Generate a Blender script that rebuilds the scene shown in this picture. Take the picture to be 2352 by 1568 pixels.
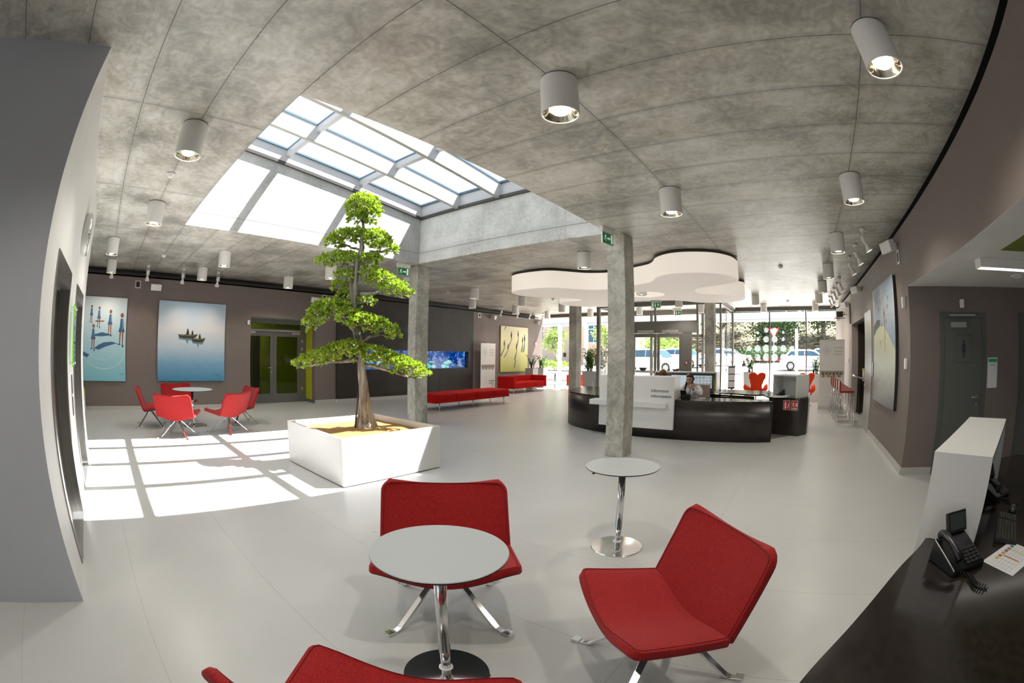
import bpy, bmesh, math, random
from math import sin, cos, pi, radians, sqrt, atan2
from mathutils import Vector, Matrix, noise

for o in list(bpy.data.objects):
    bpy.data.objects.remove(o, do_unlink=True)
S = bpy.context.scene
COL = S.collection

# ------------------------------------------------------------------ camera (15 mm class fisheye at eye height)
CAM_Z = 1.58
cam_d = bpy.data.cameras.new('camera')
cam = bpy.data.objects.new('camera', cam_d)
COL.objects.link(cam)
cam_d.type = 'PANO'
for holder in (getattr(cam_d, 'cycles', None), cam_d):
    try:
        holder.panorama_type = 'FISHEYE_EQUISOLID'
        holder.fisheye_lens = 15.741
        holder.fisheye_fov = radians(200)
    except Exception:
        pass
cam_d.sensor_fit = 'HORIZONTAL'
cam_d.sensor_width = 36.0
cam_d.sensor_height = 24.0
cam_d.clip_start = 0.02
cam_d.clip_end = 400
pitch, roll, yaw = .0264, .013, -.9249
B0 = Matrix(((1, 0, 0), (0, 0, -1), (0, 1, 0)))
RM = Matrix.Rotation(yaw, 3, 'Z') @ B0 @ Matrix.Rotation(pitch, 3, 'X') @ Matrix.Rotation(roll, 3, 'Z')
cam.matrix_world = Matrix.Translation((0, 0, CAM_Z)) @ RM.to_4x4()
S.camera = cam

# ------------------------------------------------------------------ sky, sun, exposure
W = bpy.data.worlds.new('sky')
S.world = W
W.use_nodes = True
nt = W.node_tree
nt.nodes.clear()
wo = nt.nodes.new('ShaderNodeOutputWorld')
bg = nt.nodes.new('ShaderNodeBackground')
tc = nt.nodes.new('ShaderNodeTexCoord')
sx = nt.nodes.new('ShaderNodeSeparateXYZ')
cr = nt.nodes.new('ShaderNodeValToRGB')
nt.links.new(tc.outputs['Generated'], sx.inputs[0])
nt.links.new(sx.outputs['Z'], cr.inputs[0])
cr.color_ramp.elements[0].position = 0.0
cr.color_ramp.elements[0].color = (1.0, 1.0, 1.0, 1)
cr.color_ramp.elements[1].position = 0.8
cr.color_ramp.elements[1].color = (.76, .85, .97, 1)
nt.links.new(cr.outputs[0], bg.inputs[0])
bg.inputs[1].default_value = 1.25
nt.links.new(bg.outputs[0], wo.inputs[0])

SUN_K = Vector((-.51, .285, -1.0)).normalized()
sl = bpy.data.lights.new('sun', 'SUN')
sl.energy = 24.0
sl.angle = radians(.53)
sl.color = (1.0, .97, .92)
so = bpy.data.objects.new('sun', sl)
COL.objects.link(so)
so.rotation_euler = SUN_K.to_track_quat('-Z', 'Y').to_euler()

S.view_settings.view_transform = 'Standard'
S.view_settings.look = 'None'
S.view_settings.gamma = 1
S.view_settings.exposure = 0.1
S.view_settings.use_curve_mapping = False
cy = S.cycles
cy.use_denoising = True
try:
    cy.denoiser = 'OPENIMAGEDENOISE'
except Exception:
    pass
cy.max_bounces = 7
cy.diffuse_bounces = 4
cy.glossy_bounces = 4
cy.transmission_bounces = 4
cy.transparent_max_bounces = 10
cy.caustics_reflective = True
cy.caustics_refractive = False
cy.blur_glossy = 0.5
cy.sample_clamp_indirect = 10.0
cy.use_adaptive_sampling = True
cy.adaptive_threshold = .02

# ------------------------------------------------------------------ helpers
random.seed(7)
H = 3.46


class MB:
    """collects shapes and links them as ONE mesh object"""

    def __init__(s):
        s.v = []
        s.f = []
        s.m = []
        s.sm = []

    def add(s, vs, fs, mi=0, smooth=False, T=None):
        b = len(s.v)
        for p in vs:
            p = Vector(p)
            s.v.append(tuple(T @ p) if T is not None else tuple(p))
        for f in fs:
            s.f.append([b + i for i in f])
            s.m.append(mi)
            s.sm.append(smooth)
        return s

    def box(s, a, b, mi=0, T=None):
        x0, y0, z0 = [min(a[i], b[i]) for i in range(3)]
        x1, y1, z1 = [max(a[i], b[i]) for i in range(3)]
        vs = [(x0, y0, z0), (x1, y0, z0), (x1, y1, z0), (x0, y1, z0), (x0, y0, z1), (x1, y0, z1), (x1, y1, z1), (x0, y1, z1)]
        return s.add(vs, [(0, 3, 2, 1), (4, 5, 6, 7), (0, 1, 5, 4), (1, 2, 6, 5), (2, 3, 7, 6), (3, 0, 4, 7)], mi, False, T)

    def prism(s, poly, z0, z1, mi=0, T=None, top=None, smooth=False, side_mi=None):
        n = len(poly)
        tp = top or poly
        f0 = z0 if callable(z0) else (lambda x, y: z0)
        f1 = z1 if callable(z1) else (lambda x, y: z1)
        vs = [(x, y, f0(x, y)) for x, y in poly] + [(x, y, f1(x, y)) for x, y in tp]
        s.add(vs, [list(range(n))[::-1], list(range(n, 2 * n))], mi, False, T)
        b = len(s.v) - 2 * n
        for i in range(n):
            j = (i + 1) % n
            s.f.append([b + i, b + j, b + n + j, b + n + i])
            s.m.append(mi if side_mi is None else side_mi)
            s.sm.append(smooth)
        return s

    def tube(s, path, rad, n=10, mi=0, caps=True, T=None, flat=None):
        """tube along path; rad number or list; flat=(a,b) gives elliptical radii factors"""
        P = [Vector(p) for p in path]
        if not hasattr(rad, '__len__'):
            rad = [rad] * len(P)
        vs = []
        up = None
        for i, p in enumerate(P):
            d = (P[min(i + 1, len(P) - 1)] - P[max(i - 1, 0)])
            d.normalize()
            if up is None:
                up = Vector((0, 0, 1)) if abs(d.z) < .9 else Vector((1, 0, 0))
            a = d.cross(up)
            if a.length < 1e-6:
                a = d.orthogonal()
            a.normalize()
            b = a.cross(d)
            b.normalize()
            up = b
            fa, fb = flat or (1, 1)
            for k in range(n):
                t = 2 * pi * k / n
                vs.append(p + a * cos(t) * rad[i] * fa + b * sin(t) * rad[i] * fb)
        fs = []
        for i in range(len(P) - 1):
            for k in range(n):
                l = (k + 1) % n
                fs.append((i * n + k, i * n + l, (i + 1) * n + l, (i + 1) * n + k))
        s.add(vs, fs, mi, True, T)
        if caps:
            b = len(s.v) - len(vs)
            s.f.append([b + k for k in range(n)][::-1])
            s.m.append(mi)
            s.sm.append(False)
            s.f.append([b + (len(P) - 1) * n + k for k in range(n)])
            s.m.append(mi)
            s.sm.append(False)
        return s

    def cyl(s, x, y, z0, z1, r, n=24, mi=0, r1=None, T=None, caps=True):
        return s.tube([(x, y, z0), (x, y, z1)], [r, r if r1 is None else r1], n, mi, caps, T)

    def lathe(s, prof, n=24, mi=0, T=None, c=(0, 0, 0)):
        """profile of (r, z); sharp profile corners are split so flat faces stay flat"""
        runs = [[prof[0]]]
        for i in range(1, len(prof)):
            runs[-1].append(prof[i])
            if i < len(prof) - 1:
                a = atan2(prof[i][1] - prof[i - 1][1], prof[i][0] - prof[i - 1][0])
                d = atan2(prof[i + 1][1] - prof[i][1], prof[i + 1][0] - prof[i][0])
                if abs((d - a + pi) % (2 * pi) - pi) > radians(35):
                    runs.append([prof[i]])
        for run in runs:
            vs = []
            for r, z in run:
                for k in range(n):
                    t = 2 * pi * k / n
                    vs.append((c[0] + r * cos(t), c[1] + r * sin(t), c[2] + z))
            fs = []
            for i in range(len(run) - 1):
                for k in range(n):
                    l = (k + 1) % n
                    fs.append((i * n + k, i * n + l, (i + 1) * n + l, (i + 1) * n + k))
            s.add(vs, fs, mi, True, T)
        return s

    def ball(s, c, r, n=12, mi=0, T=None):
        if not hasattr(r, '__len__'):
            r = (r, r, r)
        vs = []
        fs = []
        m = n // 2
        for i in range(m + 1):
            ph = pi * i / m
            for k in range(n):
                t = 2 * pi * k / n
                vs.append((c[0] + r[0] * sin(ph) * cos(t), c[1] + r[1] * sin(ph) * sin(t), c[2] + r[2] * cos(ph)))
        for i in range(m):
            for k in range(n):
                l = (k + 1) % n
                fs.append((i * n + k, (i + 1) * n + k, (i + 1) * n + l, i * n + l))
        return s.add(vs, fs, mi, True, T)

    def build(s, name, mats, parent=None, bevel=0, merge=True):
        me = bpy.data.meshes.new(name)
        me.from_pydata(s.v, [], s.f)
        if not hasattr(mats, '__len__'):
            mats = [mats]
        for m in mats:
            me.materials.append(m)
        for i, p in enumerate(me.polygons):
            p.material_index = min(s.m[i], len(mats) - 1)
            p.use_smooth = s.sm[i]
        me.update()
        o = bpy.data.objects.new(name, me)
        COL.objects.link(o)
        if parent is not None:
            o.parent = parent
        if bevel:
            b = o.modifiers.new('bevel', 'BEVEL')
            b.width = bevel
            b.segments = 2
            b.limit_method = 'ANGLE'
            b.angle_limit = radians(40)
        return o


def tag(o, label=None, cat=None, group=None, kind=None):
    if label:
        o['label'] = label
    if cat:
        o['category'] = cat
    if group:
        o['group'] = group
    if kind:
        o['kind'] = kind
    return o


def struct(o, label=None):
    o['kind'] = 'structure'
    if label:
        o['label'] = label
    return o


def thing(name, label, cat, loc=(0, 0, 0), rz=0, group=None):
    o = bpy.data.objects.new(name, None)
    COL.objects.link(o)
    o.empty_display_size = .1
    o.location = loc
    o.rotation_euler = (0, 0, rz)
    return tag(o, label, cat, group)


def kids(o):
    return [c for c in bpy.data.objects if c.parent == o]


def copy_tree(o, parent=None):
    c = o.copy()
    COL.objects.link(c)
    c.parent = parent
    for k in kids(o):
        copy_tree(k, c)
    return c


def dup(o, loc, rz, label=None, group=None):
    c = copy_tree(o)
    c.location = loc
    c.rotation_euler = (0, 0, rz)
    if label:
        c['label'] = label
    if group:
        c['group'] = group
    return c


def text(body, size, mat, parent, M, name='lettering', align='LEFT', ext=.0015):
    cu = bpy.data.curves.new(name, 'FONT')
    cu.body = body
    cu.size = size
    cu.extrude = ext
    cu.align_x = align
    cu.resolution_u = 3
    cu.materials.append(mat)
    tmp = bpy.data.objects.new('tmp_text', cu)
    COL.objects.link(tmp)
    me = bpy.data.meshes.new_from_object(tmp.evaluated_get(bpy.context.evaluated_depsgraph_get()))
    bpy.data.objects.remove(tmp, do_unlink=True)
    me.name = name
    o = bpy.data.objects.new(name, me)
    COL.objects.link(o)
    o.parent = parent
    o.matrix_local = M
    return o


def frame_M(origin, right, up):
    r = Vector(right).normalized()
    u = Vector(up).normalized()
    n = r.cross(u)
    M = Matrix((r, u, n)).transposed().to_4x4()
    M.translation = Vector(origin)
    return M


# ------------------------------------------------------------------ materials
def mat(name, col, rough=.5, metal=0, spec=.5, emis=None, es=1.0, coat=0, alpha=None, trans=0, ior=None, sheen=0):
    m = bpy.data.materials.new(name)
    m.use_nodes = True
    p = m.node_tree.nodes['Principled BSDF']
    p.inputs['Base Color'].default_value = (*col, 1)
    p.inputs['Roughness'].default_value = rough
    p.inputs['Metallic'].default_value = metal
    p.inputs['Specular IOR Level'].default_value = spec
    if emis:
        p.inputs['Emission Color'].default_value = (*emis, 1)
        p.inputs['Emission Strength'].default_value = es
    if coat:
        p.inputs['Coat Weight'].default_value = coat
        p.inputs['Coat Roughness'].default_value = .08
    if trans:
        p.inputs['Transmission Weight'].default_value = trans
    if sheen:
        p.inputs['Sheen Weight'].default_value = sheen
        p.inputs['Sheen Roughness'].default_value = .5
    return m


def P(m):
    return m.node_tree.nodes['Principled BSDF']


def noisy(m, c0, c1, scale=6, detail=5, lo=.3, hi=.7, bump=0, stretch=None, rough=None, coords='Object', dist=.02):
    """two-colour noise on the base colour, optional bump and roughness range"""
    t = m.node_tree
    tcn = t.nodes.new('ShaderNodeTexCoord')
    mp = t.nodes.new('ShaderNodeMapping')
    if stretch:
        mp.inputs['Scale'].default_value = stretch
    n = t.nodes.new('ShaderNodeTexNoise')
    n.inputs['Scale'].default_value = scale
    n.inputs['Detail'].default_value = detail
    n.inputs['Roughness'].default_value = .62
    r = t.nodes.new('ShaderNodeValToRGB')
    r.color_ramp.elements[0].position = lo
    r.color_ramp.elements[0].color = (*c0, 1)
    r.color_ramp.elements[1].position = hi
    r.color_ramp.elements[1].color = (*c1, 1)
    t.links.new(tcn.outputs[coords], mp.inputs[0])
    t.links.new(mp.outputs[0], n.inputs['Vector'])
    t.links.new(n.outputs['Fac'], r.inputs[0])
    t.links.new(r.outputs[0], P(m).inputs['Base Color'])
    if rough:
        mr = t.nodes.new('ShaderNodeMapRange')
        mr.inputs['To Min'].default_value = rough[0]
        mr.inputs['To Max'].default_value = rough[1]
        t.links.new(n.outputs['Fac'], mr.inputs[0])
        t.links.new(mr.outputs[0], P(m).inputs['Roughness'])
    if bump:
        b = t.nodes.new('ShaderNodeBump')
        b.inputs['Strength'].default_value = bump
        b.inputs['Distance'].default_value = dist
        t.links.new(n.outputs['Fac'], b.inputs['Height'])
        t.links.new(b.outputs[0], P(m).inputs['Normal'])
    return r, n


def math_node(t, op, a, b=None, c=None):
    n = t.nodes.new('ShaderNodeMath')
    n.operation = op
    for i, v in enumerate((a, b, c)):
        if v is None:
            continue
        if isinstance(v, (int, float)):
            n.inputs[i].default_value = v
        else:
            t.links.new(v, n.inputs[i])
    return n.outputs[0]


def line_mask(t, coord, period, offset, half, wob=None):
    """1 on thin lines at coord = offset + k*period"""
    x = math_node(t, 'SUBTRACT', coord, offset)
    if wob is not None:
        x = math_node(t, 'ADD', x, wob)
    x = math_node(t, 'DIVIDE', x, period)
    x = math_node(t, 'ADD', x, .5)
    x = math_node(t, 'FRACT', x)
    x = math_node(t, 'SUBTRACT', x, .5)
    x = math_node(t, 'ABSOLUTE', x)
    x = math_node(t, 'MULTIPLY', x, period)
    mr = t.nodes.new('ShaderNodeMapRange')
    mr.inputs['From Min'].default_value = half * .4
    mr.inputs['From Max'].default_value = half
    mr.inputs['To Min'].default_value = 1
    mr.inputs['To Max'].default_value = 0
    t.links.new(x, mr.inputs[0])
    return mr.outputs[0]


def concrete(name, c0, c1, lines=(), rough=(.35, .6), spec=.5, pits=True, wisp=.5):
    """cast concrete: blotchy colour, form-board joints, stains along the joints, air pits"""
    m = mat(name, c1, .5, spec=spec)
    t = m.node_tree
    r, n = noisy(m, c0, c1, .9, 10, .30, .66, rough=rough)
    tcn = [x for x in t.nodes if x.type == 'TEX_COORD'][0]
    sep = t.nodes.new('ShaderNodeSeparateXYZ')
    t.links.new(tcn.outputs['Object'], sep.inputs[0])
    n2 = t.nodes.new('ShaderNodeTexNoise')
    n2.inputs['Scale'].default_value = 22
    n2.inputs['Detail'].default_value = 6
    t.links.new(tcn.outputs['Object'], n2.inputs['Vector'])
    mp = t.nodes.new('ShaderNodeMapping')
    mp.inputs['Scale'].default_value = (1.5, .8, .8)
    t.links.new(tcn.outputs['Object'], mp.inputs[0])
    n3 = t.nodes.new('ShaderNodeTexNoise')
    n3.inputs['Scale'].default_value = 2.2
    n3.inputs['Detail'].default_value = 8
    t.links.new(mp.outputs[0], n3.inputs['Vector'])
    mx = t.nodes.new('ShaderNodeMix')
    mx.data_type = 'RGBA'
    mx.blend_type = 'OVERLAY'
    mx.inputs['Factor'].default_value = .6
    t.links.new(r.outputs[0], mx.inputs[6])
    t.links.new(n3.outputs['Fac'], mx.inputs[7])
    mx2 = t.nodes.new('ShaderNodeMix')
    mx2.data_type = 'RGBA'
    mx2.blend_type = 'OVERLAY'
    mx2.inputs['Factor'].default_value = .35
    t.links.new(mx.outputs[2], mx2.inputs[6])
    t.links.new(n2.outputs['Fac'], mx2.inputs[7])
    n4 = t.nodes.new('ShaderNodeTexNoise')
    n4.inputs['Scale'].default_value = 4.5
    n4.inputs['Detail'].default_value = 7
    n4.inputs['Distortion'].default_value = 2.2
    t.links.new(tcn.outputs['Object'], n4.inputs['Vector'])
    r4 = t.nodes.new('ShaderNodeValToRGB')
    r4.color_ramp.elements[0].position = .40
    r4.color_ramp.elements[0].color = (.36, .35, .33, 1)
    r4.color_ramp.elements[1].position = .62
    r4.color_ramp.elements[1].color = (.64, .63, .60, 1)
    t.links.new(n4.outputs['Fac'], r4.inputs[0])
    mx5 = t.nodes.new('ShaderNodeMix')
    mx5.data_type = 'RGBA'
    mx5.blend_type = 'OVERLAY'
    mx5.inputs['Factor'].default_value = wisp
    t.links.new(mx2.outputs[2], mx5.inputs[6])
    t.links.new(r4.outputs[0], mx5.inputs[7])
    cur = mx5.outputs[2]
    hgt = n2.outputs['Fac']
    wob = math_node(t, 'MULTIPLY', math_node(t, 'SUBTRACT', n2.outputs['Fac'], .5), .012)
    tot = None
    for axis, per, off, half, strength in lines:
        k = line_mask(t, sep.outputs[axis], per, off, half, wob)
        k2 = line_mask(t, sep.outputs[axis], per, off, half * 9, wob)
        k2 = math_node(t, 'MULTIPLY', k2, math_node(t, 'MULTIPLY', n3.outputs['Fac'], .35))
        k = math_node(t, 'MULTIPLY', math_node(t, 'MAXIMUM', k, k2), strength)
        tot = k if tot is None else math_node(t, 'MAXIMUM', tot, k)
    if pits:
        vo = t.nodes.new('ShaderNodeTexVoronoi')
        vo.inputs['Scale'].default_value = 9
        t.links.new(tcn.outputs['Object'], vo.inputs['Vector'])
        pk = math_node(t, 'LESS_THAN', vo.outputs['Distance'], .045)
        pk = math_node(t, 'MULTIPLY', pk, math_node(t, 'GREATER_THAN', n2.outputs['Fac'], .53))
        pk = math_node(t, 'MULTIPLY', pk, .8)
        tot = pk if tot is None else math_node(t, 'MAXIMUM', tot, pk)
    if tot is not None:
        mx3 = t.nodes.new('ShaderNodeMix')
        mx3.data_type = 'RGBA'
        t.links.new(tot, mx3.inputs[0])
        t.links.new(cur, mx3.inputs[6])
        mx3.inputs[7].default_value = (c0[0] * .3, c0[1] * .3, c0[2] * .3, 1)
        cur = mx3.outputs[2]
        hgt = math_node(t, 'SUBTRACT', math_node(t, 'MULTIPLY', n2.outputs['Fac'], .25), tot)
    t.links.new(cur, P(m).inputs['Base Color'])
    b = t.nodes.new('ShaderNodeBump')
    b.inputs['Strength'].default_value = .35
    b.inputs['Distance'].default_value = .01
    t.links.new(hgt, b.inputs['Height'])
    t.links.new(b.outputs[0], P(m).inputs['Normal'])
    return m


def glass_mat(name, tint=(1, 1, 1), refl=.9):
    m = bpy.data.materials.new(name)
    m.use_nodes = True
    t = m.node_tree
    t.nodes.clear()
    out = t.nodes.new('ShaderNodeOutputMaterial')
    tr = t.nodes.new('ShaderNodeBsdfTransparent')
    tr.inputs[0].default_value = (*tint, 1)
    gl = t.nodes.new('ShaderNodeBsdfGlossy')
    gl.inputs['Roughness'].default_value = .02
    gl.inputs[0].default_value = (refl, refl, refl, 1)
    fr = t.nodes.new('ShaderNodeFresnel')
    fr.inputs[0].default_value = 1.45
    mx = t.nodes.new('ShaderNodeMixShader')
    ge = t.nodes.new('ShaderNodeNewGeometry')
    fb = math_node(t, 'MULTIPLY', fr.outputs[0], math_node(t, 'SUBTRACT', 1.0, ge.outputs['Backfacing']))
    t.links.new(fb, mx.inputs[0])
    t.links.new(tr.outputs[0], mx.inputs[1])
    t.links.new(gl.outputs[0], mx.inputs[2])
    t.links.new(mx.outputs[0], out.inputs[0])
    return m


M = {}
M['ceiling'] = concrete('ceiling_concrete', (.31, .30, .265), (.74, .72, .66),
                        [(0, .615, -.13, .006, .85), (1, 2.17, -.80, .006, .9), (0, .205, -.1, .003, .18)], rough=(.22, .5), spec=.55)
M['shaft'] = concrete('shaft_concrete', (.50, .50, .48), (.72, .72, .69), [(2, 30, 3.69, .012, .7), (0, 1.8, 4.3, .005, .35), (1, 1.8, 5.4, .005, .35)], rough=(.5, .7), wisp=.12)
M['column'] = concrete('column_concrete', (.28, .27, .24), (.58, .57, .51), [], rough=(.4, .6))
M['white_wall'] = mat('white_paint', (.80, .79, .77), .55)
noisy(M['white_wall'], (.77, .76, .74), (.82, .81, .79), 3, 3, bump=.03)
M['grey_wall'] = mat('grey_paint', (.50, .53, .58), .6)
noisy(M['grey_wall'], (.49, .52, .57), (.51, .54, .59), 3, 3, bump=.03)
M['taupe'] = mat('taupe_paint', (.20, .165, .15), .6)
noisy(M['taupe'], (.193, .158, .145), (.207, .171, .156), 4, 4, bump=.04)
M['dark_panel'] = mat('dark_panel', (.02, .017, .015), .42)
noisy(M['dark_panel'], (.014, .012, .011), (.034, .026, .021), 2.2, 8, rough=(.3, .55))
M['black'] = mat('black_matt', (.008, .008, .008), .5)
M['lime'] = mat('lime_paint', (.50, .52, .012), .5)
M['olive'] = mat('olive_paint', (.16, .19, .02), .5)
M['skirting'] = mat('light_skirting', (.50, .49, .47), .4)
M['white'] = mat('white_lacquer', (.82, .82, .81), .3)
M['white_plastic'] = mat('white_plastic', (.86, .85, .83), .35)
M['planter_white'] = mat('satin_white_planter', (.70, .70, .69), .35)
M['piping'] = mat('dark_red_piping', (.20, .005, .007), .8)
M['dark_hole'] = mat('dark_vent', (.012, .012, .012), .6)
M['steel_frame'] = mat('grey_aluminium', (.20, .20, .195), .4, .55)
M['door_grey'] = mat('grey_door', (.24, .265, .25), .38)
M['door_green'] = mat('green_grey_door', (.105, .12, .105), .45)
M['chrome'] = mat('chrome', (.88, .88, .88), .09, 1)
M['satin_tube'] = mat('satin_steel_tube', (.74, .74, .74), .2, 1)
M['brushed'] = mat('brushed_steel', (.36, .35, .33), .32, 1)
noisy(M['brushed'], (.30, .29, .27), (.42, .41, .39), 30, 4, stretch=(1, 1, .05))
M['alu'] = mat('satin_aluminium', (.62, .62, .61), .35, .9)
M['red'] = mat('red_wool', (.33, .010, .012), .85, spec=.2, sheen=.15)
noisy(M['red'], (.25, .006, .010), (.40, .017, .014), 140, 4, .36, .64, bump=.3, dist=.003)
M['red2'] = mat('red_fabric', (.42, .006, .005), .85, spec=.15)
noisy(M['red2'], (.38, .005, .004), (.46, .008, .006), 60, 3)
M['orange'] = mat('orange_red_fabric', (.85, .06, .01), .75, spec=.2)
M['desk'] = mat('dark_laminate', (.022, .017, .015), .12, spec=.6)
noisy(M['desk'], (.014, .011, .010), (.034, .026, .022), 30, 6)
M['desk_front'] = mat('dark_metal_panel', (.04, .031, .027), .3, spec=.6)
noisy(M['desk_front'], (.016, .012, .010), (.034, .024, .020), 5, 9, rough=(.22, .38))
M['blackpl'] = mat('black_plastic', (.012, .013, .016), .3)
M['keys'] = mat('key_plastic', (.035, .035, .036), .45)
M['tabletop'] = mat('pale_grey_laminate', (.47, .50, .51), .35)
M['table_edge'] = mat('black_edge', (.02, .018, .018), .4)
M['leaf'] = mat('bonsai_leaf', (.20, .38, .02), .3, spec=.6)
M['leaf_dark'] = mat('dark_leaf', (.03, .09, .012), .4)
M['bark'] = mat('grey_bark', (.30, .25, .19), .9)
noisy(M['bark'], (.10, .085, .07), (.50, .46, .39), 16, 9, .36, .6, bump=1.0, stretch=(1, 1, .16), dist=.05)
M['soil'] = mat('orange_gravel', (.50, .27, .06), .95)
noisy(M['soil'], (.17, .075, .018), (.52, .29, .09), 90, 4, .35, .6, bump=.8, dist=.02)
M['window_glass'] = glass_mat('window_glass')
M['roof_glass'] = glass_mat('roof_glass', (.93, .955, 1.0))
M['green_glass'] = glass_mat('green_tinted_glass', (.62, .68, .50))
M['lamp_in'] = mat('lamp_reflector', (.9, .85, .7), .12, 1)
M['lamp_glow'] = mat('lamp_glow', (1, .95, .85), .4, emis=(1.0, .90, .72), es=9)
M['cloud'] = mat('lit_white_fabric', (.82, .79, .74), .7, emis=(1.0, .88, .77), es=.52)
M['cloud_under'] = mat('lit_white_fabric_shaded', (.82, .79, .74), .7, emis=(1.0, .87, .75), es=.27)  # same fabric as the sides, weaker glow puts the underside's shading into it
M['rim'] = mat('dark_grey_rim', (.06, .055, .05), .5)
M['sign_green'] = mat('exit_green', (.01, .11, .035), .4, emis=(.01, .22, .07), es=.25)
M['sign_white'] = mat('sign_white', (.85, .88, .85), .4, emis=(.9, 1, .9), es=.35)
M['ink'] = mat('dark_ink', (.03, .035, .05), .5)
M['grey_ink'] = mat('grey_ink', (.25, .26, .28), .5)
M['teal_ink'] = mat('teal_ink', (.05, .22, .30), .5)
M['skin'] = mat('skin', (.66, .39, .27), .5)
M['hair'] = mat('dark_brown_hair', (.035, .015, .012), .4)
M['hair2'] = mat('auburn_hair', (.16, .07, .02), .5)
M['cloth_white'] = mat('white_cloth', (.74, .75, .80), .8)
M['beige'] = mat('beige_mesh', (.36, .29, .25), .7)
M['seat_under'] = mat('black_seat_lining', (.035, .04, .042), .7)
M['concrete_ground'] = mat('pale_paving', (.55, .54, .52), .85)
M['car_white'] = mat('white_car_paint', (.80, .81, .83), .2, coat=1)
M['car_silver'] = mat('silver_car_paint', (.62, .60, .56), .25, .3, coat=1)
M['car_glass'] = mat('blue_car_glass', (.03, .10, .18), .05, spec=.9)
M['tyre'] = mat('tyre_rubber', (.02, .02, .022), .7)
M['facade'] = mat('beige_render', (.60, .52, .43), .9)
M['facade2'] = mat('pinkish_render', (.62, .44, .32), .9)
M['metal_white'] = mat('white_metal', (.75, .77, .80), .4)
M['sign_red'] = mat('sign_red', (.55, .02, .02), .4)
M['yellow'] = mat('yellow_plastic', (.75, .55, .02), .4)
M['lime_acrylic'] = mat('lime_acrylic', (.25, .85, .02), .2, emis=(.2, 1, .0), es=.12)
M['paper'] = mat('paper', (.80, .80, .82), .7)

# skip node: leaf translucency for all foliage
for k in ('leaf', 'leaf_dark'):
    t = M[k].node_tree
    out = [n for n in t.nodes if n.type == 'OUTPUT_MATERIAL'][0]
    tl = t.nodes.new('ShaderNodeBsdfTranslucent')
    tl.inputs[0].default_value = (.42, .60, .04, 1) if k == 'leaf' else (.10, .22, .02, 1)
    mxs = t.nodes.new('ShaderNodeMixShader')
    mxs.inputs[0].default_value = .3
    geo = t.nodes.new('ShaderNodeNewGeometry')
    rmp = t.nodes.new('ShaderNodeValToRGB')
    if k == 'leaf':
        rmp.color_ramp.elements[0].color = (.08, .20, .012, 1)
        rmp.color_ramp.elements[1].color = (.62, .72, .09, 1)
    else:
        rmp.color_ramp.elements[0].color = (.012, .045, .008, 1)
        rmp.color_ramp.elements[1].color = (.06, .15, .02, 1)
    t.links.new(geo.outputs['Random Per Island'], rmp.inputs[0])
    t.links.new(rmp.outputs[0], P(M[k]).inputs['Base Color'])
    t.links.new(P(M[k]).outputs[0], mxs.inputs[1])
    t.links.new(tl.outputs[0], mxs.inputs[2])
    t.links.new(mxs.outputs[0], out.inputs[0])

# floor: pale cast resin, faint joints, soft reflections
M['floor'] = mat('pale_resin_floor', (.54, .54, .53), .3, spec=.45)
r_, n_ = noisy(M['floor'], (.52, .52, .51), (.56, .56, .55), 1.2, 4, rough=(.24, .36))
t = M['floor'].node_tree
tcn = [x for x in t.nodes if x.type == 'TEX_COORD'][0]
sep = t.nodes.new('ShaderNodeSeparateXYZ')
t.links.new(tcn.outputs['Object'], sep.inputs[0])
ka = line_mask(t, sep.outputs[0], .98, -.08, .0035)
kb = line_mask(t, sep.outputs[1], 6.1, .62, .0035)
km = math_node(t, 'MULTIPLY', math_node(t, 'MAXIMUM', ka, kb), .35)
mx = t.nodes.new('ShaderNodeMix')
mx.data_type = 'RGBA'
t.links.new(km, mx.inputs[0])
t.links.new(r_.outputs[0], mx.inputs[6])
mx.inputs[7].default_value = (.16, .15, .13, 1)
t.links.new(mx.outputs[2], P(M['floor']).inputs['Base Color'])

# ================================================================== the shell of the room
FX = 18.2          # street facade plane
YB = 12.0          # back wall plane
YR = -1.75         # right wall plane
XL = -.54          # lift wall plane
b = MB()
b.box((-7, -6.2, -.2), (FX + .3, 13.9, 0))
struct(b.build('floor', M['floor']))

SX0, SX1, SY0, SY1 = 1.10, 6.20, 2.82, 7.20      # skylight opening
b = MB()
zt = 3.95
b.box((-7, YR - .13, H), (SX0 - .2, 12.45, zt))
b.box((SX1 + .2, YR - .13, H), (FX + .35, 12.45, zt))
b.box((SX0 - .2, YR - .13, H), (SX1 + .2, SY0 - .2, zt))
b.box((SX0 - .2, SY1 + .2, H), (SX1 + .2, 12.45, zt))
for a_, c_ in (((SX0 - .2, SY0 - .2), (SX0, SY1 + .2)), ((SX1, SY0 - .2), (SX1 + .2, SY1 + .2)), ((SX0, SY0 - .2), (SX1, SY0)), ((SX0, SY1), (SX1, SY1 + .2))):
    b.box((*a_, H), (*c_, H + .012))
struct(b.build('ceiling', M['ceiling']))


def zs(x, y=0):
    return 4.45 + .11 * (SX1 - x)


b = MB()
g = .2
for (x0, y0, x1, y1) in ((SX0 - g, SY1, SX1 + g, SY1 + g), (SX0 - g, SY0 - g, SX1 + g, SY0), (SX1, SY0, SX1 + g, SY1), (SX0 - g, SY0, SX0, SY1)):
    b.prism([(x0, y0), (x1, y0), (x1, y1), (x0, y1)], H + .012, lambda x, y: zs(x) - .0)
struct(b.build('wall_skylight', M['shaft']))

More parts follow.
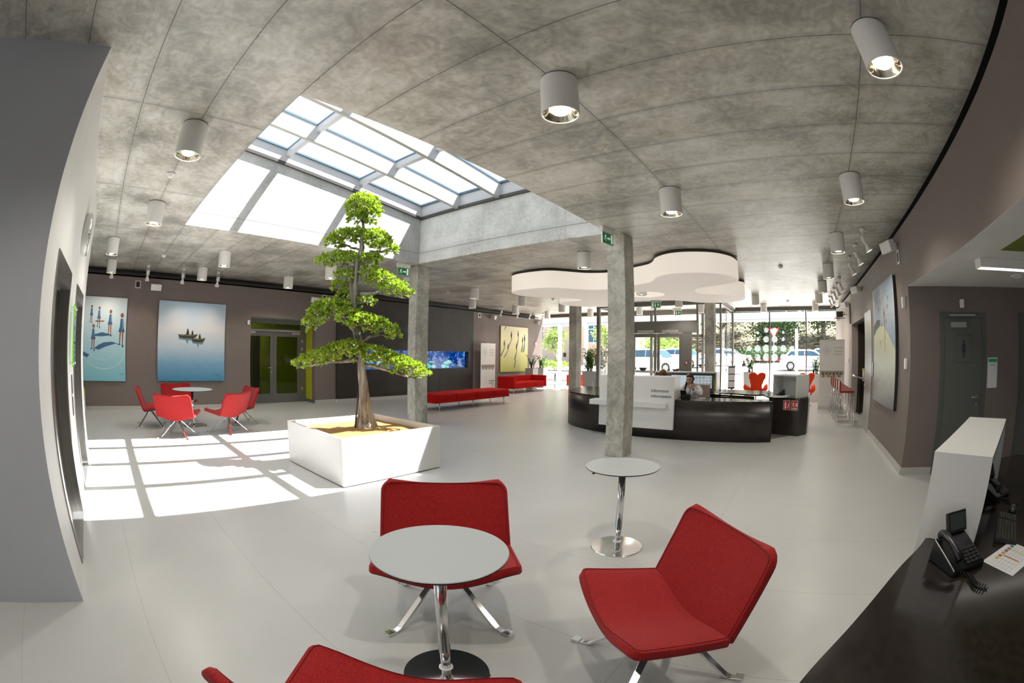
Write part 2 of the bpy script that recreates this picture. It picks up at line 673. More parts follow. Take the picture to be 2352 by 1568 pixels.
# skylight: dark curb channel, deep white beams, shallow cross bars, panes
sky = thing('window_1', 'sloping skylight with deep white beams over the tree', 'skylight', (0, 0, 0))
sky['kind'] = 'structure'
b = MB()
for (x0, y0, x1, y1) in ((SX0, SY1 - .05, SX1, SY1 + .05), (SX0, SY0 - .05, SX1, SY0 + .05), (SX1 - .05, SY0, SX1 + .05, SY1), (SX0 - .05, SY0, SX0 + .05, SY1)):
    b.prism([(x0, y0), (x1, y0), (x1, y1), (x0, y1)], lambda x, y: zs(x) - .01, lambda x, y: zs(x) + .045, 0)
b.build('window_frame', M['rim'], sky)
M['beam_white'] = mat('white_beam_lacquer', (.56, .57, .58), .25)
M['beam_under'] = mat('grey_beam_flange', (.40, .39, .35), .5)
for yb in (3.915, 5.01, 6.06):
    b = MB()
    b.prism([(SX0, yb - .03), (SX1, yb - .03), (SX1, yb + .03), (SX0, yb + .03)], lambda x, y: zs(x) + .012, lambda x, y: zs(x) + .30)
    b.prism([(SX0, yb - .035), (SX1, yb - .035), (SX1, yb + .035), (SX0, yb + .035)], lambda x, y: zs(x), lambda x, y: zs(x) + .012, 1)
    b.build('beam', [M['beam_white'], M['beam_under']], sky)
b = MB()
for yb, s_ in ((SY1 + .0, -1), (SY0 - .0, 1)):
    b.prism([(SX0, yb), (SX1, yb), (SX1, yb + .04), (SX0, yb + .04)], lambda x, y: zs(x) + .045, lambda x, y: zs(x) + .30)
for xb in (SX1, SX0 - .04):
    b.prism([(xb, SY0), (xb + .04, SY0), (xb + .04, SY1), (xb, SY1)], lambda x, y: zs(x) + .045, lambda x, y: zs(x) + .30)
b.build('upstand', M['beam_white'], sky)
for xb in (2.83, 4.53):
    b = MB()
    for ya, yc in ((SY0, 3.885), (3.945, 4.98), (5.04, 6.03), (6.09, SY1)):
        b.prism([(xb - .04, ya), (xb + .04, ya), (xb + .04, yc), (xb - .04, yc)], lambda x, y: zs(x) + .19, lambda x, y: zs(x) + .30)
    b.build('cross_bar', M['beam_white'], sky)
M['seal'] = mat('blue_grey_seal', (.10, .17, .22), .4)
b = MB()
for xb in (SX0, 2.83, 4.53, SX1):
    b.prism([(xb - .045, SY0), (xb + .045, SY0), (xb + .045, SY1), (xb - .045, SY1)], lambda x, y: zs(x) + .302, lambda x, y: zs(x) + .34)
for yb in (SY0, 3.915, 5.01, 6.06, SY1):
    b.prism([(SX0, yb - .04), (SX1, yb - .04), (SX1, yb + .04), (SX0, yb + .04)], lambda x, y: zs(x) + .301, lambda x, y: zs(x) + .335)
b.build('glazing_seal', M['seal'], sky)
xs_ = (SX0, 2.83, 4.53, SX1)
ys_ = (SY0, 3.915, 5.01, 6.06, SY1)
for i in range(3):
    for j in range(4):
        b = MB()
        b.add([(xs_[i] + .04, ys_[j] + .04, zs(xs_[i]) + .318), (xs_[i + 1] - .04, ys_[j] + .04, zs(xs_[i + 1]) + .318), (xs_[i + 1] - .04, ys_[j + 1] - .04, zs(xs_[i + 1]) + .318), (xs_[i] + .04, ys_[j + 1] - .04, zs(xs_[i]) + .318)], [(0, 1, 2, 3)])
        b.build('pane', M['roof_glass'], sky)

# lift wall block with two lift openings
b = MB()
zd = 2.21
for y0, y1 in ((2.83, 3.41), (4.65, 5.43), (6.70, 7.28)):
    b.box((XL - .25, y0, 0), (XL, y1, H))
for y0, y1 in ((3.41, 4.65), (5.43, 6.70)):
    b.box((XL - .25, y0, zd), (XL, y1, H))
b.box((XL - 2.6, 7.08, 0), (XL - .25, 7.28, H))
struct(b.build('wall_left', M['white_wall']))
b = MB()
b.box((-7, 2.8301, 0), (XL - .0005, 3.05, H))
b.v = [(x, y if y > 2.9 else 2.829, z) for x, y, z in b.v]
struct(b.build('wall_grey_return', M['grey_wall']), 'grey wall end at the left of the room')
for n, (y0, y1) in enumerate(((3.41, 4.65), (5.43, 6.70))):
    d = thing('door_%d' % (n + 1), ['stainless steel lift door nearest the grey wall end', 'second stainless steel lift door beyond the green sign'][n], 'lift door', (0, 0, 0))
    d['kind'] = 'structure'
    b = MB()
    for a, c in ((y0, y0 + .09), (y1 - .09, y1)):
        b.box((XL - .13, a, 0), (XL + .012, c, zd))
    b.box((XL - .13, y0 + .09, zd - .16), (XL + .012, y1 - .09, zd))
    b.build('door_frame', M['rim'] if 0 else M['brushed'], d)
    for k, (a, c) in enumerate(((y0 + .09, (y0 + y1) / 2), ((y0 + y1) / 2, y1 - .09))):
        b = MB()
        b.box((XL - .16, a + .002, .01), (XL - .12, c - .002, zd - .16))
        b.build('door_panel', M['brushed'], d)
    b = MB()
    b.box((XL - .12, y0 + .09, 0.001), (XL + .02, y1 - .09, .012))
    b.build('threshold', M['alu'], d)
    b = MB()
    b.box((XL - .118, y0 + .1, zd - .175), (XL - .10, y1 - .1, zd - .162))
    b.build('trim_strip', M['alu'], d)

# back wall (taupe) with lobby door recess, dark aquarium wall, taupe wall by the window
b = MB()
zw = 3.24
DX0, DX1, DZ = 4.14, 6.27, 2.45
b.box((-7, YB, 0), (DX0, YB + .2, zw))
b.box((DX1, YB, 0), (7.02, YB + .2, zw))
b.box((DX0, YB, DZ), (DX1, YB + .2, zw))
b.box((13.30, YB, 0), (FX + .2, YB + .2, zw))
struct(b.build('wall_back', M['taupe']))
b = MB()
b.box((-7, 12.46, 3.0), (FX + .2, 12.55, H + .3))
b.box((-7, 12.40, H + .002), (FX + .2, 12.5, H + .3))
b.box((-7, YB + .2, zw - .25), (FX + .2, 12.47, zw - .2))
struct(b.build('wall_back_shadow_gap', M['dark_hole']))
b = MB()
for k in range(4):
    b.box((-7, YB + .1 + .1 * k, 3.30 + .04 * k), (FX, YB + .112 + .1 * k, 3.33 + .04 * k))
struct(b.build('trim_1', M['rim']), 'black slotted air vent along the top of the back wall')
b = MB()
b.box((DX1, YB + .2, 0), (DX1 + .06, YB + .62, DZ))
struct(b.build('wall_lime_reveal', M['lime']), 'lime green reveal beside the glass lobby doors')
b = MB()
b.box((DX0 - .06, YB + .2, 0), (DX0, YB + .62, DZ))
b.box((DX0, YB + .01, DZ - .001), (DX1, YB + .62, DZ + .05))
struct(b.build('trim_2', M['skirting']), 'pale lintel over the glass lobby doors')
# dark wall panels
b = MB()
AQ = (7.86, 13.02, .985, 1.615)
b.box((7.02, YB - .04, .09), (7.86, YB + .15, zw))
b.box((13.02, YB - .04, .09), (13.30, YB + .15, zw))
b.box((AQ[0], YB - .04, .09), (AQ[1], YB + .15, AQ[2]))
b.box((AQ[0], YB - .04, AQ[3]), (AQ[1], YB + .15, zw))
struct(b.build('wall_aquarium', M['dark_panel']), 'dark brown panelled wall around the aquarium')
b = MB()
for xj in (8.9, 10.1, 11.45, 12.55):
    b.box((xj - .004, YB - .0415, .10), (xj + .004, YB - .0395, AQ[2]))
    b.box((xj - .004, YB - .0415, AQ[3]), (xj + .004, YB - .0395, zw))
struct(b.build('trim_3', M['black']), 'thin joints between the dark wall panels')
# skirting
b = MB()
for x0, x1 in ((-7, DX0), (DX1, 7.02), (13.30, FX)):
    b.box((x0, YB - .015, 0), (x1, YB, .09))
b.box((7.02, YB - .05, 0), (13.30, YB - .04, .09))
struct(b.build('baseboard_back', M['skirting']))
b = MB()
b.box((DX1 - .015, YB + .0, 0), (DX1, YB + .6, .09))
struct(b.build('baseboard_reveal', M['steel_frame']))

# aquarium
aq = thing('aquarium', 'long aquarium glowing blue in the dark wall behind the red bench', 'aquarium')
M['water'] = mat('blue_water', (.01, .05, .25), .2)
t = M['water'].node_tree
tcq = t.nodes.new('ShaderNodeTexCoord')
nq = t.nodes.new('ShaderNodeTexNoise')
nq.inputs['Scale'].default_value = 7
nq.inputs['Detail'].default_value = 8
nq.inputs['Roughness'].default_value = .7
nq.inputs['Distortion'].default_value = 1.2
rq = t.nodes.new('ShaderNodeValToRGB')
e = rq.color_ramp.elements
e[0].position = .40
e[0].color = (.0, .003, .025, 1)
e[1].position = .66
e[1].color = (.14, .42, .80, 1)
x_ = e.new(.52)
x_.color = (.003, .045, .26, 1)
t.links.new(tcq.outputs['Object'], nq.inputs['Vector'])
t.links.new(nq.outputs['Fac'], rq.inputs[0])
t.links.new(rq.outputs[0], P(M['water']).inputs['Base Color'])
t.links.new(rq.outputs[0], P(M['water']).inputs['Emission Color'])
P(M['water']).inputs['Emission Strength'].default_value = 1.0
b = MB()
b.box((AQ[0], YB + .15, AQ[2]), (AQ[1], YB + .6, AQ[3]))
b.f.pop(2)
fl = b.build('tank_interior', M['water'], aq)
b = MB()
b.box((AQ[0], YB - .02, AQ[2]), (AQ[1], YB - .012, AQ[3]))
b.build('front_glass', M['window_glass'], aq)
random.seed(4)
M['coral_a'] = mat('pale_green_coral', (.25, .8, .55), .6, emis=(.2, .9, .6), es=.45)
M['coral_b'] = mat('blue_grey_coral', (.12, .2, .35), .7, emis=(.1, .25, .6), es=.25)
M['coral_c'] = mat('white_sand_rock', (.7, .8, .9), .7, emis=(.6, .8, 1), es=.35)
for k in range(34):
    x = random.uniform(AQ[0] + .1, AQ[1] - .1)
    b = MB()
    hh = random.uniform(.06, .34)
    for q in range(5):
        b.ball((x + random.uniform(-.1, .1), YB + .22 + random.uniform(0, .12), AQ[2] + random.uniform(0, hh)), (random.uniform(.03, .09), .05, random.uniform(.02, .07)), 8)
    b.build('coral', [M['coral_a'], M['coral_b'], M['coral_c'], M['coral_b'], M['coral_b']][k % 5], aq)

# right wall: taupe, grey door, dark niche, white part by the window, upper wall over the alcove
b = MB()
AX = 6.17            # alcove corner
SZ = 2.465           # soffit height
zr = 3.26
NX0, NX1, NZ = 10.49, 13.07, 2.41
b.box((AX, YR - .2, 0), (9.50, YR, zr))
b.box((9.50, YR - .2, 2.485), (10.49, YR, zr))
b.box((NX0, YR - .2, NZ), (NX1, YR, zr))
b.box((-7, YR - .2, SZ), (AX, YR, zr))
struct(b.build('wall_right', M['taupe']))
b = MB()
b.box((NX1, YR - .2, 0), (FX + .2, YR, zr))
M['pale_taupe'] = mat('pale_taupe_paint', (.42, .37, .34), .6)
struct(b.build('wall_right_window', M['pale_taupe']))
b = MB()
b.box((-7, YR - .30, 3.0), (FX + .2, YR - .22, H + .3))
b.box((-7, YR - .22, 3.15), (FX + .2, YR - .19, zr - .02))
b.box((-7, YR - .30, H + .002), (FX + .2, YR - .10, H + .3))
struct(b.build('wall_right_shadow_gap', M['dark_hole']))
b = MB()
b.box((-7, YR - .12, 3.335), (FX, YR - .10, 3.36))
b.box((-7, YR - .19, 3.37), (FX, YR - .17, 3.395))
struct(b.build('trim_4', M['rim']), 'black slotted air vent along the top of the right wall')
b = MB()
b.box((AX - .012, -5.8, 0), (AX, YR, .10))
b.box((AX, YR, 0), (9.50, YR + .012, .10))
b.box((NX1, YR, 0), (FX, YR + .012, .10))
struct(b.build('baseboard_right', M['skirting']))
# niche
M['niche_brown'] = mat('niche_brown', (.045, .033, .022), .6)
b = MB()
b.box((NX0 - .1, YR - 1.7, 0), (NX0, YR - .2, NZ + .1))
b.box((NX1, YR - 1.7, 0), (NX1 + .1, YR - .2, NZ + .1))
b.box((NX0 - .1, YR - 1.8, 0), (NX1 + .1, YR - 1.7, NZ + .1))
b.box((NX0 - .1, YR - 1.7, NZ), (NX1 + .1, YR - .2, NZ + .1))
struct(b.build('wall_niche', M['niche_brown']))
# alcove: back wall with washroom doors, white soffit
M['alcove_taupe'] = mat('alcove_taupe', (.115, .088, .080), .6)
b = MB()
b.box((AX, -6.0, 0), (AX + .2, YR - .2, SZ + .1))
b.v = [(AX if abs(x - AX) < 1e-6 else x, y, z) for x, y, z in b.v]
struct(b.build('wall_alcove', M['taupe']))
b = MB()
b.box((-7, -6.0, SZ), (AX, YR - .2, SZ + .15))
b.box((-7, YR - .2, SZ - .001), (AX, YR - .001, SZ + .02))
struct(b.build('ceiling_alcove', M['white_wall']))
b = MB()
b.box((-7, -6.2, 0), (AX + .2, -6.0, SZ + .2))
struct(b.build('wall_alcove_side', M['taupe']))
# far left end of the room beyond the lifts and an unseen end, added open to let sky light in
b = MB()
b.box((-7.2, 7.08, 0), (-7, 12.2, H))
struct(b.build('wall_far_left', M['white_wall']))
b = MB()
b.box((-7.2, -6.2, 0), (-7, 3.0, .1))
b.box((-7.2, -6.2, 3.4), (-7, 3.0, 4.0))
for yq in (-6.2, -4.1, -1.9, .3, 2.8):
    b.box((-7.15, yq, .1), (-7.03, yq + .08, 3.4))
b.box((-7.2, -6.2, .1), (-7, -1.75, 3.4))
struct(b.build('wall_behind', M['white_wall']))

# ------------------------------------------------------------------ columns
for n, (x0, y0, x1, y1) in enumerate(((6.25, 2.58, 6.63, 2.88), (6.25, 7.29, 6.61, 7.55), (12.60, 6.92, 12.96, 7.19), (12.60, 2.43, 12.92, 2.71))):
    b = MB()
    b.box((x0, y0, 0), (x1, y1, H))
    o = b.build('column_%d' % (n + 1), M['column'], bevel=.008)
    o['kind'] = 'structure'
    o['label'] = ['square concrete column in front of the information desk', 'square concrete column between tree and red bench', 'far concrete column left of the grey planters', 'far concrete column beside the glass vestibule'][n]

# ------------------------------------------------------------------ street facade
M['head'] = mat('dark_grey_beam', (.10, .095, .085), .45)
fac = thing('window_2', 'glass street facade at the left, beside the yellow painting', 'window')
fac['kind'] = 'structure'
b = MB()
b.box((FX - .02, 7.45, 3.31), (FX + .14, 11.75, H))
b.build('window_frame', M['head'], fac)
for ym in (9.83,):
    b = MB()
    b.box((FX - .03, ym - .025, 0), (FX + .1, ym + .025, 3.31))
    b.build('mullion', M['head'], fac)
b = MB()
b.box((FX - .02, 7.45, 0), (FX + .12, 11.75, .06))
b.build('sill', M['alu'], fac)
for y0, y1 in ((7.47, 9.80), (9.86, 11.74)):
    b = MB()
    b.box((FX + .03, y0, .06), (FX + .04, y1, 3.31))
    b.build('pane', M['window_glass'], fac)
fac = thing('window_3', 'glass street facade at the right with a pattern of frosted dots', 'window')
fac['kind'] = 'structure'
b = MB()
b.box((FX - .02, YR, 3.31), (FX + .14, 2.58, H))
b.build('window_frame', M['head'], fac)
for ym in (1.12, -.44):
    b = MB()
    b.box((FX - .03, ym - .022, 0), (FX + .1, ym + .022, 3.31))
    b.build('mullion', M['head'], fac)
b = MB()
b.box((FX - .02, YR, 0), (FX + .12, 2.58, .06))
b.build('sill', M['alu'], fac)
for y0, y1 in ((-1.74, -.47), (-.41, 1.09), (1.15, 2.57)):
    b = MB()
    b.box((FX + .03, y0, .06), (FX + .04, y1, 3.31))
    b.build('pane', M['window_glass'], fac)
M['frost'] = mat('frosted_film', (.45, .50, .49), .6)
t = M['frost'].node_tree
out = [n for n in t.nodes if n.type == 'OUTPUT_MATERIAL'][0]
trn = t.nodes.new('ShaderNodeBsdfTransparent')
tll = t.nodes.new('ShaderNodeBsdfTranslucent')
tll.inputs[0].default_value = (.30, .34, .34, 1)
m1 = t.nodes.new('ShaderNodeMixShader')
m1.inputs[0].default_value = .6
m2 = t.nodes.new('ShaderNodeMixShader')
m2.inputs[0].default_value = .35
t.links.new(P(M['frost']).outputs[0], m1.inputs[1])
t.links.new(tll.outputs[0], m1.inputs[2])
t.links.new(m1.outputs[0], m2.inputs[1])
t.links.new(trn.outputs[0], m2.inputs[2])
t.links.new(m2.outputs[0], out.inputs[0])
b = MB()
dots = [(1.27, 2.556, .10), (.917, 2.553, .10), (1.643, 2.458, .06), (.546, 2.464, .06), (.549, 2.194, .062), (1.626, 2.2, .062), (1.905, 2.2, .065), (1.273, 2.198, .125), (.92, 2.2, .13),
        (1.998, 1.842, .10), (1.645, 1.842, .13), (1.274, 1.841, .15), (.921, 1.84, .13), (.55, 1.839, .13), (.178, 1.838, .10),
        (1.995, 1.5, .10), (1.642, 1.5, .125), (1.271, 1.5, .145), (.919, 1.49, .145), (.547, 1.5, .13), (.175, 1.5, .10),
        (1.265, 1.11, .12), (.912, 1.111, .12), (.541, 1.113, .055), (1.255, .752, .09), (.92, .75, .08)]
for (y, z, r) in dots:
    if abs(y - 1.12) < .02:
        continue
    vs = [(FX + .026, y + r * cos(2 * pi * k / 24), z + r * sin(2 * pi * k / 24)) for k in range(24)]
    b.add(vs, [list(range(24))])
b.build('dot_pattern', M['frost'], fac)

# glass vestibule with entrance doors
VX, VY0, VY1 = 15.2, 2.66, 7.45
ve = thing('door_3', 'glazed entrance vestibule with double doors behind the information desk', 'entrance')
ve['kind'] = 'structure'
g = M['steel_frame']
M['vest'] = mat('warm_grey_steel', (.20, .19, .175), .42, .3)
g = M['vest']
b = MB()
b.box((VX - .05, VY0, 3.30), (VX + .08, VY1, H))
b.box((VX - .04, 3.50, 2.34), (VX + .08, 6.20, 2.76))
b.box((VX - .03, 3.74, .0), (VX + .06, 4.10, 2.36))
b.box((VX - .03, 5.98, .0), (VX + .06, 6.20, 2.36))
b.box((VX - .03, 3.50, 2.76), (VX + .06, 3.56, 3.30))
b.box((VX - .03, 5.08, 2.76), (VX + .06, 5.14, 3.30))
b.box((VX - .03, 3.50, 0), (VX + .05, 3.56, 2.4))
b.box((VX - .04, VY0, 0), (VX + .06, VY0 + .05, 3.30))
b.box((VX - .04, VY1 - .12, 0), (VX + .08, VY1, 3.30))
b.box((VX, VY0 - .02, 3.30), (FX, VY0 + .08, H))
b.box((FX - .1, VY0, 0), (FX + .05, VY0 + .08, H))
b.box((VX, VY1 - .08, 3.30), (FX, VY1 + .02, H))
b.box((FX - .02, VY0, 3.25), (FX + .1, VY1, H))
b.box((FX - .02, 4.0, 2.30), (FX + .08, 6.3, 2.42))
b.box((FX - .02, 3.95, 0), (FX + .08, 4.05, 3.3))
b.box((FX - .02, 6.25, 0), (FX + .08, 6.35, 3.3))
b.build('frame', g, ve)
for n, (y0, y1) in enumerate(((4.11, 5.03), (5.06, 5.98))):
    lf = MB()
    lf.box((VX - .03, y0, .02), (VX + .03, y0 + .09, 2.33))
    lf.box((VX - .03, y1 - .09, .02), (VX + .03, y1, 2.33))
    lf.box((VX - .03, y0 + .09, 2.20), (VX + .03, y1 - .09, 2.33))
    lf.box((VX - .03, y0 + .09, .02), (VX + .03, y1 - .09, .16))
    lo = lf.build('door_leaf', g, ve)
    yh = y1 - .12 if n == 0 else y0 + .12
    hb = MB()
    hb.tube([(VX - .09, yh, .85), (VX - .09, yh, 1.62)], .018, 10)
    for z in (.9, 1.57):
        hb.tube([(VX - .09, yh, z), (VX - .02, yh - (.06 if n == 1 else -.06), z)], .01, 8)
    hb.build('handle', M['alu'], lo)
    cb = MB()
    cb.box((VX - .08, y0 + .1, 2.36), (VX - .04, y1 - .2, 2.44))
    cb.build('door_closer', M['alu'], ve)
    pb = MB()
    pb.box((VX - .005, y0 + .09, .16), (VX + .005, y1 - .09, 2.20))
    pb.build('pane', M['window_glass'], lo)
for (a, c) in (((VX, VY0 + .05, .05), (VX + .01, 3.50, 3.30)), ((VX, 3.56, 2.76), (VX + .01, 5.08, 3.30)), ((VX, 5.14, 2.76), (VX + .01, VY1 - .12, 3.30)), ((VX, 6.2, .05), (VX + .01, VY1 - .12, 2.34)),
               ((VX + .06, VY0 + .03, .05), (FX - .1, VY0 + .04, 3.30)), ((VX + .06, VY1 - .04, .05), (FX - .1, VY1 - .03, 3.30)), ((FX + .02, VY0 + .08, .05), (FX + .03, 3.95, 3.25)), ((FX + .02, 6.35, .05), (FX + .03, VY1, 3.25)), ((FX + .02, 4.05, 2.42), (FX + .03, 6.25, 3.25))):
    b = MB()
    b.box(a, c)
    b.build('pane', M['window_glass'], ve)
# open venetian slats seen through the vestibule's right side
b = MB()
for k in range(70):
    z = .5 + k * .04
    b.box((17.0, VY0 + .10, z), (17.9, VY0 + .13, z + .006))
b.box((16.98, VY0 + .09, .5), (17.0, VY0 + .14, 3.3))
o = b.build('venetian_blind', M['alu'], ve)
# red fire button on the vestibule panel
b = MB()
b.box((VX - .055, 3.86, 1.25), (VX - .03, 3.98, 1.37))
b.box((VX - .06, 3.895, 1.275), (VX - .055, 3.945, 1.345), 1)
tag(b.build('fire_alarm_button', [M['sign_red'], M['paper']]), 'small red fire alarm button on the grey panel right of the entrance doors', 'alarm button')

# ================================================================== lounge chairs and pedestal tables
CH = dict(ws=.405, zs=.461, ds=.322, wj=.405, zj=.392, dj=.109, wt=.392, zt=.766, dt=.268)


def slab(rows, cols, fn, th, name, parent, m, under=None):
    """grid surface fn(u,v)->Vector, thickened downwards/backwards, rounded edges"""
    bm = bmesh.new()
    g = [[bm.verts.new(fn(-1 + 2 * i / cols, j / rows)) for i in range(cols + 1)] for j in range(rows + 1)]
    for j in range(rows):
        for i in range(cols):
            f = bm.faces.new((g[j][i], g[j][i + 1], g[j + 1][i + 1], g[j + 1][i]))
            f.smooth = True
    me = bpy.data.meshes.new(name)
    bm.to_mesh(me)
    bm.free()
    me.materials.append(m)
    if under:
        me.materials.append(under)
    o = bpy.data.objects.new(name, me)
    COL.objects.link(o)
    o.parent = parent
    s = o.modifiers.new('thick', 'SOLIDIFY')
    if under:
        s.material_offset = 1
    s.thickness = th
    s.offset = -1
    b = o.modifiers.new('bevel', 'BEVEL')
    b.width = .011
    b.segments = 3
    b.limit_method = 'ANGLE'
    b.angle_limit = radians(50)
    return o


def corner(v, L, w, r):
    """half width at distance from an end so that the corner is rounded"""
    d = v * L
    if d >= r:
        return w
    return w - r + sqrt(max(0, r * r - (r - d) ** 2))


def seat_fn(u, v):
    # v=0 front edge, 1 = fold
    vv = v ** 1.35 if v < .999 else 1
    w = corner(vv, .43, CH['ws'], .035)
    dip = (.078 - .012 * vv) * cos(pi * u / 2) ** 1.6
    y = CH['ds'] - vv * (CH['ds'] + CH['dj'] + .022)
    y += .02 * (1 - u * u) * (1 - vv)
    return Vector((-u * w, y, CH['zs'] - (CH['zs'] - CH['zj']) * vv - dip))


def back_fn(u, v):
    vv = 1 - (1 - v) ** 1.35
    w = corner(1 - vv, .40, CH['wj'] + (CH['wt'] - CH['wj']) * vv, .055)
    c = cos(pi * u / 2) ** 1.6
    y = -CH['dj'] - (CH['dt'] - CH['dj']) * vv - .055 * vv * (1 - u * u)
    z = CH['zj'] - .022 * (1 - vv) ** 3 + (CH['zt'] - CH['zj']) * vv - (.066 * (1 - vv) + .012 * vv) * c
    return Vector((-u * w, y, z))


def make_chair(label, group, loc, az, leg_rot=45):
    """az = facing direction in degrees; local +Y is forward"""
    t = thing('lounge_chair', label, 'chair', loc, radians(az - 90), group)
    s = slab(16, 24, seat_fn, .046, 'seat', t, M['red'], M['seat_under'])
    bk = slab(16, 24, back_fn, .042, 'backrest', t, M['red'])
    for fn, host, dz in ((seat_fn, s, .0015), (back_fn, bk, 0)):
        K_ = 20
        if fn is seat_fn:
            path = [fn(-.955, 1 - k / K_ * .975) for k in range(K_)] + [fn(-.955 + 1.91 * k / K_, .03) for k in range(K_ + 1)] + [fn(.955, .03 + k / K_ * .97) for k in range(1, K_ + 1)]
        else:
            path = [fn(-.955, k / K_ * .97) for k in range(K_)] + [fn(-.955 + 1.91 * k / K_, .97) for k in range(K_ + 1)] + [fn(.955, .97 - k / K_ * .97) for k in range(1, K_ + 1)]
        pb_ = MB()
        pb_.tube([p + Vector((0, .001 if fn is back_fn else 0, .0008)) for p in path], .0022, 6)
        pb_.build('piping', M['piping'], host)
    h = MB()
    h.cyl(0, 0, .262, .286, .042, 20)
    h.cyl(0, 0, .286, .300, .030, 20)
    h.build('swivel_hub', M['chrome'], t)
    for k in range(4):
        a = radians(leg_rot + 90 * k)
        T = Matrix.Rotation(a, 4, 'Z')
        lb = MB()
        pr = [(.02, .292), (.07, .286), (.395, .020), (.425, .010), (.49, .010)]
        lo_ = [(.02, .276), (.065, .271), (.385, .008), (.42, .0), (.49, .0)]
        hw = .019
        vs = [(r, -hw, z) for r, z in pr] + [(r, hw, z) for r, z in pr] + [(r, -hw, z) for r, z in lo_] + [(r, hw, z) for r, z in lo_]
        n = 5
        fs = []
        for i in range(n - 1):
            fs += [(i, i + 1, n + i + 1, n + i), (2 * n + i, 3 * n + i, 3 * n + i + 1, 2 * n + i + 1), (i, 2 * n + i, 2 * n + i + 1, i + 1), (n + i, n + i + 1, 3 * n + i + 1, 3 * n + i)]
        fs += [(0, n, 3 * n, 2 * n), (n - 1, 3 * n - 1, 4 * n - 1, 2 * n - 1)]
        lb.add(vs, fs, 0, False, T)
        lb.box((.445, -.024, .0), (.492, .024, .019), 0, T)
        lb.build('leg', M['chrome'], t, bevel=.002)
    return t


G_NEAR = 'red lounge chairs around the near tables'
G_FAR = 'red lounge chairs around the far table'
ch0 = make_chair('red lounge chair behind the near round table, facing the camera', G_NEAR, (1.695, 1.748, 0), 225)
dup(ch0, (1.856, .463, 0), radians(134.5 - 90), 'red lounge chair at the lower right, beside the dark desk edge, seen from its side', G_NEAR)
dup(ch0, (.518, .858, 0), radians(32.2 - 90), 'red lounge chair cut off by the bottom edge, facing the near round table', G_NEAR)
for x, y, az, lab in ((1.30, 8.30, 60, 'sunlit red lounge chair with its back to us, left of the far table'),
                      (2.42, 8.46, 122, 'sunlit red lounge chair with its back to us, right of the far table'),
                      (1.66, 10.25, 275, 'dark red lounge chair behind the far table, against the wall below the boat painting'),
                      (.86, 9.50, -8, 'red lounge chair seen from the side, leftmost at the far table'),
                      (2.98, 9.35, 185, 'red lounge chair mostly hidden behind the right sunlit chair, by the glass doors')):
    dup(ch0, (x, y, 0), radians(az - 90), lab, G_FAR)


def make_table(label, loc, zt=.72, r=.30, rb=.215, rz=0, group=None, lever=True):
    t = thing('pedestal_table', label, 'table', loc, rz, group)
    b = MB()
    b.lathe([(0, 0), (r - .004, 0), (r, .003), (r, .009)], 64, 1, c=(0, 0, zt - .012))
    b.lathe([(r, .009), (r - .003, .012), (0, .012)], 64, 0, c=(0, 0, zt - .012))
    b.build('tabletop', [M['tabletop'], M['table_edge']], t)
    b = MB()
    b.cyl(0, 0, .17, zt - .05, .029, 28)
    b.cyl(0, 0, zt - .05, zt - .012, .017, 20)
    b.cyl(0, 0, .012, .17, .024, 28)
    b.build('column', M['satin_tube'], t)
    b = MB()
    b.lathe([(.024, .0), (.035, .002), (.035, .008), (.024, .010)], 28, 0, c=(0, 0, .05))
    b.build('collar', M['white_plastic'], t)
    b = MB()
    b.lathe([(rb, 0), (rb, .006), (rb - .004, .010), (0, .012)], 64)
    b.build('base_plate', M['chrome'], t)
    if lever:
        b = MB()
        b.tube([(.0, .0, zt - .03), (.0, .16, zt - .03), (.0, .22, zt - .045)], .006, 8)
        b.tube([(.0, .21, zt - .042), (.0, .245, zt - .052)], [.014, .017], 10, flat=(1, .4))
        b.build('height_lever', M['blackpl'], t)
    return t


t0 = make_table('round pale grey pedestal table at the bottom centre, in front of a red chair', (1.20, 1.277, 0), .745, .298, rz=radians(62), group='round pedestal tables')
make_table('white topped round pedestal table standing alone before the concrete column', (3.19, 1.305, 0), .71, .295, rz=radians(40), group='round pedestal tables')
make_table('round pedestal table among the five far red chairs', (1.84, 9.36, 0), .735, .46, .30, group='round pedestal tables', lever=False)
make_table('small round table between red sofa and orange armchair by the window', (17.1, 10.45, 0), .72, .27, .16, lever=False)

# ================================================================== white planter box, gravel, clipped tree
b = MB()
PX0, PX1, PY0, PY1, PZ = 2.59, 4.16, 4.33, 5.86, .585
tk = .045
b.box((PX0, PY0, .012), (PX1, PY0 + tk, PZ))
b.box((PX0, PY1 - tk, .012), (PX1, PY1, PZ))
b.box((PX0, PY0 + tk, .012), (PX0 + tk, PY1 - tk, PZ))
b.box((PX1 - tk, PY0 + tk, .012), (PX1, PY1 - tk, PZ))
b.box((PX0 + tk, PY0 + tk, .012), (PX1 - tk, PY1 - tk, .05))
pl = b.build('planter_box', M['planter_white'], bevel=.003)
tag(pl, 'large square white planter box holding the clipped tree', 'planter')
b = MB()
b.box((PX0 + .03, PY0 + .03, 0), (PX1 - .03, PY1 - .03, .012))
b.build('plinth', M['black'], pl)
bm = bmesh.new()
N = 44
gv = []
for j in range(N + 1):
    row = []
    for i in range(N + 1):
        x = PX0 + tk + (PX1 - PX0 - 2 * tk) * i / N
        y = PY0 + tk + (PY1 - PY0 - 2 * tk) * j / N
        d = sqrt((x - 3.46) ** 2 + (y - 5.1) ** 2)
        row.append(bm.verts.new((x, y, .505 + .035 * math.exp(-d * d / .12) + .012 * noise.noise(Vector((x * 7, y * 7, 0))))))
    gv.append(row)
for j in range(N):
    for i in range(N):
        f = bm.faces.new((gv[j][i], gv[j][i + 1], gv[j + 1][i + 1], gv[j + 1][i]))
        f.smooth = True
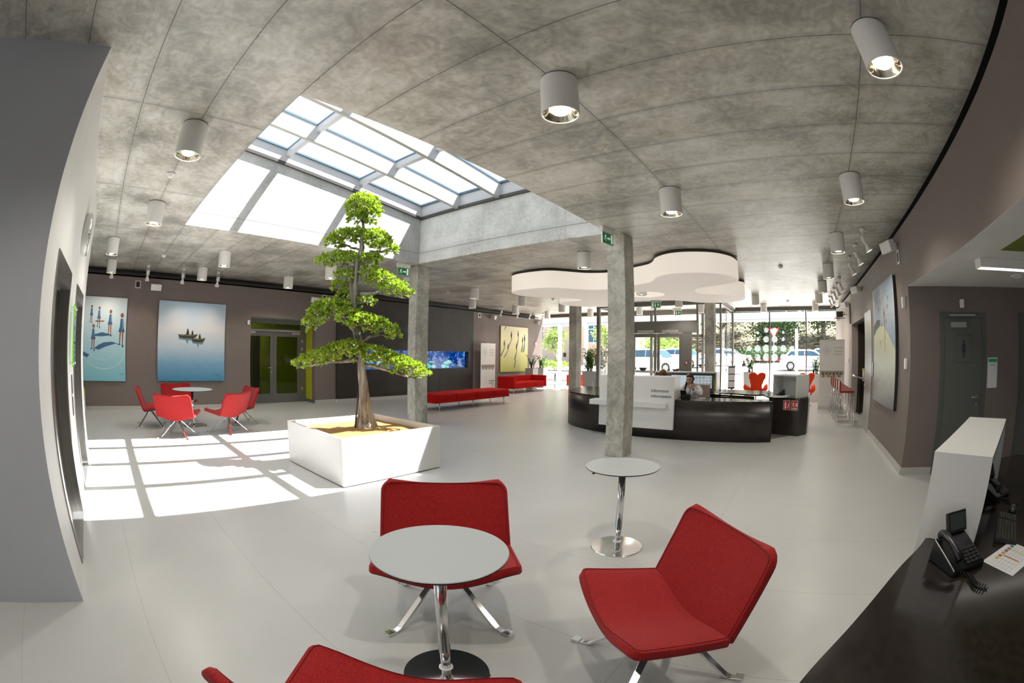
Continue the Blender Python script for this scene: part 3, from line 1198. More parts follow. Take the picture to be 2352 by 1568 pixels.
me = bpy.data.meshes.new('gravel')
bm.to_mesh(me)
bm.free()
me.materials.append(M['soil'])
so_ = bpy.data.objects.new('gravel', me)
COL.objects.link(so_)
tag(so_, 'orange brown gravel filling the white planter box', 'gravel', kind='stuff')

TX, TY = 3.45, 5.10
RT = Vector((.8283, -.5603, 0))       # picture-plane right at the tree
FW = Vector((.5603, .8283, 0))
tree = thing('clipped_tree', 'tall clipped tree with layered bright green leaf pads in the white planter', 'tree', (TX, TY, .5))


def tp(s, z, d=0):
    return RT * s + FW * d + Vector((0, 0, z - .5))


trunk = [(0.01, .50, .0), (0.0, .75, 0), (-.01, 1.02, 0), (-.03, 1.25, .01), (-.05, 1.50, .02), (-.08, 1.68, .01), (-.13, 1.88, 0), (-.17, 2.08, -.01), (-.19, 2.32, 0), (-.185, 2.50, .02), (-.16, 2.70, .02), (-.13, 2.86, 0), (-.10, 3.0, -.01), (-.12, 3.12, 0), (-.10, 3.25, .01), (-.12, 3.38, .01), (-.13, 3.50, .01)]
rads = [.13, .076, .066, .061, .060, .056, .048, .048, .048, .054, .046, .044, .036, .028, .021, .017, .012]
bm = bmesh.new()
ns = 18
rings = []
sub = 5
pts_ = []
rr_ = []
for i in range(len(trunk) - 1):
    for q in range(sub):
        f = q / sub
        a, c = trunk[i], trunk[i + 1]
        pts_.append(tp(a[0] + (c[0] - a[0]) * f, a[1] + (c[1] - a[1]) * f, a[2] + (c[2] - a[2]) * f))
        rr_.append(rads[i] + (rads[i + 1] - rads[i]) * f)
pts_.append(tp(*trunk[-1][:2], trunk[-1][2]))
rr_.append(rads[-1])
for i, p in enumerate(pts_):
    ring = []
    for k in range(ns):
        t_ = 2 * pi * k / ns
        z = p.z
        lobes = .34 * math.exp(-z * 2.2) * sin(5 * t_ + 1.4 * z) + .15 * sin(3 * t_ + z * 5) + .07 * sin(7 * t_ - z * 4) + .10 * noise.noise(Vector((cos(t_) * 2, sin(t_) * 2, z * 6)))
        r = rr_[i] * (1 + lobes)
        ring.append(bm.verts.new(p + RT * cos(t_) * r + FW * sin(t_) * r))
    rings.append(ring)
for i in range(len(rings) - 1):
    for k in range(ns):
        l = (k + 1) % ns
        f = bm.faces.new((rings[i][k], rings[i][l], rings[i + 1][l], rings[i + 1][k]))
        f.smooth = True
bm.faces.new(rings[-1])
me = bpy.data.meshes.new('trunk')
bm.to_mesh(me)
bm.free()
me.materials.append(M['bark'])
o = bpy.data.objects.new('trunk', me)
COL.objects.link(o)
o.parent = tree
b = MB()
b.tube([tp(-.14, .52, .0), tp(-.10, .9, .0), tp(-.055, 1.18, -.02)], .011, 8)
b.build('support_stake', M['rim'], tree)


def branch(path, r0, r1):
    b = MB()
    n = len(path)
    P_ = []
    R_ = []
    for i in range(n - 1):
        for q in range(4):
            f = q / 4
            a, c = path[i], path[i + 1]
            v = tp(a[0] + (c[0] - a[0]) * f, a[1] + (c[1] - a[1]) * f, a[2] + (c[2] - a[2]) * f)
            k = (i + f) / (n - 1)
            v += Vector((random.uniform(-1, 1), random.uniform(-1, 1), random.uniform(-1, 1))) * .008
            P_.append(v)
            R_.append(r0 + (r1 - r0) * k)
    P_.append(tp(*path[-1]))
    R_.append(r1)
    b.tube(P_, R_, 8)
    return b


def add_leaf(b, p, d, nrm, L, Wd, mi=0):
    d = d.normalized()
    s = d.cross(nrm)
    if s.length < 1e-4:
        s = d.orthogonal()
    s.normalize()
    n = s.cross(d).normalized()
    b.add([p, p + d * L * .5 + s * Wd + n * L * .06, p + d * L + n * -.0, p + d * L * .5 - s * Wd + n * L * .06, p + d * L * .5 - n * .004], [(0, 4, 1), (4, 2, 1), (0, 3, 4), (4, 3, 2)], mi)


def rand_dir():
    while True:
        v = Vector((random.uniform(-1, 1), random.uniform(-1, 1), random.uniform(-1, 1)))
        if .05 < v.length < 1:
            return v.normalized()


def leaf_pad(clumps, per, L=.056, Wd=.0145, flat=1.0):
    """clumps: (s,z,d,rs,rd,rz); sprays of leaves on the outer shell, mostly upwards"""
    b = MB()
    tw = MB()
    for (s, z, d, rs, rd, rz) in clumps:
        vol = (rs * rd + rs * rz + rd * rz)
        rs, rd, rz = rs * 1.1, rd * 1.1, rz * .88
        n = int(per * 1.45 * vol / .03)
        for k in range(n):
            u = rand_dir()
            if u.z < -.35 and random.random() < .72:
                u.z = -u.z
            f = random.uniform(.72, 1.03)
            c = tp(s, z, d) + RT * u.x * rs * f + FW * u.y * rd * f + Vector((0, 0, u.z * rz * f))
            c += Vector((0, 0, .02 * noise.noise(c * 9)))
            out = (RT * u.x / rs + FW * u.y / rd + Vector((0, 0, u.z / rz)))
            out.normalize()
            out = (out * .9 + Vector((0, 0, .45)) + rand_dir() * .45).normalized()
            for q in range(5):
                dd = (out + rand_dir() * .85).normalized()
                add_leaf(b, c + rand_dir() * .008, dd, rand_dir(), L * random.uniform(.7, 1.25), Wd * random.uniform(.8, 1.3))
            if random.random() < .25:
                e_ = tp(s, z, d) + (c - tp(s, z, d)) * .35 - Vector((0, 0, rz * .25))
                tw.tube([e_, (e_ + c) / 2 + rand_dir() * .015, c], [.004, .003, .0015], 4, caps=False)
    return b, tw


def pad(clumps, br, per=34, r0=.022):
    lb, tw = leaf_pad(clumps, per)
    o = lb.build('leaf_pad', M['leaf'], tree)
    t2 = tw.build('twigs', M['bark'], o)
    for path in br:
        bb = branch(path, r0, .007)
        bb.build('branch', M['bark'], o)


random.seed(11)
pad([(-.13, 3.57, 0, .24, .22, .17), (-.13, 3.66, 0, .20, .18, .14), (-.20, 3.42, 0, .13, .13, .11), (-.03, 3.48, 0, .14, .14, .12)], [[(-.12, 3.38, 0), (-.2, 3.5, .05), (-.25, 3.6, 0)], [(-.12, 3.38, 0), (-.05, 3.5, -.05), (0, 3.58, 0)]], 30, .014)
pad([(-.38, 3.13, 0, .17, .16, .11), (-.52, 3.06, .02, .13, .13, .08), (-.24, 3.18, 0, .14, .15, .10)], [[(-.12, 2.98, 0), (-.25, 3.0, 0), (-.40, 3.06, 0), (-.55, 3.04, 0)]], 30, .018)
pad([(.09, 3.13, -.02, .17, .16, .14), (.20, 3.02, -.02, .16, .14, .10), (-.02, 3.18, .03, .13, .13, .11), (.33, 2.99, -.02, .07, .08, .05)], [[(-.10, 2.92, 0), (.05, 2.91, -.02), (.14, 2.90, 0)], [(.0, 2.94, 0), (.18, 2.96, 0), (.33, 2.97, -.02)]], 30, .026)
pad([(-.47, 2.83, 0, .19, .17, .085), (-.62, 2.78, 0, .12, .13, .07), (-.30, 2.86, .03, .14, .15, .08)], [[(-.16, 2.72, 0), (-.32, 2.74, 0), (-.50, 2.77, 0), (-.66, 2.74, 0)]], 30, .018)
pad([(.00, 2.83, -.02, .12, .14, .09), (.09, 2.85, 0, .09, .10, .07)], [[(-.14, 2.74, 0), (-.05, 2.78, -.02), (.05, 2.80, 0)]], 30, .014)
pad([(-.33, 2.60, .08, .15, .15, .09), (-.38, 2.46, .10, .12, .12, .08), (-.30, 2.33, .08, .12, .12, .09)], [[(-.18, 2.44, 0), (-.27, 2.46, .05), (-.36, 2.50, .08)]], 26, .014)
pad([(.06, 2.62, -.03, .16, .15, .11), (.20, 2.54, -.04, .18, .16, .11), (.37, 2.45, -.04, .17, .14, .09), (.52, 2.37, -.04, .12, .11, .065)], [[(-.16, 2.34, 0), (.02, 2.36, -.02), (.18, 2.38, -.03), (.36, 2.33, -.04), (.55, 2.31, -.04)]], 30, .028)
pad([(.00, 2.28, .1, .13, .12, .08)], [[(-.16, 2.2, 0), (-.05, 2.24, .07), (.05, 2.27, .1)]], 24, .012)
pad([(-.50, 2.16, 0, .22, .18, .12), (-.66, 2.05, 0, .16, .14, .12), (-.78, 1.92, 0, .10, .11, .09), (-.34, 2.15, 0, .15, .15, .10)], [[(-.10, 1.78, 0), (-.30, 2.04, 0), (-.48, 2.08, 0), (-.62, 1.96, 0), (-.72, 1.86, 0)]], 32, .026)
pad([(-.22, 2.02, -.12, .18, .15, .11), (-.05, 1.96, -.14, .18, .16, .12), (.12, 1.93, -.10, .18, .16, .11), (.28, 1.87, -.08, .15, .14, .09), (.40, 1.80, -.08, .09, .10, .065)], [[(-.07, 1.66, 0), (.05, 1.76, -.06), (.2, 1.80, -.08), (.4, 1.77, -.08)]], 32, .024)
pad([(-.20, 1.63, -.04, .17, .16, .085), (-.38, 1.57, 0, .19, .17, .10), (-.56, 1.50, 0, .19, .16, .10), (-.74, 1.44, 0, .17, .14, .08), (-.90, 1.39, 0, .11, .10, .055), (-.10, 1.50, -.10, .10, .1, .09)], [[(-.04, 1.46, 0), (-.25, 1.44, 0), (-.5, 1.42, 0), (-.75, 1.37, 0), (-.92, 1.36, 0)]], 32, .03)
pad([(.10, 1.55, -.04, .14, .14, .10), (.28, 1.48, -.02, .19, .16, .11), (.46, 1.42, -.02, .19, .16, .11), (.64, 1.35, -.02, .17, .14, .09), (.80, 1.27, -.02, .11, .10, .07)], [[(-.0, 1.40, 0), (.2, 1.36, 0), (.42, 1.30, 0), (.6, 1.23, 0), (.8, 1.22, 0)]], 32, .03)

# ================================================================== ceiling fittings
spotL = bpy.data.lights.new('downlight_lamp', 'SPOT')
spotL.energy = 60
spotL.color = (1.0, .94, .84)
spotL.spot_size = radians(140)
spotL.spot_blend = .6
spotL.shadow_soft_size = .06


def make_downlight():
    t = thing('ceiling_downlight', 'x', 'ceiling lamp', (0, 0, 0), 0, 'cylindrical ceiling downlights')
    b = MB()
    b.lathe([(.128, 0), (.128, -.008)], 36)
    b.build('mounting_ring', M['rim'], t)
    b = MB()
    b.lathe([(0, -.006), (.128, -.006), (.131, -.010), (.131, -.296), (.129, -.302), (.122, -.302), (.120, -.296)], 36)
    b.build('housing', M['white_plastic'], t)
    b = MB()
    b.lathe([(.120, -.296), (.108, -.280), (.085, -.235), (.045, -.205), (0, -.20)], 36)
    b.build('reflector', M['lamp_in'], t)
    b = MB()
    b.lathe([(0, -.285), (.052, -.283), (.066, -.268), (.062, -.225), (0, -.215)], 20)
    for k in range(3):
        a = 2 * pi * k / 3 + .4
        b.tube([(cos(a) * .06, sin(a) * .06, -.25), (cos(a) * .11, sin(a) * .11, -.283)], .006, 6, 1)
    b.build('lamp_bulb', [M['lamp_glow'], M['brushed']], t)
    L = bpy.data.objects.new('downlight_lamp', spotL)
    COL.objects.link(L)
    L.parent = t
    L.location = (0, 0, -.31)
    return t


DL = [((2.28, 1.34), 'large white cylinder downlight at the top centre of the ceiling'),
      ((2.28, -.85), 'large white cylinder downlight at the top right, nearest the dark ceiling edge'),
      ((.46, 3.76), 'cylinder downlight left of the skylight, nearest the grey wall end'),
      ((.455, 6.23), 'cylinder downlight left of the skylight below the smoke detector'),
      ((-.17, 8.73), 'cylinder downlight close to the lift wall, the upper of two in line'),
      ((-.165, 11.04), 'cylinder downlight nearest the girls painting, above a spotlight'),
      ((2.33, 8.80), 'cylinder downlight above the far chairs, between boat painting and skylight'),
      ((2.32, 10.94), 'cylinder downlight in front of the right edge of the boat painting'),
      ((4.77, 10.87), 'cylinder downlight above the glass lobby doors'),
      ((4.90, 8.75), 'cylinder downlight peeking out left of the tree top'),
      ((9.66, 8.68), 'cylinder downlight above the red bench, the nearer of two in line'),
      ((11.7, 10.6), 'cylinder downlight above the dark aquarium wall'),
      ((7.22, 3.80), 'cylinder downlight left of the front concrete column'),
      ((4.75, 1.35), 'cylinder downlight halfway between top centre lamp and cloud lamp'),
      ((4.77, -.82), 'second cylinder downlight of the row along the right wall'),
      ((7.25, -.82), 'third cylinder downlight of the row along the right wall'),
      ((9.75, -.82), 'fourth cylinder downlight of the row along the right wall'),
      ((12.05, -.81), 'fifth cylinder downlight of the row along the right wall'),
      ((14.45, -.82), 'sixth cylinder downlight of the row along the right wall'),
      ((16.9, -.80), 'last cylinder downlight of the right row, against the street window'),
      ((14.48, 1.35), 'cylinder downlight right of the cloud lamp, the nearer of two'),
      ((17.0, 1.27), 'cylinder downlight right of the cloud lamp, against the street window'),
      ((12.05, 8.68), 'cylinder downlight under the left lobe of the cloud lamp'),
      ((14.4, 10.7), 'cylinder downlight above the yellow painting, behind a spotlight'),
      ((16.95, 10.8), 'cylinder downlight at the corner of wall and street window'),
      ((14.55, 8.62), 'cylinder downlight just left of the far concrete column'),
      ((16.9, 8.60), 'cylinder downlight between the far column and the vestibule post'),
      ((16.75, 6.3), 'cylinder downlight inside the glass vestibule, at the left'),
      ((16.75, 3.75), 'cylinder downlight inside the glass vestibule, at the right'),
      ((14.45, 4.0), 'cylinder downlight over the entrance, half hidden by the cloud lamp'),
      ((-.17, 1.34), 'added unseen downlight over the near seats, behind the viewpoint'),  # out of view, added along the lamp grid to brighten the near floor
      ((-2.6, 1.34), 'added unseen downlight above the bay left of the grey wall end')]  # out of view too, added for more light near the camera
d0 = make_downlight()
d0.location = (*DL[0][0], H)
d0['label'] = DL[0][1]
for (xy, lab) in DL[1:]:
    dup(d0, (*xy, H), 0, lab)

# adjustable wall-washing spotlights
wl = bpy.data.lights.new('spot_lamp', 'SPOT')
wl.energy = 11
wl.color = (1.0, .66, .36)
wl.spot_size = radians(50)
wl.spot_blend = .9
wl.shadow_soft_size = .03


def make_spot():
    t = thing('ceiling_spotlight', 'x', 'spotlight')
    b = MB()
    b.cyl(0, 0, -.05, 0, .045, 20)
    b.cyl(0, 0, -.07, -.05, .012, 10)
    b.build('canopy', M['white_plastic'], t)
    b = MB()
    b.box((-.05, -.006, -.10), (-.044, .006, -.24))
    b.box((.044, -.006, -.10), (.05, .006, -.24))
    b.box((-.05, -.008, -.092), (.05, .008, -.084))
    b.build('yoke', M['white_plastic'], t)
    T = Matrix.Translation((0, 0, -.17)) @ Matrix.Rotation(radians(24), 4, 'X')
    b = MB()
    b.tube([(0, 0, .05), (0, 0, -.05)], .038, 18, T=T)
    b.tube([(0, 0, -.05), (0, 0, -.085)], [.03, .022], 18, T=T)
    b.build('lamp_body', M['white_plastic'], t)
    b = MB()
    b.lathe([(.022, -.085), (.026, -.10), (.05, -.16), (.064, -.205), (.062, -.205), (.046, -.158), (.02, -.10), (0, -.098)], 22, T=T)
    b.build('lamp_shade', M['white_plastic'], t)
    b = MB()
    b.lathe([(0, -.165), (.044, -.165)], 16, T=T)
    b.build('lamp_glass', M['lamp_glow'], t)
    L = bpy.data.objects.new('spot_lamp', wl)
    COL.objects.link(L)
    L.parent = t
    L.matrix_local = T @ Matrix.Translation((0, 0, -.21))
    return t


sp0 = make_spot()
SPT = [((-.15, 11.35), 0, 'spotlight under a downlight, leftmost above the girls painting'),
       ((.87, 11.35), 0, 'spotlight between the girls painting and the boat painting'),
       ((1.87, 11.35), 0, 'spotlight above the left half of the boat painting'),
       ((2.87, 11.35), 0, 'spotlight above the right half of the boat painting'),
       ((14.2, 11.25), 0, 'first spotlight of four before the yellow painting'),
       ((15.35, 11.25), 0, 'second spotlight of four before the yellow painting, under a downlight'),
       ((16.25, 11.25), 0, 'third spotlight of four before the yellow painting'),
       ((17.3, 11.25), 0, 'fourth spotlight, beside the street window at the left'),
       ((6.93, -1.25), 180, 'nearest spotlight above the hill painting'),
       ((7.98, -1.25), 180, 'middle spotlight of the three above the hill painting'),
       ((8.99, -1.25), 180, 'third spotlight above the hill painting'),
       ((11.40, -1.25), 180, 'first spotlight of the far cluster above the bar niche'),
       ((12.30, -1.25), 180, 'second spotlight of the far cluster above the bar niche'),
       ((13.2, -1.25), 180, 'third spotlight of the far cluster above the bar niche'),
       ((14.15, -1.25), 180, 'fourth spotlight of the far cluster, near the cup sign'),
       ((15.1, -1.25), 180, 'last spotlight of the far cluster, near the street window')]
for i, (xy, rz, lab) in enumerate(SPT):
    gname = 'spotlights before the back wall' if i < 8 else 'spotlights along the right wall'
    if i == 0:
        sp0.location = (*xy, H)
        sp0['label'] = lab
        sp0['group'] = gname
    else:
        dup(sp0, (*xy, H), radians(rz), lab, gname)

# smoke detectors
def make_smoke():
    b = MB()
    b.lathe([(0, 0), (.055, 0), (.056, -.018), (.046, -.03), (.030, -.052), (.012, -.058), (0, -.058)], 24)
    return b.build('smoke_detector', M['white_plastic'])


for i, (x, y, lab) in enumerate(((.465, 5.04, 'white smoke detector on the ceiling left of the skylight'), (1.1, 9.9, 'small smoke detector on the ceiling above the far chairs'),
                                 (9.74, 9.85, 'smoke detector on the dark ceiling right of the second column'), (9.75, .29, 'smoke detector on the ceiling right of the cloud lamp, the nearer one'),
                                 (16.1, .28, 'smoke detector on the bright ceiling near the street window'), (12.9, 8.0, 'smoke detector between two downlights left of the far column'))):
    o = make_smoke() if i == 0 else sm0.copy()
    if i == 0:
        sm0 = o
    else:
        COL.objects.link(o)
    o.location = (x, y, H)
    tag(o, lab, 'smoke detector', 'smoke detectors')

# ------------------------------------------------------------------ the cloud-shaped luminous ceiling lamp
K = 1.0141
cl = [(8.108, 6.068), (8.02, 5.75), (8.01, 5.301), (8.10, 5.05), (8.338, 4.838), (8.70, 4.55), (8.86, 4.2), (8.852, 3.95), (8.75, 3.62), (8.567, 3.33), (8.36, 2.937), (8.10, 2.74), (7.835, 2.601), (7.601, 2.313), (7.55, 2.03), (7.6, 1.788), (7.72, 1.52), (7.918, 1.331), (8.2, 1.19), (8.503, 1.143), (8.713, 1.146), (8.944, 1.327), (9.152, 1.645), (9.309, 1.967), (9.46, 2.17), (9.628, 2.27), (9.85, 2.33), (10.115, 2.323), (10.35, 2.23), (10.509, 2.062), (10.70, 1.80), (10.89, 1.574), (11.08, 1.42), (11.296, 1.332), (11.649, 1.387), (11.95, 1.54), (12.15, 1.762), (12.26, 2.0), (12.241, 2.219), (12.138, 2.58), (11.95, 2.82), (11.697, 2.978), (11.40, 3.22), (11.189, 3.571), (11.06, 3.95), (11.10, 4.3), (11.35, 4.65), (11.75, 5.0), (12.05, 5.35), (12.14, 5.7), (11.98, 6.05), (11.62, 6.42), (11.30, 6.57), (11.0, 6.56), (10.76, 6.46), (10.57, 6.25), (10.50, 5.95), (10.47, 5.70), (10.38, 5.53), (10.2, 5.50), (9.98, 5.62), (9.75, 5.88), (9.45, 6.15), (9.14, 6.33), (8.85, 6.42), (8.55, 6.38), (8.28, 6.27)]
cl = [(x * K, y * K) for x, y in cl]


def smooth_closed(pts, n=4):
    out = []
    m = len(pts)
    for i in range(m):
        p0, p1, p2, p3 = [Vector(pts[(i + k - 1) % m]) for k in range(4)]
        for q in range(n):
            t = q / n
            out.append(tuple(.5 * ((2 * p1) + (p2 - p0) * t + (2 * p0 - 5 * p1 + 4 * p2 - p3) * t * t + (3 * p1 - p0 - 3 * p2 + p3) * t ** 3)))
    return out


cs = smooth_closed(cl, 3)
hc, hr = (10.15, 3.70), .52
hole = [(hc[0] + hr * cos(2 * pi * k / 40), hc[1] + hr * sin(2 * pi * k / 40)) for k in range(40)]
cloud = thing('cloud_ceiling_lamp', 'big white cloud-shaped luminous ceiling lamp above the information desk', 'ceiling lamp', (0, 0, 0))
ZB, ZT = 3.02, 3.40


def filled(outer, inner, z, name, m, parent):
    bm = bmesh.new()
    es = []
    for loop in (outer, inner):
        vs = [bm.verts.new((x, y, z)) for x, y in loop]
        es += [bm.edges.new((vs[i], vs[(i + 1) % len(vs)])) for i in range(len(vs))]
    bmesh.ops.triangle_fill(bm, use_beauty=True, use_dissolve=False, edges=es)
    me = bpy.data.meshes.new(name)
    bm.to_mesh(me)
    bm.free()
    me.materials.append(m)
    o = bpy.data.objects.new(name, me)
    COL.objects.link(o)
    o.parent = parent
    return o


filled(cs, hole, ZB, 'underside', M['cloud_under'], cloud)
b = MB()
n = len(cs)
b.add([(x, y, ZB) for x, y in cs] + [(x, y, ZT) for x, y in cs], [(i, (i + 1) % n, n + (i + 1) % n, n + i) for i in range(n)], 0, True)
n = len(hole)
b.add([(x, y, ZB) for x, y in hole] + [(x, y, ZT) for x, y in hole], [(i, n + i, n + (i + 1) % n, (i + 1) % n) for i in range(n)], 0, True)
b.build('side_skirt', M['cloud'], cloud)
b = MB()
n = len(cs)
b.add([(x, y, ZT) for x, y in cs] + [(x, y, ZT + .035) for x, y in cs], [(i, (i + 1) % n, n + (i + 1) % n, n + i) for i in range(n)], 0, True)
b.build('top_rail', M['rim'], cloud)
o = filled(cs, hole, ZT + .02, 'top_cover', M['white_plastic'], cloud)
dd_ = dup(d0, (10.05, 3.72, ZB + .27), 0, 'round downlight hanging in the hole of the cloud lamp')

# ------------------------------------------------------------------ exit signs
def running_man(b, x0, y0, s, mi=1, flip=1, T=None):
    def q(pl):
        b.add([(flip * (x0 + u * s), y0 + v * s, .0) for u, v in pl], [list(range(len(pl)))], mi, T=T)
    q([(.05 * cos(t * pi / 4) + .12, .05 * sin(t * pi / 4) + .42) for t in range(8)])
    q([(.05, .36), (.14, .36), (.10, .16), (.0, .16)])
    q([(.0, .18), (.06, .18), (-.02, .02), (-.16, -.04), (-.16, .0), (-.05, .05)])
    q([(.04, .18), (.10, .18), (.20, .04), (.14, -.14), (.10, -.12), (.14, .03)])
    q([(.12, .34), (.12, .30), (.22, .24), (.24, .27)])
    q([(.05, .35), (.06, .31), (-.06, .22), (-.10, .26)])


def exit_sign(label, loc, rz, arrow='right', flip=1, housing=True):
    """panel faces local -Y"""
    t = thing('exit_sign', label, 'exit sign', loc, rz, 'green exit signs')
    if housing:
        b = MB()
        b.box((-.19, -.035, -.09), (.19, .035, 0))
        b.build('housing', M['white_plastic'], t, bevel=.003)
    z0 = -.09 if housing else 0
    b = MB()
    b.box((-.17, -.012, z0 - .20), (.17, .012, z0))
    b.build('light_panel', [M['alu']], t)
    for side in (1, -1):
        b = MB()
        T = Matrix(((side, 0, 0, 0), (0, 0, -side, -.0135 * side), (0, 1, 0, z0 - .10), (0, 0, 0, 1)))
        b.add([(-.155, -.085, 0), (.155, -.085, 0), (.155, .085, 0), (-.155, .085, 0)], [(0, 1, 2, 3)], 0, T=T)
        T2 = T @ Matrix.Translation((0, 0, .0012))
        fl = flip * side if side == 1 else -flip
        running_man(b, -.09, -.03, .20, 1, fl, T2)
        b.add([(fl * .095, -.075, 0), (fl * .14, -.075, 0), (fl * .14, .075, 0), (fl * .095, .075, 0)], [(0, 1, 2, 3)], 1, T=T2)
        if arrow == 'right':
            b.add([(fl * -.02, -.012, 0), (fl * .045, -.012, 0), (fl * .045, .012, 0), (fl * -.02, .012, 0)], [(0, 1, 2, 3)], 1, T=T2)
            b.add([(fl * .045, -.03, 0), (fl * .08, 0, 0), (fl * .045, .03, 0)], [(0, 1, 2)], 1, T=T2)
        else:
            b.add([(fl * .018, -.02, 0), (fl * .042, -.02, 0), (fl * .042, .06, 0), (fl * .018, .06, 0)], [(0, 1, 2, 3)], 1, T=T2)
            b.add([(fl * .0, -.02, 0), (fl * .03, -.065, 0), (fl * .06, -.02, 0)], [(0, 1, 2)], 1, T=T2)
        b.build('pictogram', [M['sign_green'], M['sign_white']], t)
    return t


exit_sign('green exit sign with arrow at the top of the front concrete column', (5.90, 2.705, H), radians(-9)).scale = (.84, .84, .9)
exit_sign('green exit sign with arrow beside the second column, right of the tree', (5.975, 7.447, H), radians(-11)).scale = (.84, .84, .9)
exit_sign('smaller green exit sign with down arrow below the one by the second column', (7.25, 8.70, 3.46), radians(-60), 'down', -1)
exit_sign('green exit sign with down arrow over the entrance doors, the nearer one', (14.6, 4.87, H), radians(-90), 'down', -1)
exit_sign('green exit sign with down arrow inside the vestibule', (17.6, 4.95, H), radians(-90), 'down', -1)

# ------------------------------------------------------------------ paintings
def canvas(name, label, W_, H_, loc, rz, base_mats, draw):
    """picture faces local -Y, origin at its lower left corner"""
    t = thing(name, label, 'painting', loc, rz)
    b = MB()
    b.box((0, 0, 0), (W_, .045, H_), 1)
    b.add([(0, -.001, 0), (W_, -.001, 0), (W_, -.001, H_), (0, -.001, H_)], [(0, 1, 2, 3)], 0)
    lay = [0]

    def poly(pl, mi, sx=1, sz=1, ox=0, oz=0):
        lay[0] += 1
        y = -.0012 - lay[0] * .00006
        b.add([(ox + x * sx, y, oz + z * sz) for x, z in pl], [list(range(len(pl)))], mi)
    draw(poly)
    b.build('canvas', base_mats, t)
    return t


def ell(cx, cz, rx, rz, n=14):
    return [(cx + rx * cos(2 * pi * k / n), cz + rz * sin(2 * pi * k / n)) for k in range(n)]


def ramp_mat(name, stops, scale=(2, 2), nscale=3, amt=.06, axis=2, size=2.0, rough=.5, st=(1, 1, 5)):
    m = mat(name, stops[0][1], rough)
    t = m.node_tree
    tcn = t.nodes.new('ShaderNodeTexCoord')
    sp = t.nodes.new('ShaderNodeSeparateXYZ')
    t.links.new(tcn.outputs['Object'], sp.inputs[0])
    mp = t.nodes.new('ShaderNodeMapping')
    mp.inputs['Scale'].default_value = st
    nz = t.nodes.new('ShaderNodeTexNoise')
    nz.inputs['Scale'].default_value = nscale
    nz.inputs['Detail'].default_value = 8
    t.links.new(tcn.outputs['Object'], mp.inputs[0])
    t.links.new(mp.outputs[0], nz.inputs['Vector'])
    z = math_node(t, 'DIVIDE', sp.outputs[axis], size)
    z = math_node(t, 'ADD', z, math_node(t, 'MULTIPLY', math_node(t, 'SUBTRACT', nz.outputs['Fac'], .5), amt * 2))
    cr = t.nodes.new('ShaderNodeValToRGB')
    while len(cr.color_ramp.elements) < len(stops):
        cr.color_ramp.elements.new(.5)
    for e, (p_, c) in zip(cr.color_ramp.elements, stops):
        e.position = p_
        e.color = (*c, 1)
    t.links.new(z, cr.inputs[0])
    t.links.new(cr.outputs[0], P(m).inputs['Base Color'])
    return m


M['canvas_edge'] = mat('canvas_edge', (.10, .09, .08), .7)
# painting of girls and long shadows
M['p1'] = ramp_mat('pale_blue_ground', [(0, (.22, .56, .68)), (.4, (.42, .68, .76)), (1, (.72, .77, .78))], amt=.02)
M['p_dress'] = mat('blue_dress', (.05, .12, .25), .6)
M['p_dress2'] = mat('light_blue_dress', (.14, .28, .45), .6)
M['p_skin'] = mat('painted_skin', (.30, .10, .05), .6)
M['p_shadow'] = mat('painted_shadow', (.05, .14, .28), .6)
M['p_dark'] = mat('painted_dark', (.02, .02, .03), .6)
M['p_line'] = mat('chalk_line', (.60, .74, .76), .6)


def girl(poly, x, z, h, lean=0):
    s = h
    poly(ell(x + lean * s, z + .90 * s, .062 * s, .075 * s), 4)
    poly([(x - .05 * s + lean * s, z + .80 * s), (x + .05 * s + lean * s, z + .80 * s), (x + .075 * s, z + .55 * s), (x + .12 * s, z + .40 * s), (x - .12 * s, z + .40 * s), (x - .07 * s, z + .55 * s)], 2)
    poly([(x + .01 * s, z + .80 * s), (x + .05 * s + lean * s, z + .80 * s), (x + .06 * s, z + .5 * s), (x + .02 * s, z + .45 * s)], 3)
    poly([(x - .07 * s, z + .40 * s), (x - .015 * s, z + .40 * s), (x - .05 * s, z + .04 * s), (x - .08 * s, z + .04 * s)], 4)
    poly([(x + .015 * s, z + .40 * s), (x + .07 * s, z + .40 * s), (x + .06 * s, z), (x + .03 * s, z)], 4)
    poly(ell(x - .08 * s, z + .03 * s, .05 * s, .018 * s, 8), 6)
    poly(ell(x + .055 * s, z - .02 * s, .028 * s, .045 * s, 8), 6)


def draw1(poly):
    for cx, cz, rx, rz in ((1.25, .72, .62, .42), (1.20, .80, .42, .28)):
        for k in range(24, 44):
            a0, a1 = 2 * pi * k / 44, 2 * pi * (k + 1) / 44
            poly([(cx + rx * cos(a0), cz + rz * sin(a0)), (cx + rx * cos(a1), cz + rz * sin(a1)), (cx + rx * 1.03 * cos(a1), cz + rz * 1.04 * sin(a1)), (cx + rx * 1.03 * cos(a0), cz + rz * 1.04 * sin(a0))], 7)
    poly([(1.84, .86), (1.60, .90), (1.30, .82), (1.10, .74), (.95, .77), (1.1, .86), (1.25, .92), (1.5, .94)], 5)
    poly([(1.50, 1.10), (1.2, 1.16), (.95, 1.10), (.9, 1.06), (1.2, 1.06)], 5)
    poly([(.55, .62), (.75, .55), (.82, .62), (.6, .70)], 5)
    girl(poly, 1.77, .86, .80)
    girl(poly, 1.42, 1.10, .62, .01)
    girl(poly, 1.08, 1.28, .50)
    girl(poly, .85, 1.38, .42)
    girl(poly, .93, .74, .62)
    poly([(.98, 1.40), (1.24, 1.41), (1.24, 1.435), (.98, 1.43)], 4)
    for k in range(5):
        poly([(1.72 + .03 * k, .15), (1.725 + .03 * k, .15), (1.735 + .03 * k, .19 + .02 * (k % 2)), (1.73 + .03 * k, .19)], 6)


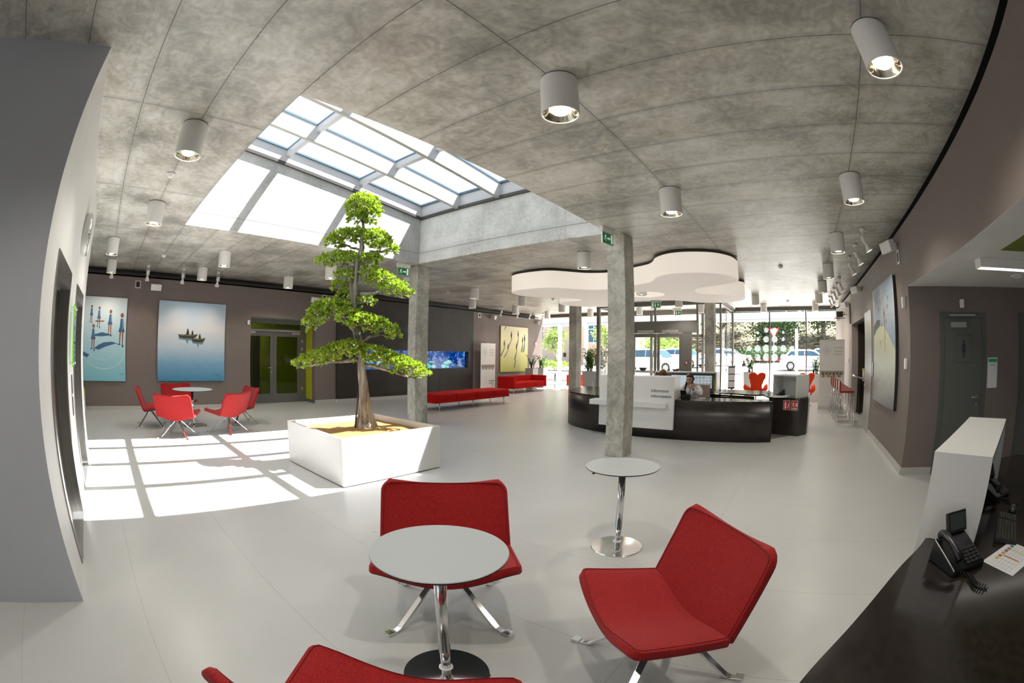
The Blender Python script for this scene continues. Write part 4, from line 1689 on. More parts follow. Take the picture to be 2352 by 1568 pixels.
canvas('painting', 'tall pale blue painting of girls with long shadows, half behind the lifts', 1.90, 2.0, (-1.51, YB - .05, .70), 0,
       [M['p1'], M['canvas_edge'], M['p_dress'], M['p_dress2'], M['p_skin'], M['p_shadow'], M['p_dark'], M['p_line']], draw1)

M['p2'] = ramp_mat('misty_lake', [(0, (.06, .26, .46)), (.22, (.20, .42, .62)), (.45, (.55, .66, .76)), (.66, (.72, .74, .78)), (1, (.42, .58, .74))], amt=.05)
M['p_boat'] = mat('boat_wood', (.05, .045, .02), .6)
M['p_refl'] = mat('boat_reflection', (.14, .26, .36), .6)
M['p_boatin'] = mat('boat_inside', (.22, .20, .10), .6)


def draw2(poly):
    def boat(x, z, w, fl=1):
        poly([(x - w * .5, z - .02), (x + w * .45, z - .02), (x + w * .3, z - .11), (x + .05 * w, z - .10), (x, z - .20), (x - .1 * w, z - .10), (x - w * .42, z - .08)], 3)
        poly([(x - w * .5, z + .05), (x - w * .42, z - .03), (x - w * .2, z - .055), (x + w * .25, z - .05), (x + w * .45, z - .0), (x + w * .52, z + .06), (x + w * .3, z + .035), (x - w * .3, z + .02)], 2)
        poly([(x - w * .46, z + .045), (x - w * .2, z + .012), (x + w * .3, z + .02), (x + w * .5, z + .06), (x + w * .1, z + .05)], 4)
    boat(.88, 1.13, .58)
    boat(1.20, 1.04, .40)
    for (x, z, s) in ((.88, 1.17, .17), (1.02, 1.17, .13), (1.24, 1.08, .14)):
        poly([(x - .25 * s, z), (x + .25 * s, z), (x + .18 * s, z + .6 * s), (x - .18 * s, z + .6 * s)], 5)
        poly(ell(x, z + .75 * s, .13 * s, .16 * s, 8), 5)
    poly([(.78, 1.15), (.86, 1.22), (.87, 1.21), (.79, 1.14)], 5)
    for k in range(5):
        poly([(1.72 + .03 * k, .12), (1.725 + .03 * k, .12), (1.735 + .03 * k, .17 + .02 * (k % 2)), (1.73 + .03 * k, .17)], 5)


canvas('painting', 'square blue painting of two rowing boats on a misty lake', 1.99, 2.0, (1.335, YB - .05, .71), 0, [M['p2'], M['canvas_edge'], M['p_boat'], M['p_refl'], M['p_boatin'], M['p_dark']], draw2)

M['p3'] = ramp_mat('pale_yellow_ground', [(0, (.52, .50, .13)), (.35, (.62, .60, .24)), (1, (.80, .75, .52))], amt=.03)
M['p_grey'] = mat('blue_grey_shadow', (.13, .16, .20), .6)
M['p_edge3'] = mat('yellow_canvas_edge', (.35, .33, .08), .7)


def draw3(poly):
    def walker(x, z, s, sl):
        poly([(x, z), (x + .05, z), (x + .05 - sl * .5, z - .35 * s * 2), (x - .08 - sl * .5, z - .42 * s * 2), (x - .05 - sl * .25, z - .2 * s * 2)], 2)
        poly([(x - .035 * s * 2, z + .10 * s * 2), (x + .04 * s * 2, z + .10 * s * 2), (x + .05 * s * 2, z + .24 * s * 2), (x - .05 * s * 2, z + .24 * s * 2)], 3)
        poly([(x - .03 * s * 2, z + .12 * s * 2), (x + .0, z + .12 * s * 2), (x - .01, z), (x - .03, z)], 3)
        poly([(x + .0, z + .12 * s * 2), (x + .04 * s * 2, z + .12 * s * 2), (x + .05, z + .0), (x + .03, z)], 3)
        poly(ell(x, z + .29 * s * 2, .03 * s * 2, .045 * s * 2, 8), 3)
    walker(.75, 1.42, .55, .5)
    walker(1.26, 1.50, .5, .15)
    walker(.25, 1.05, .5, .45)
    walker(.52, .95, .42, .5)
    walker(1.60, 1.25, .48, .1)
    walker(1.76, 1.30, .55, .1)
    walker(1.14, .92, .5, .2)
    poly([(.22, 1.80), (.40, 1.98), (.32, 1.98), (.20, 1.78)], 2)
    poly([(.95, .20), (1.05, .55), (1.12, .52), (1.05, .25), (.98, .15)], 2)


canvas('painting', 'pale yellow painting of small walking figures above the red sofa', 2.03, 2.0, (15.05, YB - .05, .765), 0, [M['p3'], M['p_edge3'], M['p_grey'], M['p_dark']], draw3)

M['p4'] = ramp_mat('stormy_sky', [(0, (.035, .045, .045)), (.18, (.12, .14, .10)), (.36, (.34, .36, .24)), (.52, (.46, .47, .27)), (.62, (.60, .60, .36))], amt=.26, nscale=7, st=(5, 5, 1))
M['p4b'] = ramp_mat('blue_grey_sky', [(0, (.10, .15, .24)), (.5, (.22, .30, .42)), (.75, (.40, .46, .52)), (1, (.25, .33, .44))], amt=.22, nscale=2)
P(M['p4']).inputs['Roughness'].default_value = .35


def draw4(poly):
    hill = [(0, 1.15), (.3, 1.26), (.7, 1.32), (1.1, 1.28), (1.5, 1.12), (1.8, .98), (2.0, .90)]
    poly([(0, 2.0), (2.02, 2.0), (2.02, .90)][::1] + [(2.0, .90), (1.8, .98), (1.5, 1.12), (1.1, 1.28), (.7, 1.32), (.3, 1.26), (0, 1.15)], 2)
    poly([(0, 1.15), (.3, 1.26), (.7, 1.32), (.72, 1.42), (.4, 1.44), (0, 1.34)], 5)
    poly([(1.14, .86), (1.17, .86), (1.18, 1.45), (1.21, 1.62), (1.16, 1.50), (1.14, 1.70), (1.12, 1.50), (1.02, 1.60), (1.12, 1.40)], 4)
    for x, z in ((.80, 1.72), (.62, 1.60), (1.42, 1.58), (1.3, 1.35), (.85, 1.30), (.70, 1.02), (1.5, 1.7), (1.0, 1.75)):
        poly([(x - .05, z + .05), (x, z), (x + .02, z - .07), (x + .03, z), (x + .06, z + .06), (x + .01, z + .02)], 3)


M['p_red'] = mat('red_brown_trunk', (.20, .08, .06), .6)
M['p_hillshade'] = mat('dark_hill_edge', (.09, .11, .12), .6)
canvas('painting', 'large painting of a bare tree on a grassy hill under a stormy sky', 2.02, 1.98, (8.96, YR + .055, .76), pi, [M['p4'], M['p_dark'], M['p4b'], M['p_dark'], M['p_red'], M['p_hillshade']], draw4)

# ------------------------------------------------------------------ small wall devices
def wall_box(name, label, cat, loc, size, rz, m, face=None, group=None, bevel=.006):
    """box standing off a wall; local -Y is the room side"""
    b = MB()
    w, d, h_ = size
    b.box((-w / 2, -d, -h_ / 2), (w / 2, 0, h_ / 2))
    o = b.build(name, m, bevel=bevel)
    o.location = loc
    o.rotation_euler = (0, 0, rz)
    tag(o, label, cat, group)
    if face:
        b = MB()
        fw, fh, fm, fd = face
        b.box((-fw / 2, -d - fd, -fh / 2), (fw / 2, -d + .001, fh / 2))
        b.build('front_panel', fm, o)
    return o


def speaker(label, loc, rz, tilt=0):
    t = thing('wall_speaker', label, 'speaker', loc, rz, 'white wall speakers')
    b = MB()
    b.box((-.03, -.05, -.05), (.03, 0, .05))
    b.tube([(0, -.03, 0), (0, -.10, 0)], .014, 10)
    b.build('bracket', M['white_plastic'], t)
    b = MB()
    b.prism([(-.13, -.10), (.13, -.10), (.155, -.22), (-.155, -.22)], -.08, .08)
    T = Matrix.Translation((0, -.12, 0)) @ Matrix.Rotation(radians(tilt), 4, 'Z') @ Matrix.Rotation(radians(14), 4, 'X') @ Matrix.Translation((0, .12, 0))
    b.v = [tuple(T @ Vector(v)) for v in b.v]
    b.build('cabinet', M['white_plastic'], t, bevel=.008)
    return t


speaker('white wall speaker between the girls painting and the boat painting', (1.19, YB, 3.02), 0)
speaker('white wall speaker left of the tree, above the glass lobby doors', (6.14, YB, 3.05), 0)
speaker('white wall speaker above the tall banner by the yellow painting', (14.45, YB, 3.08), 0, 25)
speaker('white wall speaker at the corner by the left street window', (17.85, YB, 3.06), 0, 35)
speaker('white wall speaker above the hill painting, the nearest on the right wall', (6.62, YR, 3.10), pi, 20)
speaker('white wall speaker on the right wall above the grey door', (10.85, YR, 3.07), pi, 25)
speaker('white wall speaker on the right wall beside the cup sign', (13.6, YR, 3.02), pi, 25)
speaker('white wall speaker on the right wall next to the street window', (16.6, YR, 2.85), pi, 25)
for x, y, z, rz, lab in ((.66, YB, 3.065, 0, 'small square vent with black centre above the gap between two paintings'), (6.54, YB, 3.14, 0, 'small black-centred vent behind the tree, by the dark wall'), (13.69, YB, 3.11, 0, 'small black-centred vent beside the dark wall, above the banner'), (6.56, YR, 2.93, pi, 'small black-centred vent under the nearest right wall speaker')):
    wall_box('wall_vent', lab, 'vent', (x, y, z), (.165, .015, .19), rz, M['alu'], (.105, .135, M['black'], .002), 'small square wall vents', .003)
wall_box('motion_sensor', 'white motion sensor left of the glass lobby doors', 'sensor', (4.05, YB, 2.28), (.07, .05, .12), 0, M['white_plastic'], (.05, .04, M['paper'], .004))
wall_box('motion_sensor', 'white motion sensor on the right wall between hill painting and corner', 'sensor', (6.42, YR, 2.28), (.075, .05, .15), pi, M['white_plastic'], (.05, .04, M['paper'], .004))
wall_box('motion_sensor', 'white motion sensor above the washroom door', 'sensor', (AX, -2.68, 2.235), (.07, .05, .11), -pi / 2, M['white_plastic'], (.05, .04, M['paper'], .004))
wall_box('light_switch', 'white switch box on the right wall below the motion sensor', 'switch', (6.37, YR, 1.46), (.07, .04, .14), pi, M['white_plastic'])
wall_box('access_panel', 'grey steel access panel beside the grey door', 'wall panel', (9.34, YR, 1.30), (.10, .02, .27), pi, M['brushed'])
wall_box('motion_sensor', 'white motion sensor at the window end of the back wall', 'sensor', (17.75, YB, 2.05), (.08, .06, .13), 0, M['white_plastic'])
wall_box('light_switch', 'small white switch on the pale right wall beyond the bar niche', 'switch', (13.9, YR, 1.42), (.09, .03, .09), pi, M['white_plastic'])
wall_box('wall_panel', 'thin brown vertical panel above the bar niche', 'wall panel', (13.2, YR, 2.72), (.10, .05, .55), pi, M['taupe'])

# lift call panel, green glass sign, clock
wall_box('lift_button_panel', 'narrow steel lift call panel under the lime green sign', 'lift panel', (XL, 5.16, 1.05), (.07, .012, .42), pi / 2, M['brushed'], (.022, .03, M['lamp_glow'], .003))
t = thing('floor_directory_sign', 'clear wall sign with lime green edge between the two lifts', 'sign', (XL, 5.05, 1.65), pi / 2)
b = MB()
b.box((-.16, -.055, -.30), (.16, -.047, .30))
b.build('acrylic_plate', glass_mat('clear_acrylic', (.8, .86, .82)), t)
b = MB()
b.box((-.19, -.056, -.30), (-.16, -.045, .30))
b.build('green_edge', M['lime_acrylic'], t)
b = MB()
for sx_ in (-.13, .13):
    for sz_ in (-.27, .27):
        b.tube([(sx_, 0, sz_), (sx_, -.062, sz_)], .01, 10)
b.build('standoff', M['chrome'], t)
b = MB()
for k in range(9):
    b.box((-.10, -.0575, .20 - k * .05), (.02 + .03 * (k % 3), -.0562, .215 - k * .05), 0 if k else 1)
b.build('lettering', [M['grey_ink'], M['lime_acrylic']], t)
t = thing('wall_clock', 'round white wall clock high on the lift wall', 'clock', (XL, 5.45, 2.76), pi / 2)
b = MB()
b.lathe([(0, .0), (.23, .0), (.24, .02), (.24, .07), (.225, .085), (.21, .075), (.205, .06), (0, .06)], 40, T=Matrix.Rotation(pi / 2, 4, 'X'))
b.build('case', M['alu'], t)
b = MB()
b.lathe([(0, .062), (.205, .062)], 40, T=Matrix.Rotation(pi / 2, 4, 'X'))
b.build('dial', M['paper'], t)
b = MB()
for k in range(12):
    a = 2 * pi * k / 12
    T = Matrix.Rotation(a, 4, 'Y')
    b.box((-.006, -.066, .15), (.006, -.0635, .19), T=T)
b.box((-.006, -.07, -.02), (.006, -.067, .16), T=Matrix.Rotation(radians(200), 4, 'Y'))
b.box((-.008, -.072, -.02), (.008, -.0695, .11), T=Matrix.Rotation(radians(70), 4, 'Y'))
b.build('hands_and_marks', M['ink'], t)

# alcove fittings
t = thing('linear_ceiling_lamp', 'white linear lamp under the low white ceiling at the right edge', 'ceiling lamp', (4.40, -3.35, SZ), radians(-86))
b = MB()
b.box((-1.2, -.07, -.09), (.9, .07, 0))
b.build('housing', M['white_plastic'], t, bevel=.003)
b = MB()
b.box((-1.18, -.05, -.094), (.88, .05, -.0895))
b.build('diffuser', mat('diffuser_glow', (1, 1, 1), .5, emis=(1, .95, .85), es=2.2), t)
b = MB()
b.lathe([(.10, 0), (.10, -.012), (.075, -.016), (.07, -.006), (0, -.005)], 28)
o = b.build('ring_downlight', M['white_plastic'])
o.location = (5.21, -3.29, SZ)
tag(o, 'round white flush lamp ring in the low white ceiling', 'ceiling lamp')
b = MB()
b.box((3.90, -3.9, SZ - .006), (1.2, -2.28, SZ - .001))
struct(b.build('trim_5', M['olive']), 'olive green painted field in the low white ceiling')

# ================================================================== doors in the walls
# grey flush door in the right wall (stands a little proud of the taupe wall)
d = thing('door_4', 'pale grey steel door between bar niche and hill painting', 'door', (0, 0, 0))
d['kind'] = 'structure'
b = MB()
b.box((9.50, YR - .05, 0), (10.47, YR + .012, 2.485))
b.build('door_leaf', M['brushed'] if 0 else mat('satin_grey_door', (.40, .41, .40), .22, .35), d)
b = MB()
b.tube([(10.36, YR + .01, 1.03), (10.36, YR + .07, 1.03), (10.24, YR + .07, 1.03)], .010, 8)
b.tube([(10.36, YR + .012, .93), (10.36, YR + .03, .93)], .024, 14)
b.build('handle', M['alu'], d)


def flush_door(n, label, y0, w, hh, side, sign):
    """washroom door on the alcove wall, seen from -X side"""
    d = thing('door_%d' % n, label, 'door', (0, 0, 0))
    d['kind'] = 'structure'
    y1 = y0 - w
    b = MB()
    X0 = AX
    for a, c in ((y0, y0 - .07), (y1 + .07, y1)):
        b.box((X0 - .02, a, 0), (X0 + .02, c, hh))
    b.box((X0 - .02, y0 - .07, hh - .07), (X0 + .02, y1 + .07, hh))
    b.build('door_frame', M['door_green'], d)
    b = MB()
    b.box((X0 - .012, y0 - .075, .008), (X0 + .02, y1 + .075, hh - .075))
    lf = b.build('door_leaf', mat('door_leaf_grey_green', (.125, .135, .12), .4), d)
    b = MB()
    yh = y1 + .155
    b.tube([(X0 - .012, yh, 1.02), (X0 - .065, yh, 1.02), (X0 - .065, yh + .12, 1.02)], .010, 8)
    b.tube([(X0 - .012, yh, 1.02), (X0 - .022, yh, 1.02)], .024, 16)
    b.tube([(X0 - .012, yh, .93), (X0 - .024, yh, .93)], .022, 16)
    b.build('handle', M['alu'], lf)
    b = MB()
    b.box((X0 - .045, y0 - .19, hh - .125), (X0 - .012, y0 - .48, hh - .195))
    b.build('door_closer', M['alu'], lf)
    b = MB()
    b.box((X0 - .04, y0 - .17, hh - .045), (X0 - .02, y0 - .66, hh - .025))
    b.build('closer_rail', M['alu'], d)
    if sign:
        b = MB()
        cy_, cz_, w_, h_ = y0 - w / 2 + .0, 1.65, .30, .36
        T = Matrix(((0, 0, 1, X0 - .0135), (-1, 0, 0, cy_), (0, 1, 0, cz_), (0, 0, 0, 1)))
        for (a0, b0, a1, b1) in ((-.5, -.5, .5, -.485), (-.5, .485, .5, .5), (-.5, -.5, -.485, .5), (.485, -.5, .5, .5)):
            b.box((a0 * w_, b0 * h_, 0), (a1 * w_, b1 * h_, .0006), T=T)
        q = lambda pl: b.add([(x, z, -.0008) for x, z in pl], [list(range(len(pl)))], T=T)
        q(ell(0, .095, .017, .022, 14))
        q([(-.026, .068), (.026, .068), (.020, .02), (.042, -.045), (-.042, -.045), (-.020, .02)])
        q([(-.030, .066), (-.026, .045), (-.042, -.015), (-.052, -.012)])
        q([(.030, .066), (.026, .045), (.042, -.015), (.052, -.012)])
        q([(-.022, -.045), (-.004, -.045), (-.006, -.125), (-.018, -.125)])
        q([(.022, -.045), (.004, -.045), (.006, -.125), (.018, -.125)])
        b.build('washroom_pictogram', M['ink'], lf)
    return d


flush_door(5, 'grey green washroom door with a black woman pictogram', -2.26, .86, 2.12, 1, True)
flush_door(6, 'second grey green door, cut off by the right edge of the photo', -3.84, .86, 2.12, 1, False)
b = MB()
b.box((AX - .008, -3.17, 1.13), (AX, -3.37, 1.53))
b.box((AX - .009, -3.17 - .012, 1.47), (AX - .0079, -3.37 + .012, 1.515), 1)
for k in range(2):
    b.box((AX - .009, -3.21, 1.435 - .012 * k), (AX - .0079, -3.32, 1.439 - .012 * k), 2)
tag(b.build('door_sign', [M['paper'], M['sign_green'], M['grey_ink']]), 'white vertical sign with a green header beside the washroom door', 'sign')

# glazed lobby doors at the back left, lime corridor behind
d = thing('door_7', 'grey framed glass double doors to a lime green lobby', 'door', (0, 0, 0))
d['kind'] = 'structure'
YD = YB + .62
x0, x1 = DX0, DX1
b = MB()
b.box((x0, YD, 0), (x0 + .06, YD + .08, DZ))
b.box((x1 - .20, YD, 0), (x1, YD + .08, DZ))
b.box((x0 + .06, YD + .001, DZ - .13), (x1 - .20, YD + .079, DZ))
b.box((x0 + .06, YD + .001, 2.10), (x1 - .20, YD + .079, 2.17))
b.build('door_frame', M['steel_frame'], d)
b = MB()
b.box((x0 + .06, YD - .03, 2.10), (x1 - .22, YD, 2.135))
b.build('closer_rail', M['alu'], d)
b = MB()
b.box((x0 + .06, YD + .03, 2.17), (x1 - .20, YD + .04, DZ - .13))
b.build('pane', M['green_glass'], d)
xm = (x0 + x1 - .2) / 2 + .02
for k, (a, c) in enumerate(((x0 + .06, xm), (xm, x1 - .20))):
    b = MB()
    b.box((a + .002, YD + .005, .005), (a + .11, YD + .065, 2.10))
    b.box((c - .11, YD + .005, .005), (c - .002, YD + .065, 2.10))
    b.box((a + .11, YD + .006, .005), (c - .11, YD + .064, .26))
    b.box((a + .11, YD + .006, 1.95), (c - .11, YD + .064, 2.10))
    lf = b.build('door_leaf', M['steel_frame'], d)
    b = MB()
    b.box((a + .11, YD + .03, .26), (c - .11, YD + .04, 1.95))
    b.build('pane', M['green_glass'], lf)
    b = MB()
    b.box((a + .02 if k == 0 else c - .32, YD - .04, 2.02), (a + .30 if k == 0 else c - .04, YD + .005, 2.08))
    b.build('door_closer', M['alu'], lf)
    if k == 0:
        b = MB()
        b.tube([(c - .055, YD + .005, 1.03), (c - .055, YD - .05, 1.03), (c - .19, YD - .05, 1.03)], .009, 8)
        b.box((c - .065, YD - .004, .86), (c - .045, YD + .005, .95))
        b.build('handle', M['alu'], lf)
    else:
        for z in (.35, 1.55, 1.78):
            b = MB()
            b.box((c + .02, YD - .03, z), (c + .07, YD + .01, z + .09))
            b.build('hinge', M['alu'], d)
M['lime_dark'] = mat('lobby_lime', (.30, .34, .03), .5)
b = MB()
b.box((3.2, 15.2, 0), (7.4, 15.4, 3))
b.box((3.0, YD + .1, 0), (3.2, 15.4, 3))
b.box((7.2, YD + .1, 0), (7.4, 15.4, 3))
struct(b.build('wall_lobby', M['lime_dark']))
b = MB()
b.box((3.0, YB + .2, 2.75), (7.4, 15.4, 2.9))
b.box((3.0, 13.9, -.1), (7.4, 15.4, 0))
struct(b.build('ceiling_lobby', M['white_wall']))
b = MB()
b.box((5.0, 15.15, 0), (5.6, 15.2, 2.1))
b.box((4.3, 15.15, 0), (4.7, 15.2, 2.1))
struct(b.build('trim_6', M['niche_brown']), 'dark lobby doors seen through the glass')
ll = bpy.data.lights.new('lobby_lamp', 'AREA')
ll.energy = 12
ll.size = .5
ll.color = (1, .93, .8)
lo_ = bpy.data.objects.new('lobby_lamp', ll)
COL.objects.link(lo_)
lo_.location = (5.2, 14.2, 2.7)

# ================================================================== information desk island
def inset_prism(name, outer, inner, z0, z1, top_t, parent, mats):
    """curved counter: front panel under a thin worktop"""
    b = MB()
    poly = outer + inner[::-1]
    b.prism(poly, z1 - top_t, z1, 0)
    b.build('worktop', mats[0], parent)
    def off(pts, k):
        out = []
        for i, p in enumerate(pts):
            a = Vector(pts[max(i - 1, 0)])
            c = Vector(pts[min(i + 1, len(pts) - 1)])
            t = (c - a).normalized()
            out.append((p[0] + t.y * -k, p[1] + t.x * k))
        return out
    return poly


def smooth_open(pts, n=5):
    out = []
    m = len(pts)
    for i in range(m - 1):
        p0, p1, p2, p3 = Vector(pts[max(i - 1, 0)]), Vector(pts[i]), Vector(pts[i + 1]), Vector(pts[min(i + 2, m - 1)])
        for q in range(n):
            t = q / n
            out.append(tuple(.5 * ((2 * p1) + (p2 - p0) * t + (2 * p0 - 5 * p1 + 4 * p2 - p3) * t * t + (3 * p1 - p0 - 3 * p2 + p3) * t ** 3)))
    out.append(tuple(pts[-1]))
    return out


outer = smooth_open([(8.36, .42), (8.20, .95), (8.11, 1.6), (8.07, 2.3), (8.07, 3.0), (8.14, 3.7), (8.33, 4.35), (8.66, 4.85), (9.10, 5.18), (9.7, 5.35), (10.4, 5.35)])
inner = smooth_open([(8.52, .55), (8.74, 1.15), (8.80, 1.6), (8.76, 2.3), (8.78, 3.0), (8.86, 3.5), (9.05, 3.95), (9.35, 4.30), (9.6, 4.5), (9.9, 4.6), (10.4, 4.62)])
desk = thing('information_counter', 'curved dark information counter with glossy top behind the concrete column', 'counter', (0, 0, 0))
b = MB()
b.prism(outer + inner[::-1], .715, .745)
b.build('worktop', M['desk'], desk)
b = MB()
o2 = [(x + .03, y) for x, y in outer]
b.prism([(x, y) for x, y in outer] + [(x + .05, y + (.0)) for x, y in outer[::-1]], .0, .715, 0, smooth=True)
b.build('front_panel', M['desk_front'], desk)
b = MB()
b.prism([(8.36, .42), (8.52, .55), (8.545, .60), (8.40, .47)], 0, .715)
b.build('end_panel', M['desk_front'], desk)

desk2 = thing('side_counter', 'dark right end counter carrying the red fire notices', 'counter', (0, 0, 0))
b = MB()
pr2 = [(9.28, .56), (9.10, -.12), (9.38, -.30), (10.6, -.38), (10.9, .5), (9.9, .75)]
b.prism(pr2, .715, .745)
b.build('worktop', M['desk'], desk2)
b = MB()
b.prism([(x + .0, y) for x, y in pr2[:4]] + [(10.6, -.33), (9.42, -.25), (9.16, -.10), (9.34, .54)], 0, .715)
b.build('front_panel', M['desk_front'], desk2)
b = MB()
b.box((9.52, -.335, 0), (9.58, -.318, .75))
b.build('end_post', M['alu'], desk2)
# two red fire notices on its front
for (px, py, lab, kind) in ((9.172, .165, 'red fire extinguisher notice on the side counter, the left one', 0), (9.130, -.005, 'red fire telephone notice on the side counter, the right one', 1)):
    t = thing('fire_notice', lab, 'sign', (px, py, .60), atan2(-.68, -.18), 'red fire notices')
    b = MB()
    b.box((-.075, -.008, -.095), (.075, 0, .095), 0)
    b.box((-.069, -.0088, -.089), (.069, -.0078, .089), 1)
    b.build('plate', [M['paper'], M['sign_red']], t)
    b = MB()
    if kind == 0:
        b.box((-.045, -.0095, -.07), (-.01, -.0086, .05))
        b.box((-.035, -.0095, .05), (-.02, -.0086, .075))
        for q in range(3):
            b.add([(.015 + .012 * q, -.0095, -.06 + .04 * q), (.035 + .012 * q, -.0095, -.05 + .04 * q), (.04 + .008 * q, -.0095, -.01 + .03 * q), (.02 + .01 * q, -.0095, -.02 + .03 * q)], [(0, 1, 2, 3)])
    else:
        for q in range(9):
            a0, a1 = radians(110 + 16 * q), radians(110 + 16 * (q + 1))
            b.add([(-.0 + .045 * cos(a0), -.0095, .02 + .045 * sin(a0)), (-.0 + .045 * cos(a1), -.0095, .02 + .045 * sin(a1)), (-.0 + .025 * cos(a1), -.0095, .02 + .025 * sin(a1)), (-.0 + .025 * cos(a0), -.0095, .02 + .025 * sin(a0))], [(0, 1, 2, 3)])
        for q in range(3):
            b.box((.02 + .015 * q, -.0095, -.02), (.03 + .015 * q, -.0086, .05))
        for q in range(3):
            b.box((-.055, -.0095, -.05 - .012 * q), (.055, -.0086, -.044 - .012 * q))
    b.build('pictogram', M['paper'], t)

desk3 = thing('rear_counter', 'dark inner counter behind the receptionist', 'counter', (0, 0, 0))
pr3 = [(10.2, 3.9), (10.2, 2.15), (9.95, 1.40), (9.74, .92), (9.82, .76), (10.9, .62), (11.0, 1.3), (11.1, 2.2), (11.1, 3.9)]
b = MB()
b.prism(pr3, .715, .745)
b.build('worktop', M['desk'], desk3)
b = MB()
b.prism([(10.24, 3.9), (10.24, 2.15), (9.99, 1.40), (9.79, .93), (9.84, .93), (10.04, 1.38), (10.30, 2.15), (10.30, 3.9)], .0, .70)
b.build('front_panel', M['desk'], desk3)
b = MB()
b.box((10.02, 1.55, .66), (10.06, 1.75, .675))
b.build('drawer_pull', M['alu'], desk3)
# dark mat between the counters
b = MB()
b.prism([(8.60, .50), (9.30, -.05), (9.34, .40), (10.2, 1.1), (10.2, 3.6), (8.9, 3.8), (8.85, 1.4)], .0, .006)
tag(b.build('floor_mat', mat('brown_floor_mat', (.16, .13, .12), .6)), 'brown floor mat between the counters of the information desk', 'mat')

# white information block
inf = thing('information_block', 'white information block with the words informace information', 'reception panel', (0, 0, 0))
b = MB()
b.box((7.98, 2.29, .19), (8.05, 3.84, 1.175))
b.box((8.05, 2.29, 1.14), (8.42, 3.84, 1.175))
b.box((8.05, 2.29, .746), (8.40, 2.33, 1.14))
b.box((8.05, 3.80, .746), (8.40, 3.84, 1.14))
b.build('body', M['white'], inf, bevel=.003)
b = MB()
b.box((7.90, 2.42, .595), (7.98, 4.02, .695))
b.box((7.98, 3.84, .595), (8.20, 4.02, .695))
b.build('ledge', M['white'], inf, bevel=.003)
text('informace', .087, M['ink'], inf, frame_M((7.978, 2.752, .885), (0, -1, 0), (0, 0, 1)))
text('information', .087, M['ink'], inf, frame_M((7.978, 2.752, .785), (0, -1, 0), (0, 0, 1)))
b = MB()
for k in range(40):
    a0, a1 = 2 * pi * k / 40, 2 * pi * (k + 1) / 40
    b.add([(7.9785, 3.60 + .10 * cos(a), .95 + .10 * sin(a)) for a in (a0, a1)] + [(7.9785, 3.60 + .103 * cos(a), .95 + .103 * sin(a)) for a in (a1, a0)], [(0, 1, 2, 3)])
b.build('ring_mark', M['grey_ink'], inf)


def hutch(label, M4, w, dpt, hh, thk=.025):
    """open box shelf, local: x width, -y front, z up"""
    t = thing('desk_hutch', label, 'desk shelf')
    t.matrix_world = M4
    for nm, a, c in (('top_board', (0, 0, hh - thk), (w, dpt, hh)), ('side_board', (0, 0, 0), (thk, dpt, hh - thk)), ('side_board', (w - thk, 0, 0), (w, dpt, hh - thk)), ('back_board', (thk, dpt * .72, 0), (w - thk, dpt * .72 + thk, hh - thk))):
        b = MB()
        b.box(a, c)
        b.build(nm, M['white'], t)
    return t


# rear hutch with two monitors (front faces -X)
TH = Matrix(((0, 1, 0, 10.28), (-1, 0, 0, 3.47), (0, 0, 1, .745), (0, 0, 0, 1)))
hutch('white open shelf unit over the two screens behind the receptionist', TH, 1.56, .38, .44)
TH2 = Matrix.Translation((9.56, .50, .745)) @ Matrix.Rotation(atan2(-.536, -.33), 4, 'Z')
hutch('white open shelf unit on the side counter in front of the orange chairs', TH2, .63, .53, .44)


def monitor(label, loc, rz, w=.52, h_=.33, screen=None, zc=.22):
    t = thing('monitor', label, 'monitor', loc, rz, 'computer screens')
    b = MB()
    b.box((-w / 2, -.02, zc - h_ / 2), (w / 2, .03, zc + h_ / 2))
    b.build('bezel', M['blackpl'], t, bevel=.004)
    b = MB()
    b.box((-w / 2 + .018, -.0215, zc - h_ / 2 + .02), (w / 2 - .018, -.0195, zc + h_ / 2 - .018))
    b.box((-.03, .03, .0), (.03, .05, zc)) if False else None
    s = b.build('screen', screen, t)
    b = MB()
    b.box((-.025, .02, .01), (.025, .045, zc - .1))
    b.box((-.11, -.06, 0), (.11, .09, .012))
    b.build('stand', M['blackpl'], t)
    return t


M['scr1'] = mat('pale_screen', (.3, .35, .4), .3, emis=(.62, .76, .85), es=.55)
sc = mat('camera_grid_screen', (.3, .35, .4), .3)
t_ = sc.node_tree
tcn = t_.nodes.new('ShaderNodeTexCoord')
mp = t_.nodes.new('ShaderNodeMapping')
mp.inputs['Scale'].default_value = (11.5, 1, 13.5)
mp.inputs['Location'].default_value = (.1, 0, .2)
ch_ = t_.nodes.new('ShaderNodeTexBrick')
ch_.offset = 0
ch_.inputs['Scale'].default_value = 1
ch_.inputs['Mortar Size'].default_value = .06
ch_.inputs['Brick Width'].default_value = 1
ch_.inputs['Row Height'].default_value = 1
ch_.inputs['Color1'].default_value = (.30, .31, .26, 1)
ch_.inputs['Color2'].default_value = (.16, .18, .18, 1)
ch_.inputs['Mortar'].default_value = (.50, .64, .88, 1)
cx_ = t_.nodes.new('ShaderNodeSeparateXYZ')
cm_ = t_.nodes.new('ShaderNodeCombineXYZ')
t_.links.new(tcn.outputs['Object'], mp.inputs[0])
t_.links.new(mp.outputs[0], cx_.inputs[0])
t_.links.new(cx_.outputs[0], cm_.inputs[0])
t_.links.new(cx_.outputs[2], cm_.inputs[1])
t_.links.new(cm_.outputs[0], ch_.inputs['Vector'])
t_.links.new(ch_.outputs['Color'], P(sc).inputs['Emission Color'])
P(sc).inputs['Emission Strength'].default_value = .8
monitor('pale blue screen behind the hidden second receptionist', (10.20, 2.76, .745), -pi / 2, screen=M['scr1'])
monitor('screen with a grid of camera pictures behind the receptionist', (10.20, 2.24, .745), -pi / 2, screen=sc)
